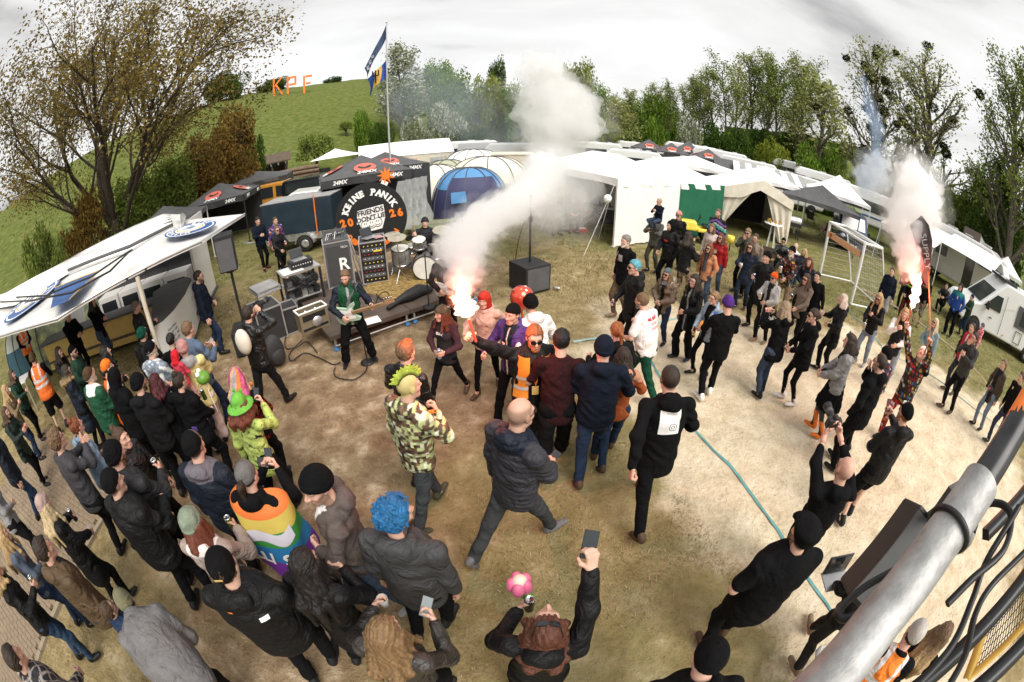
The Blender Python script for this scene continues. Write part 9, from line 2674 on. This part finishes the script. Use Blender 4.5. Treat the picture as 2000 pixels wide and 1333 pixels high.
r_=empty('ride_on_mower',at(1352,478)+V(.2,.6,0),R(-12),'yellow ride-on mower parked before the green tent wall','mower')
b=MB();b.box((-.25,0,.62),(.85,.55,.36),taper=.85);b.B('hood',M_yellow,r_,bevel=.06)
b=MB();b.box((.5,0,.5),(.7,.7,.12));b.B('fender',M_yellow,r_,bevel=.03);b=MB();b.box((.55,0,.66),(.36,.42,.10));b.box((.72,0,.85),(.08,.42,.36));b.B('seat',Mk,r_,bevel=.03)
b=MB();b.tube([(.15,0,.7),(.25,0,1.0)],.02,6);b.tube([(.25+.0,.16*cos(a),1.0+.16*sin(a)*.4)for a in lsp(0,2*pi,13)],.014,5);b.B('steering_wheel',Mk,r_)
for(x,rr)in((-.5,.2),(.6,.27)):
 for s in(-1,1):wheel(r_,x,s*.36,rr,.18)
r_=empty('yellow_bucket',at(1424,490),0,'yellow bucket hanging beside the red jacket','bucket');b=MB();b.lathe([(0,.3),(.12,.3),(.15,.58),(.14,.58),(.11,.32)],14);b.B('bucket',M_yellow,r_);b=MB();b.tube([(0,0,0),(0,0,.3)],.02,5);b.B('post',Mk,r_)
#  goal, lines and tape
Pa,Pb=at(1601,536),at(1661,594);ax_=(Pb-Pa).normalized();bk_=V(-ax_.y,ax_.x,0)
if bk_.x<0:bk_=-bk_
gw=(Pb-Pa).length;gh=2.05
goal=empty('football_goal',(0,0,0),0,'white metal football goal with a net and an orange sign board','goal')
def bar(p,q,nm='bar',r=.05):
 b=MB();b.tube([p,q],r,8);b.B(nm,M_whitemetal,goal)
Ta,Tb=Pa+V(0,0,gh),Pb+V(0,0,gh);Da,Db=Pa+bk_*1.6,Pb+bk_*1.6;Ua,Ub=Ta+bk_*.8,Tb+bk_*.8
bar(Pa,Ta,'post',.055);bar(Pb,Tb,'post',.055);bar(Ta,Tb,'crossbar',.055);bar(Ta,Ua);bar(Tb,Ub);bar(Ua,Ub);bar(Ua,Da,'stanchion',.03);bar(Ub,Db,'stanchion',.03);bar(Pa,Da,'base_bar',.035);bar(Pb,Db,'base_bar',.035);bar(Da,Db,'base_bar',.035);bar(Ta+ax_*.2+bk_*.1,Ub,'brace',.02)
sg=[]
for i in rg(17):
 t=i/16
 p,q=Ua.lerp(Ub,t),Da.lerp(Db,t);sg.append((*p,*q,.006,.006));
for i in rg(12):
 t=i/11
 p,q=Ua.lerp(Da,t),Ub.lerp(Db,t);sg.append((*p,*q,.006,.006))
 for(e0,e1,f0,f1)in((Ta,Pa,Ua,Da),(Tb,Pb,Ub,Db)):
  sg.append((*e0.lerp(e1,t),*f0.lerp(f1,t),.005,.005))
v,f=frusta(sg,3);o=npmesh('net',v,f,mat('net_cord',(.45,.45,.43),.8),goal);o['kind']='stuff'
r_=empty('sign_board',(0,0,0),0,'orange wooden sign board hung across the goal mouth','sign');c=Ta.lerp(Tb,.5)-V(0,0,.42)-bk_*.06;M=frame(c,ax_,V(0,0,1))
b=MB();b.box(tuple(c),(gw*.92,.03,.22),mtx=M.to_3x3().to_4x4()@Ro(R(90),4,'X'));b.B('board',mat('orange_board',(.62,.33,.17),.7,var=.12),r_)
nn=-bk_
b=MB();b.tube([c+nn*.03-ax_*gw*.36+ax_*.07*cos(a)+V(0,0,.07*sin(a))for a in lsp(0,2*pi,15)],.012,4);b.B('ring_mark',M_red,r_)
text('lettering','A',.11,frame(c+nn*.035-ax_*gw*.36,ax_ if ax_.cross(V(0,0,1)).dot(nn)>0 else-ax_,V(0,0,1)),M_red,r_,depth=.004,fat=.004)
M_line=mat('teal_tape',(.10,.26,.26),.7,var=.25,scale=5)
def ribbon(pts,label,w=.042,m=M_line):
 P_=[]
 for i in rg(len(pts)-1):
  a,c_=at(*pts[i]),at(*pts[i+1]);n=max(2,int((c_-a).length/.25))
  P_+=[a.lerp(c_,k/n)for k in rg(n)]
 P_.append(at(*pts[-1]));b=MB();vs=[];b.smooth=True
 for i,p in enumerate(P_):
  t=(P_[min(i+1,len(P_)-1)]-P_[max(0,i-1)]).normalized();s=V(-t.y,t.x,0)*w/2;j=.012*sin(i*1.7)
  for sd in(-1,1):
   q=p+s*sd+V(-t.y,t.x,0)*j;vs.append((q.x,q.y,gz(q.x,q.y)+.016+.006*sin(i*2.3+sd)))
 b.add(vs,[(2*i,2*i+1,2*i+3,2*i+2)for i in rg(len(P_)-1)]);return tag(b.B('court_line',m),label,'court line','volleyball court tapes')
ribbon([(1262,690),(1350,835),(1420,905),(1478,980),(1540,1065),(1590,1145),(1640,1215)],'teal court tape running down the middle of the sand')
ribbon([(1650,598),(1735,690),(1830,740),(1900,795),(1985,860)],'teal court tape along the far right edge of the sand')
ribbon([(1120,668),(1195,655),(1330,618),(1400,606)],'pale teal court tape behind the white t-shirt runner',.07,mat('pale_teal_tape',(.32,.48,.46),.7,var=.2))
M_tape=mat('barrier_tape',(.75,.74,.70),.5,color2=(.55,.08,.05),scale=3)
pts=[atd(1690,530,16)-V(0,0,0),atd(1780,600,15.5),atd(1905,640,14.5),atd(2010,735,13)]
for q in pts:q.z=.25
b=MB();b.tube(pts,.012,4);tag(b.B('barrier_tape',M_tape),'red and white barrier tape sagging along the right-hand grass','tape')
h0=PATCH.world@Vector(PATCH.holds['L'][0]);dH=hypot(h0.x,h0.y)
r_=empty('feather_flag',(0,0,0),0,'torn dark feather flag on a copper pole before the motorhome','flag')
pl=[h0-V(0,0,.25),h0,atd(1816,600,dH+.3),atd(1812,520,dH+.5),atd(1815,455,dH+.6)]
b=MB();b.tube(pl,[.018,.018,.016,.012,.008],8);b.B('pole',mat('copper_pole',(.36,.16,.08),.4,.3),r_)
outl=[(1777,440),(1800,421),(1814,440),(1821,470),(1818,515),(1812,565),(1800,540),(1797,505),(1786,470)]
cf=atd(1802,490,dH+.5);b=MB();b.smooth=True
vs=[cf]+[atd(px,py,dH+.5+.12*sin(px*.3+py*.05))for px,py in outl]
b.add(vs+[q+V(-.012,-.01,0)for q in vs],[(0,i,i%9+1)for i in rg(1,10)]+[(10,10+i%9+1,10+i)for i in rg(1,10)]);b.B('cloth',mat('charcoal_flag',(.045,.04,.045),.7,var=.3,scale=6),r_)
b=MB();vs=[atd(px,py,dH+.40)for px,py in((1783,455),(1800,487),(1806,520),(1800,535),(1792,500))];b.prism(vs,V(.01,.01,0));b.B('print',mat('maroon_print',(.16,.03,.05),.7,color2=(.35,.2,.2),scale=14),r_)
text('lettering','SUPPLY',.17,frame(atd(1808,492,dH+.37),atd(1812,530,dH+.4)-atd(1803,460,dH+.4),V(.6,-.3,.3)),Mlg,r_,depth=.004)
b=MB();b.tube([atd(1838,370,32),atd(1812,480,30)],.05,6);r2=empty('banner_pole',(0,0,0),0,'thin pole with a furled blue banner above the motorhomes','flagpole');b.B('pole',M_beige,r2);b=MB();b.tube([atd(1842,345,32),atd(1838,395,31.9)],[.05,.16],6);b.B('banner',M_fnavy,r2)
#  platform rail, floodlight and cables in the near right corner
E0=V(0,0,EYE)
def nr(px,py,d):return E0+ray(px,py)*d
rail=empty('platform_rail',(0,0,0),0,'thick aluminium pipe of the platform rail crossing the lower right corner','rail')
M_pipe=mat('worn_aluminium_pipe',(.36,.36,.355),.62,.6,var=.3,scale=22,bump=.2,bscale=40)
RP=[nr(1500,1500,.44),nr(1580,1370,.46),nr(1720,1208,.50),nr(1830,1065,.55),nr(1915,945,.60)]
qa,qb=RP[1],RP[4]
b=MB();b.tube(RP,[.0335,.0335,.033,.033,.033],24);b.B('pipe',M_pipe,rail)
b=MB();b.tube([qb-(RP[4]-RP[3])*.02,nr(1962,872,.645),nr(2003,800,.69),nr(2040,730,.75)],.025,20);b.B('inner_tube',mat('black_painted_tube',(.03,.03,.032),.35,.3,var=.4,scale=20),rail)
b=MB();b.tube([nr(1985,832,.67),nr(2012,785,.70)],.0256,20);b.B('orange_band',Mor,rail)
k_=RP[3].lerp(RP[4],.25);b=MB();t_=(RP[4]-RP[3]).normalized();u_=t_.orthogonal().normalized();v_=t_.cross(u_);b.tube([k_+(u_*cos(a)+v_*sin(a))*.036 for a in lsp(0,2*pi,25)],.004,6,cap=False);b.B('cable_tie',Mk,rail)
b=MB();b.tube([nr(1580,1340,.50),nr(1800,1110,.60),nr(1880,1010,.66)],.006,6);b.B('edge_strip',Mg,rail)
fl=empty('floodlight',(0,0,0),0,'black ribbed floodlight hanging beneath the aluminium pipe','floodlight')
c0,c1,c2_,c3=nr(1655,1165,.95),nr(1800,985,.95),nr(1835,1030,1.0),nr(1700,1215,1.0)
b=MB();nf=(c1-c0).cross(c3-c0).normalized();nf=nf if nf.dot(E0-c0)<0 else-nf
b.prism([c0,c1,c2_,c3],nf*.12);b.B('housing',Mk,fl,bevel=.008)
b=MB()
for k in rg(14):
 t=k/13;p=c3.lerp(c2_,.05+.9*t);q=c0.lerp(c1,.05+.9*t);w=(p-q).normalized();s=(c1-c0).normalized()
 b.prism([p,p+s*.006,p+s*.006+w*.045,p+w*.045],nf*.07)
b.B('cooling_fin',Mg,fl)['kind']='stuff'
b=MB();b.prism([c0.lerp(c1,.05),c0.lerp(c1,.95),c3.lerp(c2_,.95).lerp(c0.lerp(c1,.95),.25),c3.lerp(c2_,.05).lerp(c0.lerp(c1,.05),.25)],-nf*.006);b.B('back_plate',Mg,fl)
b=MB();b.tube([c1.lerp(c2_,.5),nr(1850,985,.85),nr(1880,1000,.70)],.014,6);b.box(tuple(nr(1862,985,.8)),(.05,.05,.05));b.box(tuple(nr(1880,985,.74)),(.07,.03,.06));b.B('clamp',Mg,fl)
b=MB();b.tube([nr(1868,1030,.72)+V(.0,.035*cos(a),.035*sin(a))for a in lsp(0,5.2,13)],.010,6);b.B('pipe_clamp',Mal,fl)
M_cab=mat('black_cable_rubber',(.012,.012,.013),.45,var=.2)
for nm,pts in(('upper black cable swinging below the floodlight',[(1890,1055,.66),(1790,1095,.62),(1700,1140,.6),(1645,1185,.58),(1640,1205,.57),(1665,1205,.57),(1740,1160,.6),(1820,1085,.63),(1900,1030,.66)]),('black cable arching right of the aluminium pipe',[(1850,1180,.6),(1900,1130,.62),(1960,1075,.66),(1975,1010,.7),(1955,985,.72),(1920,990,.72),(1900,1040,.7)]),('thick black cable hanging down from the pipe to the lower right',[(1990,990,.7),(1930,1090,.66),(1900,1170,.64),(1860,1260,.6),(1790,1340,.55)]),('thin black cable running beside the net',[(2010,1070,.75),(1940,1140,.7),(1905,1200,.66),(1885,1280,.62),(1850,1345,.58)])):
 tag(MBtube([nr(*q)for q in pts],.0062,'cable',M_cab,8,8),nm,'cable','cables on the platform rail')
for k,(a_,c_,lab)in enumerate((((1770,1360,.75),(2020,1105,.95),'upper black bar of the platform frame in the lower right corner'),((1880,1370,.7),(2030,1225,.85),'lower black bar of the platform frame in the lower right corner'),((1925,1045,1.0),(2020,940,1.15),'short black bar above the cable loop at the right edge'))):
 b=MB();b.tube([nr(*a_),nr(*c_)],.018,4);tag(b.B('frame_bar',mat('dark_frame_bar',(.022,.024,.027),.4,.3)),lab,'bar')
n0,n1,n2,n3=nr(1880,1330,2.9),nr(1960,1245,2.6),nr(2030,1120,2.4),nr(1985,1180,2.9)
net=empty('volleyball_net',(0,0,0),0,'black volleyball net with a yellow edge band in the lower right corner','net')
na,nb_,nc,nd2=nr(1890,1325,2.2),nr(2040,1175,2.2),nr(2040,1060,2.2),nr(1925,1220,2.2)
b=MB();b.tube([na,nb_],.022,5);b.B('edge_band',mat('yellow_band',(.62,.38,.08),.7),net);b=MB();b.tube([na,nd2,nc],.03,5);b.B('edge_band',mat('yellow_band',(.62,.38,.08),.7),net)
sg=[]
for i in rg(26):
 t=i/25;sg.append((*na.lerp(nb_,t),*nd2.lerp(nc,t),.003,.003))
for j in rg(7):
 t=j/6;sg.append((*na.lerp(nd2,t),*nb_.lerp(nc,t),.003,.003))
v,f=frusta(sg,3);npmesh('mesh_cord',v,f,Mk,net)['kind']='stuff'
g_=OPER.world@Vector(OPER.holds['L'][0]if 'L' in OPER.holds else OPER.J['C']);lp_=laptop(g_+V(-.02,.06,.02),OPER.yaw,'laptop on the arms of the operator under the floodlight','laptop');lp_.scale=(.9,.9,.9)
r_=empty('white_wheel',at(1612,1290,.55),0,'white slotted wheel disc at the bottom edge near the pipe','wheel');M=Ro(R(30),4,'Y')
b=MB();b.lathe([(.13,.02),(.16,.03),(.17,0),(.16,-.03),(.13,-.02)],28,M);b.B('rim',M_tr,r_)
for k in rg(7):
 a=k*2*pi/7;b=MB();b.prism([M@V(*q)for q in((.02*cos(a+1.57),.02*sin(a+1.57),.01),(.14*cos(a-.12),.14*sin(a-.12),.01),(.14*cos(a+.12),.14*sin(a+.12),.01))],M.to_3x3()@V(0,0,.012));b.B('spoke',M_tr,r_)
b=MB();b.lathe([(0,.03),(.04,.03),(.045,0)],14,M);b.B('hub',M_tr,r_)
#  paving and grass
pave=empty('paving',(0,0,0),0,None);pave['kind']='structure'
M_pav=mat('paver_clay',(.24,.18,.12),.9,var=.22,scale=2.2,bump=.3,bscale=60)
me=MB();me.box((0,0,0),(.196,.096,.06),taper=.97);proto=me.B('brick',M_pav,pave);bricks=[]
for i in rg(60):
 for j in rg(60):
  x=-6.08-i*.2-(.1 if j%2 else 0);y=-3.0+j*.1
  bricks.append((x,y))
def vis(x,y):
 d=Vector((x,y,-EYE)).normalized();return d.y
bricks=[q for q in bricks if-10.5<q[0]and q[1]<2.9 and vis(*q)>-.48]
bricks.sort(key=lambda q:q[0]**2+(q[1]+.4)**2)
bm_=proto.data;gB=np.random.default_rng(4)
for k,(x,y)in enumerate(bricks[:298]):
 o=proto if k==0 else proto.copy()
 if k:COL.objects.link(o);o.parent=pave
 o.location=(x,y,-.012+gB.uniform(-.003,.003));o.rotation_euler=(gB.normal()*.008,gB.normal()*.008,gB.normal()*.01)
bb_=MB()
for(x,y)in bricks[298:]:bb_.box((x,y,-.012+gB.uniform(-.003,.003)),(.196,.096,.06),taper=.97)
if bb_.v:bb_.B('brick_field',M_pav,pave)['kind']='stuff'
for k in rg(6):
 b=MB();b.box((-5.93,-2.6+k*1.0,-.01),(.09,.985,.08));b.B('kerb_stone',mat('kerb',(.26,.21,.15),.9,var=.15,bump=.2),pave)
def blades(name,n,gen,hgt,wid,m,label,seed):
 g=np.random.default_rng(seed);p=gen(g,n);n=len(p)
 a=g.uniform(0,2*np.pi,n);h=hgt*g.uniform(.5,1.3,n);ln=g.normal(size=(n,2))*.6
 z=height(p[:,0],p[:,1]);ca,sa=np.cos(a)*wid/2,np.sin(a)*wid/2
 v=np.stack([np.stack([p[:,0]-ca,p[:,1]-sa,z-.01],-1),np.stack([p[:,0]+ca,p[:,1]+sa,z-.01],-1),np.stack([p[:,0]+ln[:,0]*h,p[:,1]+ln[:,1]*h,z+h*.8],-1)],1).reshape(-1,3)
 tag(npmesh(name,v,np.arange(3*n).reshape(-1,3),m,None,smooth=False),label,'grass',kind='stuff')
M_dry=leaf_mat('dry_grass',(.22,.17,.075),(.36,.28,.14),(.58,.48,.30),1.2)
M_fresh=leaf_mat('fresh_grass',(.045,.065,.014),(.085,.105,.025),(.20,.18,.06),.6)
def gen_near(g,n):
 x=g.uniform(-7,9,n);y=g.uniform(-2,12,n)
 s=sdpoly(x,y,SAND);m_=sdpoly(x,y,MUD)
 w=vnoise(x*1.7,y*1.7,6)
 return np.stack([x,y],-1)[(s>.1)&((m_>.2)|(g.random(n)<.12))&(w>.38)]
def gen_far(g,n):
 az=np.radians(g.uniform(-80,78,n));r=9+22*g.random(n)**.8;x=np.sin(az)*r;y=np.cos(az)*r
 w=vnoise(x*.8,y*.8,16)
 return np.stack([x,y],-1)[(sdpoly(x,y,SAND)>.3)&(w>.35)]
blades('dry_grass',260000,gen_near,.045,.012,M_dry,'short dry trampled grass',3)
blades('grass',120000,gen_far,.07,.022,M_fresh,'short green grass around the camp',4)
blades('straw',9000,lambda g,n:np.stack([g.uniform(-6,6,n),g.uniform(-1,10,n)],-1),.05,.010,M_dry,'loose straw and dry stalks trodden into the mud',9)
#  flares and smoke
def flare(tip,d,col,core_r,ln,label,power,axis=V(0,0,1)):
 r=empty('flare',tip,0,label,'flare','burning hand flares')
 b=MB();b.tube([tuple(-axis*.26),tuple(-axis*.02)],.014,8);b.B('stick',mat('flare_tube',(.5,.08,.05),.6),r)
 b=MB();b.smooth=True
 n=12;prof=[(core_r*sin(pi*(i/(n-1))**.7)*(1+.35*sin(i*2.6))+.003,ln*i/(n-1))for i in rg(n)]
 Q=axis.to_track_quat('Z','Y').to_matrix().to_4x4()
 b.lathe(prof,12,Q);m=bpy.data.materials.new('flame_gas');m.use_nodes=True;nt=m.node_tree;nt.nodes.clear()
 o=nt.nodes.new('ShaderNodeOutputMaterial');v_=nt.nodes.new('ShaderNodeVolumePrincipled');v_.inputs['Density'].default_value=.5;v_.inputs['Emission Color'].default_value=(*col[:3],1);v_.inputs['Emission Strength'].default_value=col[3]
 nt.links.new(v_.outputs[0],o.inputs['Volume']);b.B('flame',m,r)
 l=bpy.data.lights.new('flare_light','POINT');l.energy=power;l.color=(1,.22,.12);l.shadow_soft_size=.12
 o=bpy.data.objects.new('flare_light',l);COL.objects.link(o);o.parent=r;o.location=axis*(ln*.6)
hw=FLARE_MAN.world@Vector(FLARE_MAN.holds['R'][0])
flare(hw+V(0,0,.22),0,(1,.50,.34,60),.10,.26,'white-hot red flare held up in the centre',45,V(-.25,.1,1).normalized())
h2=PATCH.world@Vector(PATCH.holds['R'][0])
flare(h2+V(0,0,.25),0,(1,.36,.28,34),.09,.66,'tall pink-white flare held up on the right',22,V(-.05,0,1).normalized())
def smoke_mat(key,dens,col=(.985,.982,.98),aniso=.2,emis=None):
 m=bpy.data.materials.new(key);m.use_nodes=True;nt=m.node_tree;nt.nodes.clear()
 o=nt.nodes.new('ShaderNodeOutputMaterial');v=nt.nodes.new('ShaderNodeVolumePrincipled')
 v.inputs['Color'].default_value=(*col,1);v.inputs['Density'].default_value=dens;v.inputs['Anisotropy'].default_value=aniso
 nt.links.new(v.outputs[0],o.inputs['Volume']);return m
def plume(name,pts,label,dens,col=(.985,.982,.98),shells=((1.0,1.0),(1.35,.25)),seed=1,lump=.5,vox=.11,fr=1.0):
 root=empty(name,(0,0,0),0,label,'smoke');root['kind']='stuff'
 for si,(k,dk)in enumerate(shells):
  prims=[]
  for i in rg(len(pts)-1):
   prims.append(('c',ar(pts[i][0]),ar(pts[i+1][0]),pts[i][1]*k*.8,pts[i+1][1]*k*.8))
  rr=np.random.default_rng(seed+si)
  for i,(p,r_)in enumerate(pts):
   for q in rg(7):
    d=rr.normal(size=3);d/=np.linalg.norm(d)
    prims.append(('e',ar(p)+d*r_*k*.75,(r_*k*rr.uniform(.3,.6),)*3))
  for i in rg(len(pts)-1):
   for q in rg(8):
    t=rr.random();p=ar(pts[i][0])*(1-t)+ar(pts[i+1][0])*t;r_=(pts[i][1]*(1-t)+pts[i+1][1]*t)*k
    d=rr.normal(size=3);d/=np.linalg.norm(d);prims.append(('e',p+d*r_*.75,(r_*rr.uniform(.28,.55),)*3));d=rr.normal(size=3);d/=np.linalg.norm(d);prims.append(('e',p+d*r_*rr.uniform(1,1.35),(r_*rr.uniform(.1,.24),)*3))
  lo,hi=pbox(prims,.3)
  rm=np.mean([q[1]for q in pts])
  def fn(p):
   d=ev(p,prims,rm*.12)
   f_=fr/rm
   n_=np.sin(p[:,0]*3.1*f_+2*np.sin(p[:,2]*2.3*f_+seed))*np.sin(p[:,1]*2.9*f_+1.7*np.sin(p[:,0]*2.1*f_))*np.sin(p[:,2]*3.3*f_+1.5*np.sin(p[:,1]*2.6*f_))
   n2=np.sin(p[:,0]*8*f_+2.2*np.sin(p[:,2]*6*f_))*np.sin(p[:,1]*7.4*f_+2*np.sin(p[:,0]*5*f_+1))*np.sin(p[:,2]*8.3*f_+seed)
   return d+lump*rm*(.5*n_+.42*n2)
  v,f=nets(fn,lo,hi,vox*rm*(1 if si==0 else 1.3))
  o=npmesh('billow',v,f,smoke_mat('%s_smoke_%d%d'%(name,seed,si),dens*dk,col),root)
  o['kind']='stuff'
 return root
ft=hw+V(-.05,.05,.42)
d0=hypot(ft.x,ft.y)
W_=[(tuple(ft),.10)]+[(tuple(atd(a_,b_,d0+c_)),r_)for a_,b_,c_,r_ in((908,535,.5,.18),(900,495,1.2,.27),(915,458,2.2,.33),(955,428,3.6,.36),(1005,402,5.5,.42),(1045,370,8,.55),(1065,330,12,.8))]
plume('smoke',W_,'dense white smoke drifting back from the central flare',3.2,shells=((.95,1.0),(1.15,.15),(1.4,.05)),seed=3,fr=1.2)
plume('smoke',[(tuple(atd(1030,400,d0+6)),.6),(tuple(atd(1085,385,d0+8)),.9),(tuple(atd(1120,360,d0+9)),.8)],'thin smoke veil spreading into the party tent',.35,shells=((1.0,1.0),(1.4,.4)),seed=5)
plume('smoke',[(tuple(atd(1075,305,31)),1.6),(tuple(atd(1095,270,31)),2.3),(tuple(atd(1090,225,31)),2.5),(tuple(atd(1070,180,31)),2.2),(tuple(atd(1050,145,31)),1.6)],'large white smoke column rising behind the party tent',.6,shells=((1.0,1.0),(1.2,.15),(1.5,.04)),seed=8)
plume('smoke',[(tuple(atd(985,270,33)),1.5),(tuple(atd(900,215,34)),2.2),(tuple(atd(835,170,35)),2.0),(tuple(atd(790,200,35)),1.8)],'thin bluish smoke haze left of the white column',.045,(.72,.80,.90),((1.0,1.0),(1.4,.5)),seed=14)
rt=h2+V(-.1,.1,1.15);d1=hypot(rt.x,rt.y)
plume('smoke',[(tuple(rt),.10),(tuple(atd(1778,520,d1+.1)),.22),(tuple(atd(1770,470,d1+.4)),.30),(tuple(atd(1772,425,d1+.7)),.42),(tuple(atd(1784,385,d1+1.0)),.58),(tuple(atd(1785,362,d1+1.2)),.5)],'white billowing smoke above the right-hand flare',4.0,(.985,.98,.98),((.95,1.0),(1.15,.15),(1.4,.05)),seed=21)
plume('smoke',[(tuple(atd(1700,345,24)),.95),(tuple(atd(1715,325,24)),.8)],'pale blue smoke ball left of the right-hand smoke',.9,(.82,.86,.92),((1.0,1.0),(1.35,.25)),seed=24)
plume('smoke',[(tuple(atd(1712,300,24)),.28),(tuple(atd(1712,250,24)),.42),(tuple(atd(1700,215,24)),.38),(tuple(atd(1692,175,24)),.25),(tuple(atd(1685,155,24)),.2)],'thin blue smoke trail rising before the mistletoe tree',.6,(.55,.68,.90),((1.0,1.0),(1.6,.3)),seed=27)
